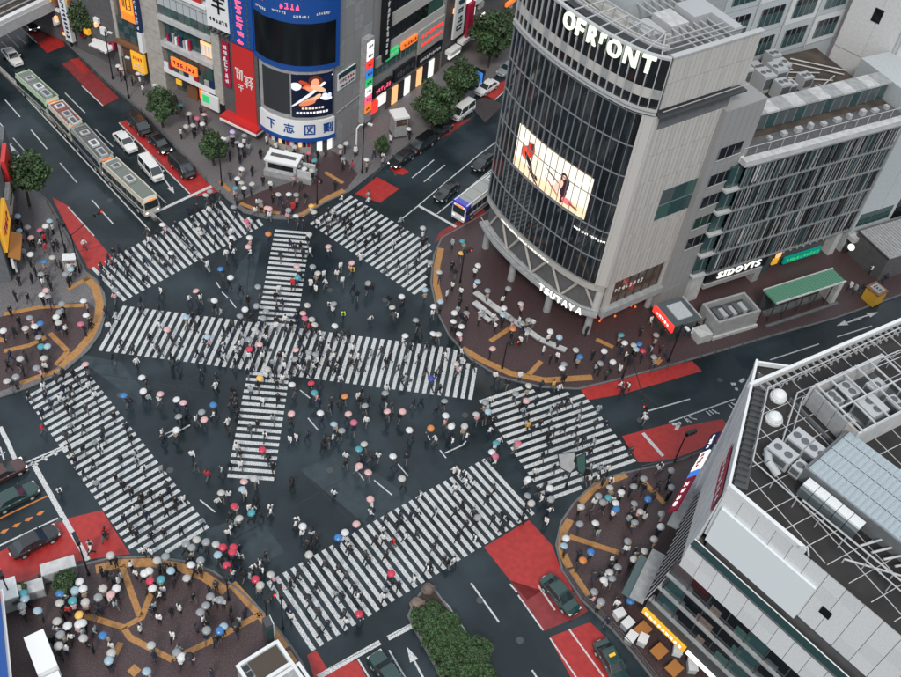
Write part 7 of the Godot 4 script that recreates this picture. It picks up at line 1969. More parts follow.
# ---------------------------------------------------------------- people (forward = +x)
# x, z, top (-1 any), umbrella (-1 none), place, 1 = one of the 300 nearest people + 2 = one of the 300 nearest umbrellas
const PEOPLE := [
	[-50.2, -72.2, -1, 0, 9, 2], [-55.1, -84.9, -1, 0, 9, 0], [-48.2, -68.2, -1, -1, 9, 0], [-51.2, -76.2, -1, -1, 9, 0], [-48.5, -69.6, -1, -1, 9, 0], [-46.7, -65.4, -1, 12, 9, 2], [-49.5, -73.2, -1, -1, 9, 0], [-51.6, -78.6, -1, -1, 9, 0], [-46.2, -65.9, -1, 7, 9, 2], [-56.2, -91.0, -1, 1, 9, 0], [-52.2, -81.2, -1, -1, 9, 0], [-54.6, -87.3, -1, 1, 9, 0],
	[-49.6, -74.8, -1, -1, 9, 0], [-36.2, -41.8, -1, 12, 8, 3], [-54.9, -88.5, -1, 1, 9, 0], [-46.8, -68.4, -1, 12, 9, 2], [-55.6, -90.6, -1, -1, 9, 0], [-46.3, -67.8, -1, -1, 9, 0], [-35.1, -40.1, -1, 7, 8, 3], [-53.4, -85.8, -1, -1, 9, 0], [-46.9, -69.9, -1, -1, 9, 0], [-48.0, -73.1, -1, 12, 9, 2], [-35.3, -41.5, -1, 3, 8, 3], [-35.1, -41.0, -1, 1, 8, 3],
	[-54.3, -89.2, -1, 7, 9, 0], [-50.0, -78.5, -1, -1, 9, 0], [-44.4, -64.5, -1, -1, 1, 0], [-53.2, -87.3, -1, -1, 9, 0], [-52.1, -84.6, -1, 0, 9, 2], [-50.9, -81.8, -1, -1, 9, 0], [-47.9, -74.6, -1, 7, 9, 2], [-53.1, -87.8, -1, 13, 9, 0], [-51.0, -83.1, -1, -1, 9, 0], [-47.0, -73.3, -1, 0, 9, 2], [-44.3, -67.6, -1, 7, 9, 2], [-52.2, -88.0, -1, -1, 9, 0],
	[-50.0, -82.2, -1, -1, 9, 0], [-33.5, -40.0, -1, 1, 8, 3], [-46.7, -73.9, -1, 2, 9, 2], [-46.0, -72.1, -1, 7, 9, 2], [-42.2, -62.6, -1, -1, 1, 0], [-41.4, -60.6, 5, -1, 13, 0], [-52.5, -89.3, -1, 4, 9, 0], [-45.3, -70.6, -1, 3, 9, 2], [-43.4, -66.1, 3, -1, 1, 0], [-49.4, -81.5, 3, 7, 9, 2], [-48.2, -78.5, -1, 0, 9, 2], [-52.1, -88.9, 5, -1, 9, 0],
	[-44.4, -69.2, -1, 12, 9, 2], [-42.6, -64.7, -1, -1, 1, 0], [-51.3, -87.2, 5, -1, 9, 0], [-44.2, -68.7, 3, -1, 9, 0], [-50.0, -83.8, -1, 2, 9, 2], [-47.9, -79.1, -1, 13, 9, 2], [-49.1, -82.2, -1, -1, 9, 0], [-52.0, -89.9, -1, 0, 9, 0], [-44.6, -70.7, -1, 1, 9, 2], [-48.3, -81.0, -1, -1, 9, 0], [-47.2, -78.3, -1, 7, 9, 2], [-41.6, -63.7, -1, -1, 1, 0],
	[-51.9, -90.9, 3, 1, 9, 0], [-50.6, -87.8, -1, -1, 9, 0], [-31.6, -37.9, -1, -1, 8, 1], [-42.5, -67.4, -1, -1, 1, 0], [-49.1, -84.7, -1, 12, 9, 2], [-45.4, -75.2, -1, 0, 9, 2], [-50.2, -88.1, -1, -1, 9, 0], [-31.6, -38.9, 3, -1, 8, 1], [-36.8, -53.3, 3, -1, 13, 0], [-31.6, -39.4, -1, 12, 8, 3], [-44.7, -74.5, -1, 12, 9, 2], [-45.2, -76.0, -1, 7, 9, 2],
	[-48.4, -84.6, -1, -1, 9, 0], [-41.0, -64.7, 3, -1, 1, 0], [-30.5, -36.9, -1, 12, 8, 3], [-32.7, -43.0, 3, -1, 8, 1], [-32.0, -41.1, -1, 12, 8, 3], [-45.3, -77.1, -1, -1, 9, 0], [-42.0, -68.2, -1, -1, 1, 0], [-41.2, -66.1, -1, -1, 1, 0], [-31.6, -40.4, -1, -1, 8, 1], [-32.1, -42.0, -1, 2, 8, 3], [-49.4, -88.4, -1, -1, 9, 0], [-45.3, -77.3, -1, 7, 9, 2],
	[-30.6, -38.1, -1, 7, 8, 3], [-44.1, -74.6, 3, -1, 9, 0], [-38.6, -60.0, -1, -1, 1, 0], [-30.2, -37.3, 3, -1, 8, 1], [-39.8, -63.5, -1, -1, 1, 0], [-31.3, -40.9, 5, -1, 8, 1], [-46.6, -82.2, -1, 7, 9, 2], [-30.6, -39.1, -1, 0, 8, 3], [-37.6, -58.4, -1, -1, 1, 0], [-47.2, -84.4, -1, -1, 9, 0], [-40.1, -65.2, -1, -1, 1, 0], [-40.4, -66.3, -1, -1, 1, 0],
	[-38.6, -61.3, -1, -1, 1, 0], [-30.1, -38.4, -1, -1, 8, 1], [-46.6, -83.1, 3, 1, 9, 2], [-39.0, -63.1, -1, -1, 1, 0], [-40.9, -68.3, -1, -1, 1, 0], [-36.7, -57.2, -1, -1, 1, 0], [-30.8, -41.3, -1, 3, 8, 3], [-46.4, -84.1, -1, -1, 9, 0], [-31.1, -42.4, -1, 1, 8, 3], [-40.0, -67.5, -1, -1, 1, 0], [-29.6, -39.2, -1, 0, 8, 3], [-29.9, -40.2, -1, 8, 8, 3],
	[-31.0, -43.5, -1, 0, 8, 3], [-37.2, -61.2, -1, -1, 1, 0], [-36.3, -58.7, -1, -1, 1, 0], [-35.2, -55.7, -1, -1, 1, 0], [-29.2, -39.0, -1, -1, 8, 1], [-47.2, -89.1, 3, -1, 7, 0], [-42.0, -74.8, -1, 4, 9, 2], [-29.3, -39.6, -1, 0, 8, 3], [-28.7, -38.1, -1, 12, 8, 3], [-37.9, -63.9, -1, -1, 1, 0], [-30.3, -42.6, -1, 0, 8, 3], [-43.0, -78.4, -1, 0, 9, 2],
	[-39.7, -69.2, -1, 13, 1, 2], [-29.7, -41.4, -1, 12, 8, 3], [-38.7, -67.0, -1, -1, 1, 0], [-39.1, -68.1, -1, -1, 1, 0], [-31.8, -47.9, -1, -1, 13, 1], [-41.9, -76.3, -1, 0, 9, 2], [-31.6, -47.5, 3, -1, 13, 1], [-41.7, -76.1, -1, -1, 9, 0], [-34.7, -57.1, -1, -1, 1, 0], [-27.9, -37.7, -1, -1, 8, 1], [-37.6, -65.8, -1, -1, 1, 0], [-28.3, -39.4, -1, -1, 8, 1],
	[-35.4, -59.6, -1, -1, 1, 0], [-28.8, -41.0, -1, -1, 8, 1], [-33.5, -54.7, -1, -1, 1, 0], [-28.9, -42.0, -1, 7, 8, 3], [-43.1, -83.4, -1, -1, 7, 0], [-36.2, -63.7, -1, -1, 1, 0], [-34.6, -59.0, 3, -1, 1, 0], [-28.4, -41.4, -1, -1, 8, 1], [-43.6, -85.3, -1, -1, 2, 0], [-29.7, -45.2, -1, -1, 8, 1], [-35.2, -61.4, -1, -1, 1, 0], [-34.9, -60.6, -1, -1, 1, 0],
	[-30.8, -49.1, -1, -1, 13, 1], [-28.6, -43.0, -1, 12, 8, 3], [-30.8, -49.5, 5, -1, 13, 1], [-40.7, -78.3, -1, -1, 7, 0], [-32.1, -53.4, -1, -1, 1, 0], [-29.1, -44.9, -1, -1, 8, 1], [-26.9, -38.6, -1, 2, 8, 3], [-39.6, -76.0, 3, -1, 7, 0], [-43.4, -87.1, -1, -1, 2, 0], [-28.3, -43.2, -1, -1, 8, 1], [-43.0, -86.3, -1, -1, 2, 0], [-29.3, -46.6, -1, 12, 8, 3],
	[-25.8, -36.3, -1, 1, 8, 3], [-41.9, -83.7, 3, -1, 2, 0], [-27.9, -42.5, -1, 13, 8, 3], [-26.3, -38.1, -1, -1, 8, 1], [-28.5, -44.7, -1, -1, 8, 1], [-25.9, -37.0, -1, 12, 8, 3], [-37.5, -71.3, -1, -1, 13, 0], [-34.7, -63.4, -1, -1, 1, 0], [-43.2, -88.3, -1, -1, 2, 0], [-39.4, -77.8, -1, -1, 5, 0], [-57.3, -131.0, -1, 0, 10, 0], [-40.4, -80.8, -1, 7, 7, 2],
	[-31.9, -55.8, -1, -1, 1, 0], [-28.8, -46.5, -1, -1, 8, 1], [-27.3, -42.1, -1, -1, 8, 1], [-27.5, -43.2, -1, 0, 8, 3], [-56.8, -130.5, -1, -1, 10, 0], [-41.8, -85.7, -1, -1, 2, 0], [-27.9, -44.6, 3, -1, 8, 1], [-55.4, -127.0, -1, 0, 10, 0], [-42.6, -88.9, -1, -1, 2, 0], [-54.8, -125.9, -1, -1, 10, 0], [-37.4, -73.7, -1, -1, 5, 0], [-32.2, -58.1, -1, -1, 1, 0],
	[-27.8, -45.1, -1, -1, 8, 1], [-30.9, -55.0, -1, -1, 1, 0], [-29.6, -51.3, -1, -1, 1, 1], [-54.5, -126.3, -1, 13, 10, 0], [-41.6, -87.9, -1, -1, 2, 0], [-40.9, -86.1, -1, -1, 2, 0], [-33.0, -62.3, -1, -1, 1, 0], [-34.0, -65.6, -1, 2, 13, 2], [-40.3, -85.0, -1, -1, 2, 0], [-33.6, -65.5, -1, -1, 13, 0], [-40.6, -87.1, -1, -1, 2, 0], [-32.0, -60.8, -1, -1, 1, 0],
	[-29.9, -54.4, -1, -1, 1, 0], [-28.6, -50.3, -1, -1, 1, 1], [-27.2, -46.3, 3, -1, 8, 1], [-41.0, -88.7, -1, -1, 2, 0], [-52.8, -125.1, -1, -1, 10, 0], [-35.8, -73.2, -1, -1, 5, 0], [-28.9, -52.5, -1, -1, 1, 1], [-52.5, -125.9, -1, -1, 10, 0], [-34.8, -71.3, 3, -1, 13, 0], [-30.9, -59.0, -1, -1, 1, 0], [-27.9, -49.8, -1, -1, 1, 1], [-26.5, -45.5, 3, -1, 8, 1],
	[-30.5, -58.1, -1, -1, 1, 0], [-51.7, -125.3, -1, 0, 10, 0], [-24.4, -40.2, 3, -1, 8, 1], [-36.9, -79.3, -1, -1, 5, 0], [-28.6, -53.3, -1, -1, 1, 1], [-37.3, -80.6, -1, -1, 7, 0], [-28.7, -54.0, -1, -1, 1, 1], [-50.6, -123.2, 3, -1, 10, 0], [-38.2, -84.4, -1, -1, 2, 0], [-29.5, -57.3, -1, -1, 1, 0], [-26.6, -48.1, 3, -1, 1, 1], [-25.6, -45.2, -1, 0, 8, 3],
	[-51.2, -125.7, -1, 12, 10, 0], [-39.0, -87.5, -1, -1, 2, 0], [-33.0, -68.6, -1, 0, 13, 2], [-32.4, -66.6, -1, 0, 13, 2], [-38.1, -85.3, 3, -1, 2, 0], [-27.6, -52.0, -1, -1, 1, 1], [-32.7, -68.2, -1, -1, 13, 0], [-40.3, -92.7, -1, -1, 2, 0], [-39.7, -91.3, -1, -1, 2, 0], [-24.8, -44.0, -1, -1, 8, 1], [-22.2, -35.8, -1, 1, 8, 3], [-31.9, -66.5, -1, -1, 13, 0],
	[-34.4, -75.0, -1, -1, 5, 0], [-25.0, -45.3, -1, 0, 8, 3], [-24.7, -44.4, -1, 5, 8, 3], [-27.9, -54.5, -1, -1, 1, 1], [-26.8, -51.2, -1, -1, 1, 1], [-26.4, -49.8, -1, -1, 1, 1], [-25.8, -47.9, 3, -1, 8, 1], [-23.9, -41.9, -1, -1, 8, 1], [-22.7, -38.4, -1, 12, 8, 3], [-24.3, -43.9, -1, 0, 8, 3], [-38.4, -89.0, -1, -1, 2, 0], [-33.6, -73.9, 3, -1, 5, 0],
	[-23.8, -42.5, -1, -1, 8, 1], [-22.3, -37.8, -1, -1, 8, 1], [-48.5, -123.2, -1, 0, 10, 0], [-38.9, -92.5, -1, -1, 2, 0], [-24.6, -46.5, -1, 12, 8, 3], [-37.5, -88.7, -1, -1, 2, 0], [-34.0, -77.3, 3, -1, 5, 0], [-34.8, -79.8, -1, -1, 5, 0], [-32.8, -73.4, -1, -1, 5, 0], [-23.0, -41.4, 3, -1, 8, 1], [-30.6, -66.4, -1, 13, 13, 2], [-23.6, -43.7, 3, -1, 8, 1],
	[-35.5, -82.8, -1, -1, 7, 0], [-27.8, -57.6, -1, -1, 1, 0], [-26.7, -54.1, -1, -1, 1, 1], [-47.5, -122.3, -1, 3, 10, 0], [-23.8, -44.7, -1, 3, 8, 3], [-29.1, -62.2, 3, -1, 13, 0], [-28.7, -61.4, -1, -1, 13, 0], [-25.3, -50.3, -1, -1, 1, 1], [-23.5, -44.2, 3, -1, 8, 1], [-24.1, -46.5, -1, -1, 8, 1], [-38.3, -93.5, -1, 0, 2, 0], [-24.2, -47.1, -1, 7, 8, 3],
	[-36.2, -87.1, -1, -1, 2, 0], [-25.7, -52.6, -1, -1, 1, 1], [-26.6, -55.7, -1, -1, 1, 1], [-32.5, -75.9, -1, 13, 5, 2], [-26.2, -55.1, -1, -1, 1, 1], [-23.5, -46.6, -1, -1, 8, 1], [-31.3, -72.9, -1, -1, 13, 0], [-22.1, -42.2, -1, -1, 8, 1], [-36.3, -89.6, -1, -1, 2, 0], [-45.6, -121.1, -1, 0, 10, 0], [-31.8, -75.1, -1, -1, 5, 0], [-30.9, -71.8, -1, -1, 13, 0],
	[-23.1, -45.9, -1, 1, 8, 3], [-21.3, -39.9, 3, -1, 8, 1], [-35.8, -88.7, -1, 0, 2, 2], [-22.8, -45.4, -1, -1, 8, 1], [-25.0, -53.3, -1, -1, 1, 1], [-45.1, -121.6, -1, -1, 10, 0], [-37.2, -94.7, -1, -1, 2, 0], [-25.2, -54.0, -1, -1, 1, 1], [-23.0, -46.6, -1, -1, 8, 1], [-20.4, -37.9, -1, 7, 8, 3], [-28.6, -66.1, -1, 0, 13, 2], [-27.5, -62.1, -1, 0, 13, 2],
	[-30.1, -71.8, -1, -1, 13, 0], [-21.5, -42.7, 3, -1, 8, 1], [-20.3, -38.7, -1, -1, 8, 1], [-31.0, -75.4, 3, -1, 5, 0], [-27.6, -64.0, -1, 7, 13, 2], [-42.1, -114.0, 3, -1, 10, 0], [-36.1, -93.4, -1, -1, 2, 0], [-23.7, -50.8, -1, -1, 1, 1], [-43.6, -119.3, -1, 3, 10, 0], [-19.8, -37.6, -1, 0, 8, 3], [-24.5, -54.4, 3, -1, 1, 1], [-27.7, -65.9, -1, 13, 13, 2],
	[-41.6, -114.4, -1, 12, 10, 0], [-22.7, -48.9, -1, 7, 13, 3], [-31.0, -78.1, -1, 1, 5, 2], [-34.8, -91.7, -1, -1, 2, 0], [-27.3, -65.4, -1, -1, 13, 0], [-21.4, -45.4, -1, 12, 8, 3], [-36.5, -97.9, -1, -1, 7, 0], [-31.9, -82.2, 3, -1, 7, 0], [-22.0, -47.4, -1, -1, 8, 1], [-42.0, -117.6, -1, 12, 10, 0], [-30.7, -79.4, -1, -1, 5, 0], [-19.0, -37.9, -1, 6, 8, 3],
	[-25.2, -59.9, 3, -1, 13, 0], [-21.9, -48.4, -1, 7, 13, 3], [-41.4, -117.7, -1, -1, 10, 0], [-21.3, -46.6, -1, 0, 8, 3], [-40.5, -114.4, -1, -1, 10, 0], [-35.3, -96.1, -1, -1, 2, 0], [-20.5, -43.9, -1, -1, 8, 1], [-33.7, -90.5, -1, -1, 2, 0], [-40.5, -115.0, -1, 12, 10, 0], [-29.9, -77.9, -1, -1, 5, 0], [-26.1, -64.6, 3, -1, 13, 0], [-24.4, -58.5, -1, -1, 13, 0],
	[-19.4, -41.0, -1, -1, 8, 1], [-28.6, -74.0, -1, -1, 5, 0], [-31.0, -82.8, -1, 13, 7, 2], [-35.5, -98.7, -1, -1, 2, 0], [-30.3, -80.4, -1, -1, 5, 0], [-40.3, -116.6, -1, 4, 10, 0], [-21.5, -49.5, -1, 12, 13, 3], [-33.7, -93.6, 3, 12, 2, 2], [-20.6, -46.6, -1, -1, 8, 1], [-30.6, -82.6, 3, -1, 7, 0], [-40.9, -120.0, -1, -1, 10, 0], [-33.9, -94.9, -1, -1, 2, 0],
	[-27.3, -71.0, -1, -1, 13, 0], [-20.7, -47.2, -1, 7, 8, 3], [-22.0, -52.1, -1, -1, 1, 1], [-25.5, -64.7, -1, 7, 13, 2], [-19.1, -41.9, -1, 7, 8, 3], [-27.8, -73.6, -1, -1, 5, 0], [-39.2, -115.3, -1, 0, 10, 0], [-25.0, -64.1, -1, 13, 13, 2], [-28.3, -76.3, -1, -1, 5, 0], [-39.7, -117.8, -1, 13, 10, 0], [-19.1, -42.8, -1, 7, 8, 3], [-18.3, -40.3, -1, 7, 8, 3],
	[-34.7, -100.3, -1, 12, 7, 0], [-18.6, -41.5, -1, -1, 8, 1], [-38.7, -114.9, -1, -1, 10, 0], [-20.7, -49.3, -1, 7, 13, 3], [-23.0, -57.8, 5, -1, 13, 0], [-31.3, -88.4, 3, -1, 7, 0], [-33.2, -95.3, -1, -1, 2, 0], [-33.9, -98.5, 3, -1, 2, 0], [-19.3, -44.9, -1, -1, 8, 1], [-27.7, -75.7, -1, 1, 5, 2], [-18.9, -43.8, -1, 7, 8, 3], [-34.3, -101.2, -1, 7, 7, 0],
	[-33.9, -100.2, -1, -1, 2, 0], [-16.9, -37.0, -1, -1, 8, 1], [-24.4, -65.5, 3, -1, 13, 0], [-28.6, -81.4, -1, 0, 7, 2], [-25.3, -69.5, 3, -1, 13, 0], [-17.4, -40.0, -1, -1, 8, 1], [-24.4, -66.1, -1, 2, 13, 2], [-18.4, -43.9, 3, -1, 8, 1], [-31.6, -93.2, -1, -1, 2, 0], [-32.3, -96.2, -1, -1, 2, 0], [-25.5, -70.7, -1, -1, 13, 0], [-18.8, -45.5, -1, -1, 8, 1],
	[-19.7, -49.3, -1, 12, 13, 3], [-33.1, -99.7, -1, -1, 2, 0], [-21.1, -54.7, 3, -1, 13, 1], [-36.8, -114.4, -1, -1, 10, 0], [-32.6, -98.5, -1, -1, 2, 0], [-19.2, -48.0, -1, -1, 13, 1], [-19.3, -48.4, -1, 1, 13, 3], [-26.1, -74.2, -1, -1, 5, 0], [-17.1, -40.4, -1, 2, 8, 3], [-33.3, -101.8, -1, -1, 2, 0], [-27.6, -80.7, -1, -1, 5, 0], [-21.7, -58.5, -1, -1, 13, 0],
	[-29.2, -87.2, -1, 2, 7, 2], [-35.6, -111.3, 3, 7, 10, 0], [-20.8, -55.2, -1, 12, 13, 3], [-17.7, -43.7, -1, 7, 8, 3], [-26.5, -77.8, -1, -1, 5, 0], [-25.9, -75.7, 3, -1, 5, 0], [-16.9, -41.1, -1, 1, 8, 3], [-18.9, -49.1, -1, 5, 13, 3], [-25.4, -73.8, 3, -1, 5, 0], [-30.9, -95.2, -1, -1, 2, 0], [-35.4, -112.9, -1, 7, 10, 0], [-29.6, -90.9, 3, -1, 7, 0],
	[-31.0, -96.3, -1, -1, 2, 0], [-18.6, -48.7, -1, -1, 13, 1], [-35.4, -113.8, 3, -1, 10, 0], [-19.2, -51.3, 3, -1, 13, 1], [-22.7, -64.8, 3, -1, 13, 0], [-18.0, -47.3, -1, 5, 13, 3], [-20.2, -55.7, 3, -1, 13, 1], [-27.9, -85.8, -1, 0, 7, 2], [-25.9, -78.3, -1, -1, 5, 0], [-34.2, -110.5, -1, -1, 10, 0], [-33.1, -106.3, -1, -1, 10, 0], [-29.5, -92.4, -1, -1, 7, 0],
	[-23.1, -67.7, -1, -1, 14, 0], [-16.8, -43.2, -1, -1, 8, 1], [-19.4, -53.2, -1, -1, 14, 1], [-20.9, -59.1, -1, -1, 6, 0], [-30.0, -95.0, -1, -1, 2, 0], [-22.0, -63.6, -1, -1, 14, 0], [-19.0, -51.9, 3, -1, 14, 1], [-16.5, -42.4, -1, -1, 8, 1], [-34.9, -114.5, -1, 11, 10, 0], [-29.5, -93.0, -1, 0, 7, 2], [-17.6, -47.0, -1, -1, 14, 1], [-23.2, -69.1, -1, -1, 14, 0],
	[-34.6, -113.6, -1, 7, 10, 0], [-17.9, -48.6, -1, 5, 14, 3], [-25.7, -79.0, -1, -1, 5, 0], [-28.7, -91.3, 3, -1, 7, 0], [-24.5, -75.3, -1, -1, 5, 0], [-24.0, -73.1, -1, -1, 14, 0], [-22.8, -68.5, -1, -1, 14, 0], [-18.7, -52.6, -1, -1, 14, 1], [-31.4, -102.4, -1, 3, 10, 0], [-30.4, -98.7, -1, 7, 2, 0], [-19.1, -54.0, -1, 5, 14, 3], [-17.9, -49.4, -1, 5, 14, 3],
	[-17.8, -49.0, 3, -1, 14, 1], [-22.3, -66.9, -1, -1, 14, 0], [-20.9, -61.6, -1, -1, 6, 0], [-15.7, -41.3, -1, 6, 8, 3], [-30.9, -101.3, -1, -1, 10, 0], [-31.7, -104.6, -1, 0, 10, 0], [-21.9, -66.1, -1, -1, 14, 0], [-33.5, -112.4, -1, 7, 10, 0], [-15.7, -42.3, -1, -1, 8, 1], [-18.3, -52.6, -1, 12, 14, 3], [-24.2, -76.2, 3, -1, 5, 0], [-32.7, -110.2, -1, -1, 10, 0],
	[-23.7, -74.4, -1, -1, 5, 0], [-20.3, -60.9, -1, -1, 6, 0], [-17.6, -49.8, -1, -1, 14, 1], [-16.9, -47.4, -1, -1, 14, 1], [-26.4, -85.1, -1, -1, 7, 0], [-17.2, -48.8, -1, -1, 14, 1], [-19.9, -59.5, -1, -1, 6, 0], [-24.9, -79.5, -1, 7, 5, 2], [-31.6, -106.5, -1, 0, 10, 0], [-30.8, -103.8, -1, 12, 10, 0], [-24.3, -77.6, -1, -1, 5, 0], [-32.8, -111.9, -1, 0, 10, 0],
	[-19.0, -56.9, -1, 13, 14, 3], [-16.5, -46.9, -1, -1, 14, 1], [-33.0, -114.0, -1, 7, 10, 0], [-30.3, -102.9, -1, 0, 10, 0], [-18.7, -56.0, -1, 1, 14, 3], [-32.4, -111.8, -1, -1, 10, 0], [-15.4, -43.1, -1, -1, 8, 1], [-24.7, -80.8, -1, 0, 7, 2], [-28.3, -96.5, -1, 4, 2, 0], [-22.2, -71.9, -1, -1, 6, 0], [-25.0, -83.4, -1, -1, 7, 0], [-32.1, -112.8, -1, -1, 10, 0],
	[-23.2, -76.2, -1, 7, 5, 2], [-17.8, -54.5, -1, -1, 14, 1], [-22.7, -74.6, -1, 5, 6, 2], [-27.2, -93.4, -1, 0, 7, 2], [-26.8, -91.7, -1, 13, 7, 2], [-21.3, -69.5, -1, -1, 6, 0], [-20.1, -64.3, -1, -1, 6, 0], [-15.9, -47.0, -1, -1, 14, 1], [-24.0, -80.6, -1, -1, 5, 0], [-29.5, -103.8, -1, 12, 10, 0], [-17.3, -53.4, -1, 3, 14, 3], [-30.4, -107.9, -1, -1, 10, 0],
	[-28.0, -98.1, -1, -1, 2, 0], [-21.9, -73.1, -1, -1, 6, 0], [-22.5, -75.6, -1, -1, 6, 0], [-17.3, -54.2, 3, -1, 14, 1], [-15.8, -47.9, 3, -1, 14, 1], [-17.9, -57.6, -1, 12, 14, 3], [-28.0, -99.8, -1, -1, 7, 0], [-23.6, -81.6, -1, 7, 7, 2], [-15.1, -46.1, -1, 5, 14, 3], [-22.7, -78.0, 3, 12, 6, 2], [-17.3, -55.3, -1, -1, 14, 1], [-28.1, -101.4, 3, -1, 10, 0],
	[-19.5, -65.1, -1, -1, 6, 0], [-24.0, -85.0, -1, 7, 7, 2], [-20.6, -70.5, -1, 8, 6, 2], [-21.8, -75.8, -1, 13, 6, 2], [-15.3, -48.5, 3, -1, 14, 1], [-14.6, -45.6, -1, 12, 14, 3], [-16.5, -53.8, -1, -1, 14, 1], [-30.2, -111.9, -1, -1, 10, 0], [-27.5, -100.6, -1, 7, 10, 0], [-14.9, -47.7, -1, -1, 14, 1], [-22.4, -79.8, -1, 7, 6, 2], [-28.5, -106.2, -1, -1, 10, 0],
	[-21.2, -74.9, 3, -1, 6, 0], [-19.7, -68.3, 3, -1, 6, 0], [-18.0, -61.3, -1, 5, 6, 2], [-21.3, -76.5, -1, -1, 6, 0], [-18.3, -63.6, -1, -1, 6, 0], [-22.3, -81.0, -1, 7, 6, 2], [-21.5, -77.7, 3, -1, 6, 0], [-20.1, -72.0, -1, 12, 6, 2], [-14.9, -49.3, -1, -1, 14, 1], [-26.5, -99.7, -1, 13, 7, 0], [-21.6, -78.6, -1, -1, 6, 0], [-30.1, -115.4, 3, -1, 10, 0],
	[-17.3, -60.8, -1, -1, 6, 0], [-25.0, -94.6, -1, 9, 7, 2], [-20.0, -73.1, -1, -1, 6, 0], [-26.0, -99.4, -1, 13, 7, 0], [-27.3, -105.4, 3, -1, 10, 0], [-15.6, -54.4, 3, -1, 14, 1], [-15.7, -54.9, -1, -1, 14, 1], [-28.9, -112.9, -1, -1, 10, 0], [-13.4, -45.3, -1, -1, 14, 1], [-13.7, -46.9, -1, 12, 0, 3], [-26.4, -102.8, -1, -1, 10, 0], [-19.8, -73.9, -1, -1, 6, 0],
	[-18.0, -66.1, -1, -1, 6, 0], [-16.6, -59.9, -1, -1, 6, 0], [-28.5, -113.9, 3, -1, 10, 0], [-21.9, -84.6, -1, -1, 6, 0], [-19.2, -72.5, -1, -1, 6, 0], [-20.9, -80.6, -1, -1, 6, 0], [-20.7, -79.8, -1, -1, 6, 0], [-18.7, -71.0, -1, -1, 6, 0], [-21.3, -82.7, -1, -1, 6, 0], [-18.1, -69.0, -1, -1, 6, 0], [-21.8, -86.0, 3, -1, 6, 0], [-19.3, -75.1, -1, -1, 6, 0],
	[-25.5, -102.6, -1, 12, 10, 0], [-22.9, -91.8, -1, -1, 6, 0], [-24.6, -101.1, -1, -1, 10, 0], [-20.8, -83.6, -1, -1, 6, 0], [-18.2, -71.9, 3, -1, 6, 0], [-18.5, -73.8, 3, -1, 6, 0], [-26.3, -110.0, 3, -1, 10, 0], [-18.7, -75.3, 3, -1, 6, 0], [-19.9, -81.0, 3, -1, 6, 0], [-19.5, -79.3, -1, -1, 6, 0], [-26.7, -112.8, -1, -1, 10, 0], [-11.6, -44.2, -1, -1, 14, 1],
	[-24.3, -102.9, -1, 0, 10, 0], [-23.6, -99.7, -1, 7, 7, 0], [-15.6, -63.6, 3, -1, 14, 0], [-22.2, -94.4, -1, -1, 6, 0], [-17.5, -72.8, -1, -1, 14, 0], [-16.0, -65.9, -1, -1, 14, 0], [-11.9, -46.8, -1, -1, 0, 1], [-11.1, -43.4, 3, -1, 14, 1], [-19.0, -80.3, -1, -1, 6, 0], [-14.3, -58.4, -1, -1, 14, 1], [-16.0, -66.3, -1, 13, 14, 2], [-25.4, -110.9, -1, 7, 10, 0],
	[-24.6, -107.1, -1, 7, 10, 0], [-23.4, -101.6, 5, -1, 10, 0], [-20.4, -87.4, 5, -1, 6, 0], [-14.1, -57.9, -1, -1, 14, 1], [-25.6, -113.0, -1, 12, 10, 0], [-16.6, -70.4, -1, 0, 14, 2], [-17.6, -75.6, -1, 13, 5, 2], [-17.3, -74.2, -1, 7, 5, 2], [-21.4, -93.6, -1, -1, 6, 0], [-12.8, -53.4, 3, -1, 14, 1], [-18.7, -81.5, -1, -1, 6, 0], [-15.0, -64.0, 3, -1, 14, 0],
	[-12.8, -53.8, -1, -1, 14, 1], [-23.1, -102.8, -1, 7, 10, 0], [-22.2, -98.7, -1, 0, 7, 0], [-19.9, -87.5, -1, 3, 6, 2], [-18.2, -79.4, -1, -1, 5, 0], [-24.3, -109.1, -1, 7, 10, 0], [-18.7, -82.7, -1, -1, 6, 0], [-17.1, -74.9, -1, -1, 5, 0], [-11.4, -47.7, -1, -1, 0, 1], [-20.2, -89.5, -1, 13, 6, 2], [-19.8, -88.8, -1, 12, 6, 2], [-17.5, -78.1, -1, -1, 5, 0],
	[-23.3, -106.3, -1, -1, 10, 0], [-20.8, -94.2, -1, -1, 6, 0], [-16.6, -73.8, 3, -1, 5, 0], [-24.0, -110.0, -1, 7, 10, 0], [-24.2, -112.2, 3, -1, 10, 0], [-21.4, -98.6, -1, -1, 7, 0], [-20.2, -92.9, -1, -1, 6, 0], [-16.8, -76.5, -1, -1, 5, 0], [-11.9, -52.5, -1, 0, 14, 3], [-23.3, -108.6, 3, 0, 10, 0], [-17.7, -81.5, -1, 13, 7, 2], [-17.2, -79.5, -1, -1, 5, 0],
	[-16.2, -74.5, -1, -1, 5, 0], [-22.1, -103.8, -1, -1, 10, 0], [-17.4, -80.7, -1, 4, 5, 2], [-17.7, -82.8, -1, 12, 7, 2], [-15.7, -73.6, -1, -1, 5, 0], [-11.2, -51.4, -1, -1, 14, 1], [-13.8, -64.4, -1, -1, 14, 0], [-23.5, -112.4, -1, 4, 10, 0], [-20.1, -95.6, -1, 12, 6, 2], [-10.8, -49.6, -1, 12, 0, 3], [-9.8, -45.0, -1, 6, 0, 3], [-16.9, -80.3, 5, -1, 5, 0],
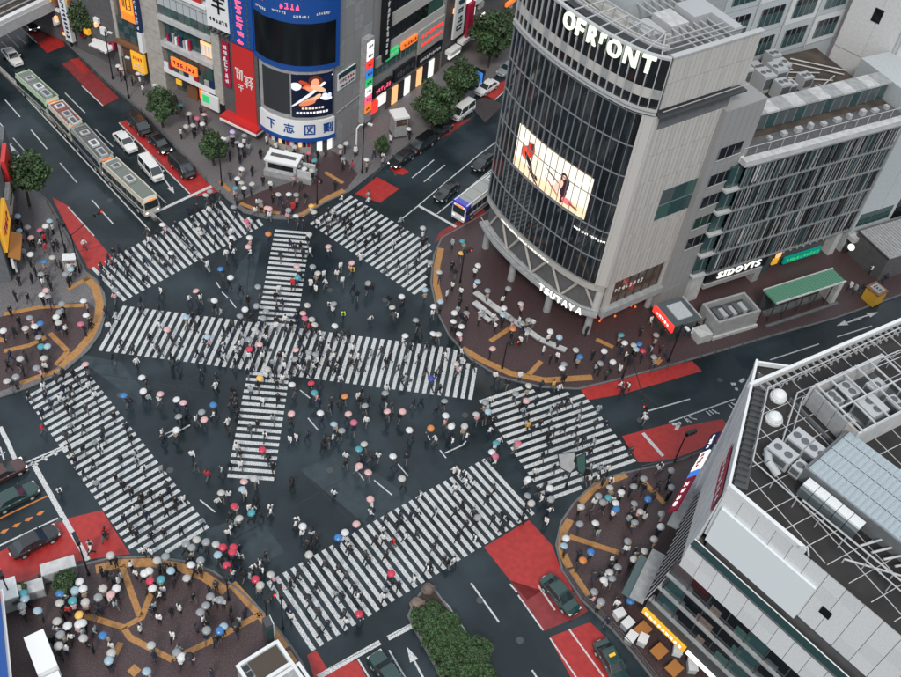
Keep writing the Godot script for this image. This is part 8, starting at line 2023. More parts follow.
	[-15.9, -75.6, 3, 7, 5, 2], [-23.1, -111.9, 5, -1, 10, 0], [-19.4, -93.5, 3, -1, 7, 0], [-14.8, -71.0, -1, 5, 14, 2], [-11.1, -52.5, -1, 6, 14, 3], [-18.2, -87.8, 3, -1, 7, 0], [-20.8, -101.3, -1, 8, 7, 0], [-22.1, -108.4, -1, 12, 10, 0], [-15.2, -74.4, 3, -1, 5, 0], [-10.6, -51.2, -1, -1, 14, 1], [-16.5, -80.8, -1, 12, 5, 2], [-18.2, -89.6, -1, 7, 7, 2],
	[-22.3, -110.9, -1, 3, 10, 0], [-20.2, -100.2, -1, 12, 3, 0], [-16.1, -79.9, -1, 12, 5, 2], [-17.4, -86.9, 3, -1, 7, 0], [-15.3, -76.0, -1, -1, 5, 0], [-14.0, -69.8, -1, 3, 14, 2], [-15.0, -75.3, 3, 7, 5, 2], [-9.4, -46.8, -1, -1, 0, 1], [-10.3, -51.8, -1, -1, 14, 1], [-17.6, -88.7, -1, 12, 7, 2], [-22.3, -113.3, -1, -1, 10, 0], [-19.5, -99.1, -1, -1, 7, 0],
	[-8.7, -44.3, -1, -1, 0, 1], [-13.5, -69.2, -1, -1, 14, 0], [-15.1, -77.5, -1, -1, 5, 0], [-14.8, -76.6, -1, -1, 5, 0], [-8.2, -42.4, -1, -1, 0, 1], [-15.4, -79.6, 3, -1, 5, 0], [-14.0, -72.3, -1, -1, 14, 0], [-15.1, -78.6, 3, -1, 5, 0], [-12.8, -66.9, -1, 0, 14, 2], [-12.0, -63.4, -1, -1, 14, 0], [-16.9, -89.7, 3, -1, 7, 0], [-9.1, -49.4, -1, -1, 0, 1],
	[-12.0, -64.4, -1, -1, 14, 0], [-18.9, -100.2, -1, -1, 3, 0], [-16.4, -88.2, 3, -1, 7, 0], [-21.5, -114.7, -1, -1, 10, 0], [-7.6, -43.2, -1, -1, 0, 1], [-11.5, -64.1, -1, -1, 14, 0], [-13.6, -75.1, -1, -1, 5, 0], [-18.0, -98.3, -1, -1, 3, 0], [-18.6, -101.7, -1, -1, 3, 0], [-17.1, -94.0, -1, 13, 7, 2], [-14.0, -77.6, 3, -1, 5, 0], [-12.3, -68.6, -1, -1, 14, 0],
	[-15.2, -84.4, 3, -1, 7, 0], [-18.1, -100.1, 3, -1, 3, 0], [-12.2, -69.7, -1, -1, 14, 0], [-17.9, -101.5, 3, -1, 3, 0], [-14.6, -83.7, -1, 7, 7, 2], [-11.1, -64.7, 3, -1, 14, 0], [-9.7, -57.7, -1, -1, 14, 1], [-13.1, -76.4, 3, -1, 5, 0], [-7.5, -46.4, -1, -1, 0, 1], [-17.5, -100.7, -1, -1, 3, 0], [-11.1, -65.8, -1, 1, 14, 2], [-13.7, -80.2, -1, 0, 5, 2],
	[-13.6, -79.5, -1, -1, 5, 0], [-12.6, -74.2, -1, -1, 5, 0], [-18.7, -107.3, -1, -1, 10, 0], [-15.3, -90.1, 3, -1, 7, 0], [-8.3, -51.9, -1, 2, 0, 3], [-7.7, -49.2, -1, -1, 0, 1], [-12.4, -75.7, -1, -1, 5, 0], [-10.4, -65.0, -1, 7, 14, 2], [-19.3, -114.6, -1, 12, 10, 0], [-11.2, -69.5, -1, -1, 14, 0], [-11.3, -70.2, -1, -1, 14, 0], [-11.8, -73.1, -1, -1, 14, 0],
	[-15.1, -91.6, 3, -1, 7, 0], [-16.8, -100.7, -1, -1, 3, 0], [-17.3, -104.8, 3, -1, 3, 0], [-6.8, -46.3, -1, -1, 0, 1], [-12.8, -79.8, -1, -1, 5, 0], [-14.4, -89.0, 3, -1, 7, 0], [-18.5, -111.8, -1, -1, 10, 0], [-18.5, -112.1, -1, 7, 10, 0], [-13.3, -83.2, 9, -1, 7, 0], [-7.8, -52.5, -1, 0, 0, 3], [-10.8, -69.9, -1, 9, 14, 2], [-6.3, -44.5, -1, -1, 0, 1],
	[-16.2, -100.3, -1, -1, 3, 0], [-18.8, -115.9, -1, 12, 10, 0], [-6.0, -43.7, 3, -1, 0, 1], [-9.2, -61.5, -1, -1, 14, 0], [-15.6, -97.9, -1, -1, 3, 0], [-6.8, -48.4, -1, -1, 0, 1], [-9.3, -62.5, -1, -1, 14, 0], [-12.4, -80.8, -1, -1, 5, 0], [-10.0, -67.5, -1, 13, 14, 2], [-12.1, -79.5, -1, -1, 5, 0], [-7.2, -51.8, -1, -1, 0, 1], [-15.9, -101.4, -1, -1, 3, 0],
	[-6.9, -51.3, -1, -1, 0, 1], [-15.2, -99.5, -1, -1, 3, 0], [-11.2, -76.6, -1, -1, 5, 0], [-13.7, -91.4, -1, 13, 7, 2], [-11.0, -75.7, -1, -1, 5, 0], [-17.2, -112.1, 5, -1, 10, 0], [-13.5, -91.0, 7, -1, 7, 0], [-11.2, -78.0, -1, -1, 5, 0], [-12.9, -88.1, -1, -1, 7, 0], [-9.1, -66.2, -1, 4, 14, 2], [-5.8, -47.3, -1, -1, 0, 1], [-6.8, -53.7, -1, 13, 0, 3],
	[-10.4, -75.1, -1, -1, 5, 0], [-14.1, -96.7, -1, -1, 3, 0], [-15.2, -103.2, -1, -1, 3, 0], [-17.3, -115.7, 3, -1, 10, 0], [-12.2, -86.9, -1, -1, 7, 0], [-7.8, -60.9, -1, 13, 14, 3], [-5.3, -46.5, 3, -1, 0, 1], [-9.4, -70.9, 3, -1, 14, 0], [-10.4, -76.9, 3, -1, 5, 0], [-8.0, -63.1, -1, 3, 14, 2], [-4.8, -44.2, -1, 5, 14, 3], [-9.1, -70.2, -1, -1, 14, 0],
	[-12.9, -93.7, 3, -1, 7, 0], [-7.6, -62.6, -1, -1, 14, 0], [-9.1, -71.7, -1, -1, 14, 0], [-13.7, -99.3, -1, -1, 3, 0], [-9.6, -75.5, -1, -1, 5, 0], [-8.3, -69.0, -1, 7, 14, 2], [-7.5, -63.8, -1, 12, 14, 2], [-13.8, -102.6, -1, -1, 3, 0], [-5.3, -51.0, -1, -1, 0, 1], [-12.7, -96.5, -1, -1, 3, 0], [-15.2, -112.5, -1, 0, 10, 0], [-7.9, -67.6, 3, -1, 14, 0],
	[-6.6, -60.3, -1, 13, 14, 3], [-11.1, -88.2, -1, 7, 7, 2], [-4.9, -50.3, -1, -1, 0, 1], [-8.2, -70.4, -1, -1, 14, 0], [-13.9, -106.2, -1, -1, 7, 0], [-13.7, -105.1, -1, -1, 3, 0], [-6.8, -62.9, -1, -1, 14, 0], [-5.6, -55.9, 3, -1, 14, 1], [-9.0, -77.6, -1, -1, 5, 0], [-9.9, -83.1, 3, -1, 7, 0], [-5.7, -56.9, -1, 13, 14, 3], [-10.6, -88.5, -1, -1, 7, 0],
	[-12.0, -98.1, -1, -1, 3, 0], [-6.3, -62.7, -1, -1, 14, 0], [-14.6, -115.7, -1, -1, 10, 0], [-4.6, -52.8, -1, -1, 0, 1], [-11.8, -100.0, -1, -1, 3, 0], [-11.0, -95.3, -1, -1, 3, 0], [-5.9, -63.1, 3, -1, 14, 0], [-11.2, -98.3, -1, -1, 3, 0], [-7.9, -78.2, -1, -1, 5, 0], [-4.1, -54.2, 3, -1, 0, 1], [-13.2, -115.2, 3, -1, 10, 0], [-3.9, -53.2, 3, -1, 0, 1],
	[-13.1, -114.3, -1, -1, 7, 0], [-6.5, -71.0, -1, 7, 14, 2], [-2.9, -46.8, 3, -1, 0, 1], [-9.5, -92.5, -1, -1, 3, 0], [-2.8, -47.5, -1, -1, 0, 1], [-3.3, -51.3, -1, -1, 0, 1], [-6.1, -70.1, -1, -1, 14, 0], [-7.1, -76.4, -1, -1, 5, 0], [-4.0, -55.6, -1, -1, 0, 1], [-6.4, -72.6, 3, -1, 14, 0], [-5.7, -68.7, -1, 13, 14, 2], [-2.6, -48.8, -1, 5, 0, 3],
	[-8.2, -86.8, -1, -1, 7, 0], [-3.0, -52.5, -1, -1, 0, 1], [-6.7, -77.6, -1, -1, 5, 0], [-12.8, -119.9, -1, -1, 10, 0], [-5.5, -70.2, -1, -1, 14, 0], [-2.3, -48.4, -1, -1, 0, 1], [-7.5, -84.7, -1, 12, 7, 2], [-9.2, -97.2, 3, -1, 3, 0], [-2.8, -52.9, 5, -1, 0, 1], [-4.1, -62.5, -1, 0, 14, 2], [-6.9, -84.2, 3, -1, 7, 0], [-2.6, -54.9, -1, -1, 0, 1],
	[-5.5, -75.9, -1, -1, 5, 0], [-8.0, -93.5, -1, -1, 3, 0], [-1.6, -48.2, -1, -1, 0, 1], [-8.7, -100.1, -1, -1, 3, 0], [-4.3, -68.8, -1, 13, 14, 2], [-8.8, -101.8, -1, -1, 3, 0], [-2.5, -56.1, -1, -1, 0, 1], [-4.9, -74.3, -1, -1, 5, 0], [-6.5, -86.0, -1, -1, 7, 0], [-2.8, -60.0, -1, 12, 14, 3], [-6.5, -86.6, -1, 0, 7, 2], [-5.5, -80.3, 3, 0, 5, 2],
	[-11.3, -123.4, -1, 0, 10, 0], [-4.5, -74.5, -1, -1, 5, 0], [-4.9, -77.6, -1, -1, 5, 0], [-1.7, -53.8, 3, -1, 0, 1], [-2.9, -63.4, -1, -1, 14, 0], [-6.8, -92.9, -1, -1, 3, 0], [-10.3, -121.4, -1, 0, 10, 0], [-2.9, -66.5, -1, 0, 14, 2], [-1.5, -56.3, -1, -1, 0, 1], [-4.5, -79.3, -1, -1, 5, 0], [-3.1, -71.0, -1, -1, 14, 0], [-0.2, -49.1, 3, -1, 0, 1],
	[-5.8, -94.0, -1, -1, 3, 0], [-4.3, -83.1, -1, 7, 7, 2], [-0.6, -54.2, -1, -1, 0, 1], [-0.8, -57.0, -1, -1, 0, 1], [-3.4, -77.9, -1, -1, 5, 0], [-5.6, -95.5, -1, -1, 3, 0], [-3.7, -82.2, -1, -1, 7, 0], [-0.8, -59.0, 3, -1, 0, 1], [-2.3, -71.5, -1, -1, 14, 0], [-10.4, -136.8, 5, -1, 10, 0], [-5.6, -99.8, 3, 12, 3, 2], [-5.4, -98.2, -1, -1, 3, 0],
	[-10.2, -138.3, -1, -1, 10, 0], [-3.9, -88.3, -1, 1, 7, 2], [-2.3, -76.1, -1, -1, 5, 0], [-2.7, -79.9, -1, -1, 5, 0], [-5.0, -98.8, -1, -1, 3, 0], [0.9, -50.5, -1, -1, 0, 1], [-0.9, -67.1, -1, 9, 14, 2], [-4.0, -93.7, 3, 7, 3, 2], [1.2, -50.9, -1, -1, 0, 1], [-1.4, -74.1, -1, 10, 5, 2], [-2.1, -81.1, -1, 0, 5, 2], [-2.6, -85.6, -1, 0, 7, 2],
	[1.3, -52.9, -1, -1, 0, 1], [-0.1, -66.5, 3, -1, 14, 0], [-1.1, -75.6, -1, -1, 5, 0], [1.0, -57.0, -1, -1, 0, 1], [1.5, -53.7, -1, -1, 0, 1], [-0.4, -70.6, -1, -1, 14, 0], [-1.5, -81.4, -1, 12, 7, 2], [-2.5, -91.9, -1, 12, 11, 2], [-0.4, -73.7, -1, -1, 5, 0], [-1.8, -86.5, -1, 1, 11, 2], [-6.8, -132.0, -1, 11, 10, 0], [-0.7, -77.2, -1, -1, 5, 0],
	[0.3, -71.2, -1, 7, 14, 2], [2.5, -51.7, -1, -1, 0, 1], [0.7, -69.0, -1, 0, 14, 2], [-0.3, -78.9, -1, -1, 5, 0], [-1.2, -89.3, 3, -1, 11, 0], [2.9, -51.4, -1, -1, 14, 1], [1.4, -67.7, -1, 0, 14, 2], [1.5, -68.6, 3, -1, 14, 0], [0.0, -83.6, -1, 0, 11, 2], [1.8, -66.5, 3, -1, 14, 0], [-0.7, -90.8, 3, -1, 11, 0], [-1.1, -94.5, -1, -1, 11, 0],
	[-1.5, -98.9, -1, -1, 11, 0], [-0.0, -84.9, -1, 0, 11, 2], [2.7, -60.4, -1, -1, 0, 1], [3.5, -51.8, 3, -1, 14, 1], [3.0, -57.4, -1, -1, 0, 1], [2.4, -62.7, 3, -1, 14, 0], [0.4, -83.0, -1, -1, 11, 0], [-0.6, -93.2, -1, -1, 11, 0], [1.2, -76.9, -1, 12, 5, 2], [0.4, -86.5, -1, -1, 11, 0], [3.6, -54.7, -1, -1, 0, 1], [2.9, -62.5, 3, -1, 0, 0],
	[1.1, -81.7, -1, 0, 11, 2], [1.4, -77.8, -1, -1, 5, 0], [-0.3, -96.1, -1, 8, 11, 2], [1.6, -77.0, 3, -1, 5, 0], [0.5, -88.1, -1, -1, 11, 0], [1.1, -83.1, -1, 0, 11, 2], [1.5, -79.9, 3, -1, 5, 0], [0.5, -89.9, 3, -1, 11, 0], [1.0, -85.3, -1, -1, 11, 0], [3.7, -58.4, -1, -1, 0, 1], [-0.1, -98.4, -1, 3, 11, 2], [2.9, -68.0, -1, 12, 14, 2],
	[2.0, -78.2, 3, -1, 5, 0], [3.7, -61.4, 3, -1, 0, 1], [1.5, -85.0, -1, -1, 11, 0], [1.5, -85.4, -1, 7, 11, 2], [3.6, -62.4, 3, -1, 0, 0], [4.3, -56.1, -1, -1, 0, 1], [1.5, -86.9, -1, -1, 11, 0], [3.3, -67.5, 3, -1, 14, 0], [4.5, -61.3, 3, -1, 0, 1], [3.1, -77.9, -1, -1, 5, 0], [4.9, -57.7, -1, -1, 0, 1], [5.3, -54.7, -1, -1, 0, 1],
	[2.0, -93.9, -1, 0, 11, 2], [2.2, -91.1, 3, 1, 11, 2], [4.1, -70.0, -1, 12, 14, 2], [5.3, -56.6, -1, 7, 0, 3], [3.2, -85.4, -1, 7, 11, 2], [4.8, -70.2, -1, -1, 14, 0], [4.9, -71.6, -1, 7, 14, 2], [5.2, -70.5, -1, 1, 14, 2], [3.8, -89.6, -1, 7, 11, 2], [6.2, -59.8, -1, -1, 0, 1], [6.0, -65.1, -1, 0, 14, 2], [5.8, -68.7, 3, -1, 14, 0],
	[5.5, -73.1, -1, -1, 4, 0], [5.0, -80.1, -1, 13, 11, 2], [5.7, -70.5, -1, -1, 14, 0], [7.0, -57.3, -1, -1, 0, 1], [4.9, -86.3, 3, -1, 11, 0], [6.8, -61.1, -1, -1, 0, 1], [6.2, -70.2, -1, -1, 14, 0], [6.6, -64.6, -1, 4, 14, 2], [6.5, -66.4, -1, 3, 14, 2], [5.8, -76.8, 3, -1, 14, 0], [5.2, -84.8, -1, -1, 11, 0], [6.1, -75.9, -1, -1, 14, 0],
	[6.9, -67.4, 3, -1, 14, 0], [6.0, -85.7, -1, 1, 11, 2], [8.0, -56.5, -1, -1, 0, 1], [7.9, -57.9, -1, -1, 0, 1], [5.8, -89.4, 3, -1, 11, 0], [6.0, -86.9, 3, 0, 11, 2], [6.2, -90.8, -1, 7, 11, 2], [8.5, -57.4, -1, -1, 0, 1], [7.3, -76.0, -1, -1, 14, 0], [7.3, -83.9, -1, 9, 11, 2], [7.2, -85.3, -1, 7, 11, 2], [8.2, -73.8, -1, 7, 4, 2],
	[8.8, -66.7, -1, 4, 14, 2], [8.1, -86.3, 3, -1, 11, 0], [8.4, -83.0, 3, -1, 11, 0], [9.0, -72.8, -1, -1, 4, 0], [8.7, -77.4, 3, -1, 11, 0], [8.1, -88.3, -1, 12, 11, 2], [8.5, -85.0, -1, 7, 11, 2], [10.0, -57.9, -1, -1, 14, 1], [9.3, -72.2, -1, -1, 4, 0], [9.2, -73.6, -1, -1, 4, 0], [10.3, -60.1, -1, 7, 0, 3], [9.6, -72.8, -1, 13, 4, 2],
	[10.2, -62.3, -1, 0, 14, 2], [9.6, -75.0, -1, 12, 4, 2], [9.1, -83.9, -1, 7, 11, 2], [9.1, -85.7, -1, 7, 11, 2], [10.0, -70.1, 7, -1, 4, 0], [9.9, -71.1, -1, -1, 4, 0], [10.6, -59.3, -1, 12, 0, 3], [10.5, -69.8, -1, -1, 4, 0], [9.8, -86.2, 3, -1, 11, 0], [11.1, -64.0, -1, -1, 4, 0], [10.8, -73.9, -1, -1, 4, 0], [11.5, -61.5, -1, -1, 14, 0],
	[11.4, -70.7, -1, -1, 4, 0], [11.9, -60.6, 3, -1, 14, 0], [11.3, -76.5, -1, -1, 4, 0], [11.8, -66.2, -1, -1, 4, 0], [11.3, -82.1, 3, -1, 11, 0], [12.2, -62.3, -1, -1, 4, 0], [12.5, -57.9, 3, -1, 14, 1], [12.3, -69.1, -1, -1, 4, 0], [12.6, -61.3, -1, 0, 4, 2], [11.8, -84.1, 3, 0, 11, 2], [12.5, -67.7, -1, -1, 4, 0], [12.8, -60.1, -1, 7, 14, 3],
	[12.9, -59.3, 3, -1, 14, 1], [12.5, -70.7, -1, -1, 4, 0], [12.2, -80.7, -1, -1, 11, 0], [12.5, -72.8, -1, -1, 4, 0], [12.9, -69.8, -1, -1, 4, 0], [12.7, -76.8, 7, -1, 4, 0], [13.1, -64.7, -1, -1, 4, 0], [13.1, -73.2, -1, -1, 4, 0], [13.0, -81.2, 3, -1, 11, 0], [13.0, -83.4, -1, 1, 11, 2], [13.4, -76.4, 3, -1, 4, 0], [13.6, -73.7, -1, -1, 4, 0],
	[13.6, -78.4, -1, 0, 11, 2], [13.7, -79.3, -1, 7, 11, 2], [14.4, -54.5, -1, 1, 12, 3], [14.4, -55.4, -1, 0, 12, 3], [13.9, -78.0, -1, -1, 11, 0], [14.1, -70.4, -1, -1, 4, 0], [14.3, -74.6, -1, -1, 4, 0], [14.6, -64.4, -1, -1, 4, 0], [14.8, -74.7, -1, -1, 4, 0], [15.1, -81.8, -1, 12, 11, 2], [15.4, -70.3, -1, -1, 4, 0], [15.6, -69.0, -1, -1, 4, 0],
	[15.5, -80.7, -1, 2, 11, 2], [15.9, -57.6, -1, 7, 12, 3], [16.0, -53.2, -1, 9, 12, 3], [15.9, -59.7, -1, 12, 12, 2], [16.0, -54.5, -1, -1, 12, 1], [15.8, -72.4, -1, -1, 4, 0], [15.9, -74.1, -1, -1, 4, 0], [16.1, -64.8, 3, -1, 4, 0], [16.3, -69.3, -1, -1, 4, 0], [16.6, -63.8, -1, -1, 4, 0], [16.7, -65.0, -1, -1, 4, 0], [16.5, -86.2, -1, -1, 11, 0],
	[17.0, -59.6, -1, -1, 12, 0], [17.0, -67.7, -1, -1, 4, 0], [17.1, -54.5, -1, 2, 12, 3], [17.1, -64.1, -1, -1, 4, 0], [17.2, -65.8, -1, -1, 4, 0], [17.4, -49.7, -1, 7, 12, 3], [17.3, -82.3, -1, -1, 11, 0], [17.5, -52.3, -1, -1, 12, 1], [17.5, -69.3, -1, -1, 4, 0], [17.6, -57.7, -1, 0, 12, 3], [17.6, -61.1, -1, 7, 12, 2], [17.6, -80.3, -1, -1, 11, 0],
	[17.7, -71.9, -1, -1, 4, 0], [17.9, -57.3, -1, -1, 12, 1], [17.9, -64.4, -1, -1, 14, 0], [18.0, -48.9, -1, 7, 12, 3], [18.0, -74.1, -1, -1, 4, 0], [18.0, -80.0, -1, 7, 11, 2], [18.2, -52.5, -1, -1, 12, 1], [18.2, -65.6, -1, -1, 4, 0], [18.3, -60.4, -1, 7, 12, 2], [18.5, -64.0, -1, -1, 12, 0], [18.5, -51.4, -1, 0, 12, 3], [18.6, -82.2, -1, 0, 11, 2],
	[18.7, -61.1, -1, 3, 12, 2], [18.8, -72.0, -1, -1, 4, 0], [18.7, -52.3, -1, 12, 12, 3], [19.0, -79.4, -1, -1, 11, 0], [18.9, -47.6, -1, -1, 14, 1], [19.0, -65.8, 3, -1, 4, 0], [19.1, -62.4, -1, 12, 12, 2], [19.2, -53.5, -1, -1, 12, 1], [19.3, -64.1, -1, -1, 12, 0], [19.5, -80.6, -1, 0, 11, 2], [19.2, -51.7, -1, 7, 12, 3], [19.3, -54.4, -1, -1, 12, 1],
	[19.5, -68.6, -1, -1, 4, 0], [19.5, -59.8, -1, 2, 12, 2], [19.5, -61.6, -1, -1, 12, 0], [19.7, -60.5, -1, 0, 12, 2], [19.8, -49.5, 3, -1, 12, 1], [19.9, -53.1, -1, 7, 12, 3], [19.9, -49.9, -1, -1, 12, 1], [20.0, -54.8, -1, -1, 12, 1], [20.5, -85.3, -1, 3, 11, 2], [20.3, -62.2, 3, 0, 12, 2], [20.6, -80.8, 3, -1, 11, 0], [20.7, -83.7, -1, -1, 11, 0],
	[20.7, -78.3, -1, -1, 14, 0], [20.9, -84.2, -1, 0, 11, 2], [20.6, -63.2, -1, -1, 12, 0], [20.9, -77.3, -1, -1, 14, 0], [20.7, -56.0, -1, 7, 12, 3], [21.3, -83.0, -1, -1, 11, 0], [20.9, -55.8, -1, -1, 12, 1], [21.5, -78.2, 3, -1, 14, 0], [20.9, -49.7, -1, 2, 12, 3], [21.2, -59.6, -1, -1, 12, 0], [21.6, -68.6, -1, -1, 4, 0], [21.9, -82.3, -1, -1, 11, 0],
	[21.3, -54.1, -1, 12, 12, 3], [21.5, -63.1, -1, 7, 12, 2], [21.5, -58.6, -1, 7, 12, 2], [21.6, -60.8, -1, 7, 12, 2], [22.2, -84.0, -1, 12, 11, 2], [21.6, -59.9, -1, -1, 12, 0], [21.8, -64.2, -1, -1, 12, 0], [22.3, -83.0, -1, 1, 11, 2], [21.7, -55.9, -1, -1, 12, 1], [21.8, -55.3, -1, -1, 12, 1], [22.2, -65.3, -1, -1, 12, 0], [22.1, -60.1, -1, 12, 12, 2],
	[22.8, -84.4, -1, 2, 11, 2], [22.2, -54.2, -1, 8, 12, 3], [23.3, -87.5, -1, -1, 11, 0], [23.2, -83.1, -1, 5, 11, 2], [22.6, -64.4, -1, 7, 12, 2], [22.5, -55.4, -1, 12, 12, 3], [22.9, -63.8, -1, -1, 12, 0], [22.9, -60.2, 3, -1, 12, 0], [23.4, -74.1, 3, -1, 14, 0], [23.4, -73.6, -1, -1, 14, 0], [23.1, -61.7, -1, 2, 12, 2], [24.4, -84.5, -1, -1, 11, 0],
	[24.6, -89.6, -1, -1, 11, 0], [23.6, -56.7, -1, 12, 12, 3], [24.6, -82.4, -1, 7, 11, 2], [23.9, -62.9, -1, -1, 12, 0], [24.9, -85.9, -1, 7, 11, 2], [24.5, -64.4, -1, -1, 12, 0], [24.6, -66.7, 3, -1, 12, 0], [24.3, -58.5, -1, 0, 12, 2], [24.5, -60.0, -1, 7, 12, 2], [25.7, -85.1, -1, -1, 11, 0], [25.0, -67.1, 3, -1, 12, 0], [26.1, -88.1, -1, -1, 11, 0],
	[26.2, -84.0, -1, -1, 11, 0], [25.6, -64.8, -1, -1, 12, 0], [25.5, -63.2, -1, -1, 12, 0], [25.7, -65.8, -1, 7, 12, 2], [25.7, -63.6, -1, 7, 12, 2], [28.0, -87.6, -1, -1, 11, 0], [28.9, -88.6, -1, -1, 11, 0], [29.8, -88.8, 3, -1, 11, 0], [30.5, -89.8, -1, -1, 11, 0], [31.6, -90.9, -1, -1, 11, 0], [52.1, -101.7, 3, -1, 11, 0], [52.7, -101.3, -1, -1, 11, 0],
	[53.6, -101.5, -1, -1, 11, 0], [55.7, -105.7, 3, -1, 11, 0], [57.3, -104.2, -1, -1, 11, 0],
]
const TOPS := [["black", 0.012, 0.012, 0.014], ["navy", 0.014, 0.02, 0.045], ["charcoal", 0.045, 0.047, 0.052], ["white", 0.68, 0.68, 0.68], ["beige", 0.36, 0.29, 0.21], ["red", 0.5, 0.03, 0.04], ["pink", 0.62, 0.36, 0.38], ["yellow", 0.65, 0.38, 0.06], ["grey", 0.3, 0.35, 0.37], ["lime green", 0.42, 0.62, 0.05]]
const LEGS := [["black", 0.013, 0.013, 0.015], ["dark blue", 0.025, 0.035, 0.07], ["grey", 0.12, 0.12, 0.13], ["cream", 0.45, 0.41, 0.34]]
const CANOPIES := [["white", 0.58, 0.59, 0.6], ["pale blue", 0.3, 0.42, 0.5], ["blue", 0.04, 0.17, 0.42], ["teal", 0.06, 0.28, 0.33], ["hot pink", 0.5, 0.12, 0.19], ["red", 0.5, 0.035, 0.075], ["black", 0.012, 0.013, 0.015], ["clear", 0.25, 0.265, 0.28], ["yellow", 0.72, 0.42, 0.1], ["orange", 0.55, 0.2, 0.06], ["navy", 0.03, 0.05, 0.3], ["violet", 0.5, 0.42, 0.75], ["off-white", 0.42, 0.415, 0.4], ["pale pink", 0.58, 0.36, 0.36]]
const PLACES := ["lower crossing", "taxi-side crossing", "bus-side crossing", "tree-side crossing", "right crossing", "long diagonal", "short diagonal", "upper asphalt", "lower left plaza", "left plaza", "upper pavement", "tower plaza", "right plaza", "left asphalt", "central asphalt"]
const WAYS := [43, -43, 53, -34, -56, 1, -84]


func limb(a: Vector3, b: Vector3, ra: float, rb: float, kind: int) -> Array:
	return [a, b, ra, rb, kind]


func body_bones(pose: int) -> Array:
	# 0 skin, 1 hair, 2 top, 3 trousers, 4 shoes
	var o := []
	var step := 0.0
	if pose in [1, 4, 6]: step = 1.0
	elif pose in [2, 5]: step = -1.0
	var coat := pose in [6, 7]
	for s in [-1.0, 1.0]:
		var f: float = step * s
		var hip := Vector3(0, 0.93, 0.085 * s)
		var knee := Vector3(0.03 + 0.17 * f if f >= 0 else 0.0 + 0.06 * f, 0.51 + 0.01 * absf(f), 0.09 * s)
		var ankle := Vector3(0.0 + 0.29 * f if f >= 0 else 0.3 * f, 0.09 + (0.06 if f < 0 else 0.0), 0.09 * s)
		o.append(limb(hip, knee, 0.1, 0.072, 3))
		o.append(limb(knee, ankle, 0.07, 0.054, 3))
		o.append(limb(ankle + Vector3(-0.03, -0.045, 0), ankle + Vector3(0.14, -0.05 - (0.03 if f < 0 else 0.0), 0.01 * s), 0.045, 0.038, 4))
		# arms swing against the legs; the right one holds the umbrella up in poses 3 to 5
		var sh := Vector3(0.0, 1.39, 0.165 * s)
		var el := Vector3(-0.03 - 0.13 * f, 1.14, 0.225 * s)
		var wr := Vector3(0.06 - 0.2 * f, 0.93, 0.215 * s)
		if pose in [3, 4, 5] and s > 0:
			el = Vector3(0.06, 1.13, 0.225)
			wr = Vector3(0.22, 1.2, 0.13)
		elif pose == 0 and s > 0:
			el = Vector3(0.02, 1.14, 0.23)
			wr = Vector3(0.2, 1.22, 0.1)
		o.append(limb(sh, el, 0.066, 0.056, 2))
		o.append(limb(el, wr, 0.054, 0.042, 2))
		var dir := (wr - el).normalized()
		o.append(limb(wr, wr + dir * 0.09, 0.032, 0.028, 0))
		o.append(limb(wr + dir * 0.03, wr + dir * 0.06 + Vector3(0.02, 0.02, -0.03 * s), 0.016, 0.012, 0))
		# torso halves
		o.append(limb(Vector3(-0.005, 0.95, 0.07 * s), Vector3(0.0, 1.12, 0.065 * s), 0.118, 0.11, 2))
		o.append(limb(Vector3(0.0, 1.12, 0.065 * s), Vector3(-0.01, 1.35, 0.085 * s), 0.112, 0.112, 2))
		o.append(limb(Vector3(-0.01, 1.38, 0.05 * s), sh, 0.085, 0.065, 2))
		if coat: o.append(limb(Vector3(0.0, 0.95, 0.05 * s), Vector3(-0.02, 0.66, 0.075 * s), 0.115, 0.12, 2))
	o.append(limb(Vector3(-0.005, 1.4, 0), Vector3(0.01, 1.5, 0), 0.055, 0.05, 0))
	o.append(limb(Vector3(0.03, 1.545, 0), Vector3(0.012, 1.615, 0), 0.072, 0.086, 0))
	o.append(limb(Vector3(0.11, 1.585, 0), Vector3(0.118, 1.57, 0), 0.014, 0.016, 0))
	for s in [-1.0, 1.0]: o.append(limb(Vector3(0.0, 1.585, 0.088 * s), Vector3(0.0, 1.565, 0.09 * s), 0.016, 0.013, 0))
	o.append(limb(Vector3(0.0, 1.64, 0), Vector3(-0.03, 1.58, 0), 0.093, 0.09, 1))
	if pose in [5, 7, 2]: o.append(limb(Vector3(-0.04, 1.6, 0), Vector3(-0.06, 1.42, 0), 0.085, 0.06, 1))
	if pose == 1: o.append(limb(Vector3(-0.15, 1.36, 0), Vector3(-0.15, 1.1, 0), 0.09, 0.1, 5))
	return o


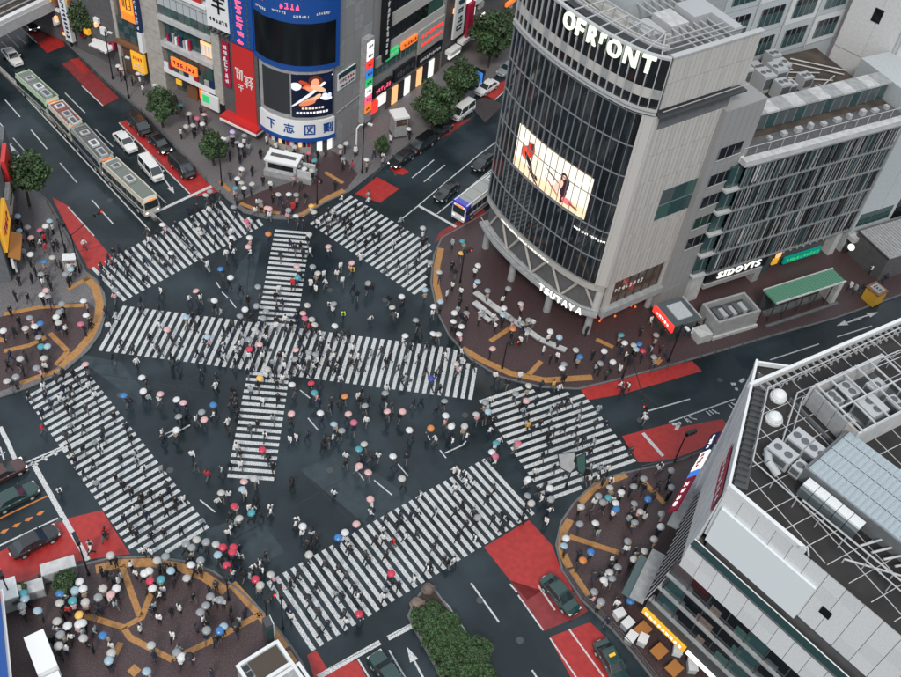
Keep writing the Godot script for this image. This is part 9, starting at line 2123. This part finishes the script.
func body_mesh(pose: int) -> ArrayMesh:
	# one continuous skin over the bones: tapered capsules joined by a smooth minimum, meshed as surface nets
	var bones := body_bones(pose)
	var c := 0.038
	var lo := Vector3(-0.5, -0.03, -0.4)
	var nx := 26
	var ny := 48
	var nz := 21
	var f := PackedFloat32Array()
	var kind := PackedByteArray()
	var near := PackedFloat32Array()
	f.resize(nx * ny * nz)
	near.resize(nx * ny * nz)
	kind.resize(nx * ny * nz)
	f.fill(0.3)
	near.fill(1.0)
	for b in bones:
		var a: Vector3 = b[0]
		var e: Vector3 = b[1]
		var r: float = maxf(b[2], b[3]) + 0.11
		var p0 := (a.min(e) - Vector3.ONE * r - lo) / c
		var p1 := (a.max(e) + Vector3.ONE * r - lo) / c
		var ab := e - a
		var l2 := maxf(ab.length_squared(), 1e-6)
		for x in range(maxi(0, int(p0.x)), mini(nx, int(p1.x) + 2)):
			for y in range(maxi(0, int(p0.y)), mini(ny, int(p1.y) + 2)):
				for z in range(maxi(0, int(p0.z)), mini(nz, int(p1.z) + 2)):
					var p := lo + Vector3(x, y, z) * c
					var t := clampf((p - a).dot(ab) / l2, 0.0, 1.0)
					var d := p.distance_to(a + ab * t) - lerpf(b[2], b[3], t)
					var i := (x * ny + y) * nz + z
					if d < near[i]:
						near[i] = d
						kind[i] = b[4]
					var h := clampf(0.5 + 0.5 * (d - f[i]) / 0.035, 0.0, 1.0)
					f[i] = lerpf(d, f[i], h) - 0.035 * h * (1.0 - h)
	var cell := {}
	var vs := PackedVector3Array()
	var ns := PackedVector3Array()
	var ks := PackedByteArray()
	for x in nx - 1:
		for y in ny - 1:
			for z in nz - 1:
				var i := (x * ny + y) * nz + z
				var q := [i, i + ny * nz, i + nz, i + ny * nz + nz, i + 1, i + ny * nz + 1, i + nz + 1, i + ny * nz + nz + 1]
				var mask := 0
				for k in 8:
					if f[q[k]] < 0.0: mask |= 1 << k
				if mask == 0 or mask == 255: continue
				var sum := Vector3.ZERO
				var n := 0
				for ed in [[0, 1], [2, 3], [4, 5], [6, 7], [0, 2], [1, 3], [4, 6], [5, 7], [0, 4], [1, 5], [2, 6], [3, 7]]:
					var fa: float = f[q[ed[0]]]
					var fb: float = f[q[ed[1]]]
					if (fa < 0.0) != (fb < 0.0):
						var t := fa / (fa - fb)
						sum += Vector3(ed[0] & 1, (ed[0] >> 1) & 1, ed[0] >> 2).lerp(Vector3(ed[1] & 1, (ed[1] >> 1) & 1, ed[1] >> 2), t)
						n += 1
				cell[i] = vs.size()
				vs.append(lo + (Vector3(x, y, z) + sum / n) * c)
				ns.append(Vector3(f[q[1]] - f[q[0]] + f[q[7]] - f[q[6]], f[q[2]] - f[q[0]] + f[q[7]] - f[q[5]], f[q[4]] - f[q[0]] + f[q[7]] - f[q[3]]).normalized())
				var best := 0
				for k in 8:
					if near[q[k]] < near[q[best]]: best = k
				ks.append(kind[q[best]])
	var parts := {}
	var put := func(i0: int, i1: int, i2: int, i3: int, flip: bool) -> void:
		var a: int = cell[i0]
		var b: int = cell[i1]
		var g: int = cell[i2]
		var h: int = cell[i3]
		var k := ks[a]
		if not parts.has(k): parts[k] = PackedInt32Array()
		parts[k].append_array(PackedInt32Array([a, b, g, a, g, h] if not flip else [a, g, b, a, h, g]))
	for x in range(1, nx - 1):
		for y in range(1, ny - 1):
			for z in range(1, nz - 1):
				var i := (x * ny + y) * nz + z
				var inside := f[i] < 0.0
				if inside != (f[i + ny * nz] < 0.0): put.call(i - nz - 1, i - 1, i, i - nz, inside)
				if inside != (f[i + nz] < 0.0): put.call(i - ny * nz - 1, i - ny * nz, i, i - 1, inside)
				if inside != (f[i + 1] < 0.0): put.call(i - ny * nz - nz, i - nz, i, i - ny * nz, inside)
	var m := ArrayMesh.new()
	for k in 6:
		var arr := []
		arr.resize(Mesh.ARRAY_MAX)
		var idx := PackedInt32Array()
		if parts.has(k): idx = parts[k]
		else: idx = PackedInt32Array([0, 0, 0])
		var v2 := PackedVector3Array()
		var n2 := PackedVector3Array()
		for j in idx:
			v2.append(vs[j])
			n2.append(ns[j])
		# face each triangle the way its normals point
		for j in range(0, v2.size(), 3):
			if (v2[j + 2] - v2[j]).cross(v2[j + 1] - v2[j]).dot(n2[j]) < 0.0:
				var sv := v2[j + 1]
				v2[j + 1] = v2[j + 2]
				v2[j + 2] = sv
				var sn := n2[j + 1]
				n2[j + 1] = n2[j + 2]
				n2[j + 2] = sn
		arr[Mesh.ARRAY_VERTEX] = v2
		arr[Mesh.ARRAY_NORMAL] = n2
		m.add_surface_from_arrays(Mesh.PRIMITIVE_TRIANGLES, arr)
	return m


func canopy_mesh() -> ArrayMesh:
	# eight panels, sagging between the ribs, with a scalloped rim
	var sh := Shape.new()
	var at := func(i: float, a: float) -> Vector3:
		var seg := fposmod(a, TAU / 8.0) / (TAU / 8.0)
		var sag := 1.0 - 0.07 * i * sin(PI * seg)
		var r := 0.43 * sin(i * 1.25) / sin(1.25) * sag
		return Vector3(cos(a) * r, 0.95 - 0.24 * i * i - 0.0 + 0.02 * sin(PI * seg) * i, sin(a) * r)
	for k in 24:
		var a0 := TAU * k / 24.0
		var a1 := TAU * (k + 0.9999) / 24.0
		for j in 5:
			var p := [at.call((j + 1) / 5.0, a0), at.call(j / 5.0, a0), at.call(j / 5.0, a1), at.call((j + 1) / 5.0, a1)]
			if j == 0: sh.tri(p[0], p[3], p[1]) if (p[1] - p[0]).cross(p[3] - p[0]).y > 0.0 else sh.tri(p[0], p[1], p[3])
			else: sh.quad(p[3], p[2], p[1], p[0]) if (p[2] - p[0]).cross(p[1] - p[0]).y < 0.0 else sh.quad(p[0], p[1], p[2], p[3])
	return sh.mesh()


func nth(n: int) -> String:
	return "%d%s" % [n, "th" if n % 100 in [11, 12, 13] else {1: "st", 2: "nd", 3: "rd"}.get(n % 10, "th")]


func build_people() -> void:
	mat("skin", lin(0.5, 0.33, 0.24), 0.6)
	mat("hair", lin(0.014, 0.011, 0.009), 0.5)
	mat("shoe", lin(0.03, 0.028, 0.028), 0.5)
	mat("bag", lin(0.03, 0.03, 0.035), 0.6)
	mat("umbrella_metal", lin(0.2, 0.2, 0.21), 0.35)
	var tops := []
	for p in TOPS:
		tops.append(mat("top_" + p[0], lin(p[1], p[2], p[3]), 0.75))
	var legs := []
	for p in LEGS: legs.append(mat("legs_" + p[0], lin(p[1], p[2], p[3]), 0.8))
	var cans := []
	for p in CANOPIES:
		var m := mat("canopy_" + p[0], lin(p[1], p[2], p[3]), 0.3)
		m.backlight_enabled = true
		m.backlight = Color(0.25, 0.25, 0.25)
		cans.append(m)
	var bodies := []
	for k in 8: bodies.append(body_mesh(k))
	var canopy := canopy_mesh()
	var sh := Shape.new()
	sh.tube(Vector3(0, 0.0, 0), Vector3(0, 1.02, 0), 0.008, 0.006, 6)
	var shaft := sh.mesh()
	sh = Shape.new()
	sh.tube(Vector3(0, -0.02, 0), Vector3(0, 0.1, 0), 0.014, 0.014, 6)
	sh.tube(Vector3(0, -0.02, 0), Vector3(-0.03, -0.07, 0), 0.014, 0.012, 6)
	sh.tube(Vector3(-0.03, -0.07, 0), Vector3(-0.06, -0.04, 0), 0.012, 0.011, 6)
	var grip := sh.mesh()
	# fill in stride, clothes and heading: along the crossing one is on, any way elsewhere
	var g := RandomNumberGenerator.new()
	g.seed = 91
	var folk := []
	for q in PEOPLE:
		var place: int = q[4]
		var walking: bool = place < 8 or place > 12 or g.randf() < 0.35
		var deg: float = WAYS[place] + (180.0 if g.randf() < 0.5 else 0.0) + g.randfn() * 14.0 if place < 7 else g.randf() * 360.0
		var pose: int = ([4, 5][g.randi() % 2] if walking else 3) if q[3] >= 0 else ([1, 2, 1, 2, 6][g.randi() % 5] if walking else [0, 0, 7][g.randi() % 3])
		var top: int = q[2] if q[2] >= 0 else ([0, 0, 0, 1, 1, 2, 2, 3, 8, 0][g.randi() % 10] if q[3] < 0 else [0, 0, 1, 2, 2, 3, 4, 0, 6][g.randi() % 9])
		folk.append([q[0], q[1], deg, pose, top, [0, 0, 0, 1, 1, 2][g.randi() % 6] if top != 4 else g.randi() % 2, q[3], place, q[5]])
	# how often each description occurs, so that only look-alikes get a number from the left
	var seen := {}
	var many := {}
	for p in folk:
		var k := describe(p)
		if p[8] & 1: many[k] = many.get(k, 0) + 1
		if p[8] & 2:
			k = describe_umbrella(p)
			many[k] = many.get(k, 0) + 1
	var rest := []
	for k in 8: rest.append([])
	var rest_canopies := []
	for p in folk:
		var y := 0.145 if p[7] in [8, 9, 10, 11, 12] else 0.0
		var turn := deg_to_rad(p[2])
		var at := Vector3(p[0], y, p[1])
		var tall := 1.05 + 0.1 * fposmod(p[0] * 7.31 + p[1] * 3.17, 1.0)
		var label := describe(p)
		if p[8] & 1: seen[label] = seen.get(label, 0) + 1
		if many.get(label, 0) > 1 and p[8] & 1: label += ", %s such from left" % nth(seen[label])
		# under an umbrella the listed point is the canopy's centre: stand a little behind it
		if p[6] >= 0: at -= Basis(Vector3.UP, turn) * Vector3(0.1, 0, 0.05)
		if p[8] & 1:
			var o := MeshInstance3D.new()
			o.name = numbered("person")
			o.mesh = bodies[p[3]]
			for k in 6: o.set_surface_override_material(k, [M.skin, M.hair, tops[p[4]], legs[p[5]], M.shoe, M.bag][k])
			o.transform = Transform3D(Basis(Vector3.UP, turn).scaled(Vector3.ONE * tall), at)
			add_child(o)
			tag(o, label, "person", "pedestrians at the crossing")
		else:
			rest[p[3]].append([Transform3D(Basis(Vector3.UP, turn).scaled(Vector3.ONE * tall), at), p[4]])
		if p[6] >= 0:
			var hand := at + Basis(Vector3.UP, turn) * (Vector3(0.27, 1.16, 0.1) * tall)
			var tilt := Vector3(0.12 * sin(p[1] * 4.0), turn, 0.14 + 0.1 * sin(p[0] * 5.0))
			if not p[8] & 2:
				rest_canopies.append([Transform3D(Basis.from_euler(tilt), hand), p[6]])
				continue
			var u := thing("umbrella", "", "umbrella", hand, turn, "open umbrellas at the crossing")
			u.rotation = tilt
			part(u, "canopy", canopy, cans[p[6]])
			part(u, "shaft", shaft, M.umbrella_metal)
			part(u, "handle", grip, M.shoe)
			label = describe_umbrella(p)
			seen[label] = seen.get(label, 0) + 1
			if many[label] > 1: label += ", %s such from left" % nth(seen[label])
			u.set_meta("label", label)
	# everyone farther back, too small to pick apart: one crowd
	var crowd := Node3D.new()
	crowd.name = "crowd"
	add_child(crowd)
	tag(crowd, "pedestrians packed on the far crossings and pavements", "crowd", "", "stuff")
	var tint := mat("crowd_top", Color.WHITE, 0.75)
	tint.vertex_color_use_as_albedo = true
	for k in 8:
		if rest[k].is_empty(): continue
		var m: ArrayMesh = bodies[k].duplicate()
		for j in 6: m.surface_set_material(j, [M.skin, M.hair, tint, legs[k % 3], M.shoe, M.bag][j])
		var mm := MultiMesh.new()
		mm.transform_format = MultiMesh.TRANSFORM_3D
		mm.use_colors = true
		mm.mesh = m
		mm.instance_count = rest[k].size()
		for i in rest[k].size():
			mm.set_instance_transform(i, rest[k][i][0])
			var t: Array = TOPS[rest[k][i][1]]
			mm.set_instance_color(i, Color(t[1], t[2], t[3]))
		var o := MultiMeshInstance3D.new()
		o.name = "walkers"
		o.multimesh = mm
		crowd.add_child(o, true)
		tag(o, "", "", "", "stuff")
	var far := MultiMesh.new()
	far.transform_format = MultiMesh.TRANSFORM_3D
	far.use_colors = true
	var fm := canopy.duplicate()
	fm.surface_set_material(0, tint)
	far.mesh = fm
	far.instance_count = rest_canopies.size()
	for i in rest_canopies.size():
		far.set_instance_transform(i, rest_canopies[i][0])
		var t: Array = CANOPIES[rest_canopies[i][1]]
		far.set_instance_color(i, Color(t[1], t[2], t[3]))
	var fo := MultiMeshInstance3D.new()
	fo.name = "far_umbrellas"
	fo.multimesh = far
	crowd.add_child(fo, true)
	tag(fo, "", "", "", "stuff")


func describe(p: Array) -> String:
	var u: String = "" if p[6] < 0 else " under %s umbrella" % CANOPIES[p[6]][0]
	return "person in %s%s%s on %s" % [TOPS[p[4]][0], " coat" if p[3] in [6, 7] else " top", u, PLACES[p[7]]]


func describe_umbrella(p: Array) -> String:
	return "open %s umbrella held on %s" % [CANOPIES[p[6]][0], PLACES[p[7]]]


func _ready() -> void:
	rng.seed = 20240611
	# camera: 87.9 m up, looking down 46.7 degrees, rolled 8.1 degrees
	var cam := Camera3D.new()
	cam.name = "camera"
	add_child(cam)
	var tilt := 0.81566
	var roll := 0.14126
	var fwd := Vector3(0, -sin(tilt), -cos(tilt))
	var up := Vector3.RIGHT.cross(fwd)
	var r := Vector3.RIGHT * cos(roll) + up * sin(roll)
	var u := -Vector3.RIGHT * sin(roll) + up * cos(roll)
	cam.transform = Transform3D(Basis(r, u, -fwd), Vector3(0, 87.894, 0))
	cam.fov = 37.66
	cam.near = 0.5
	cam.far = 1500.0
	cam.current = true
	# an overcast sky, faintly blue, and the sun's soft glow through it
	var env := Environment.new()
	env.background_mode = Environment.BG_SKY
	var sky := ProceduralSkyMaterial.new()
	sky.sky_top_color = Color(0.88, 0.91, 0.94)
	sky.sky_horizon_color = Color(0.78, 0.82, 0.86)
	sky.sky_curve = 0.3
	sky.ground_bottom_color = Color(0.2, 0.22, 0.24)
	sky.ground_horizon_color = Color(0.5, 0.53, 0.56)
	sky.energy_multiplier = 0.85
	env.sky = Sky.new()
	env.sky.sky_material = sky
	env.tonemap_mode = Environment.TONE_MAPPER_LINEAR
	env.tonemap_exposure = 1.4
	env.sdfgi_enabled = true
	env.ssao_enabled = true
	env.ssil_enabled = true
	var we := WorldEnvironment.new()
	we.name = "sky"
	we.environment = env
	add_child(we)
	var sun := DirectionalLight3D.new()
	sun.name = "sun"
	sun.light_energy = 0.5
	sun.light_angular_distance = 14.0
	sun.light_color = Color(1.0, 0.97, 0.93)
	sun.shadow_enabled = true
	sun.rotation = Vector3(deg_to_rad(-48), deg_to_rad(-4), 0)
	add_child(sun)

	make_materials()
	build_setting()
	build_tower()
	build_east()
	build_white()
	build_north()
	build_vehicles()
	build_planting()
	build_furniture()
	build_people()
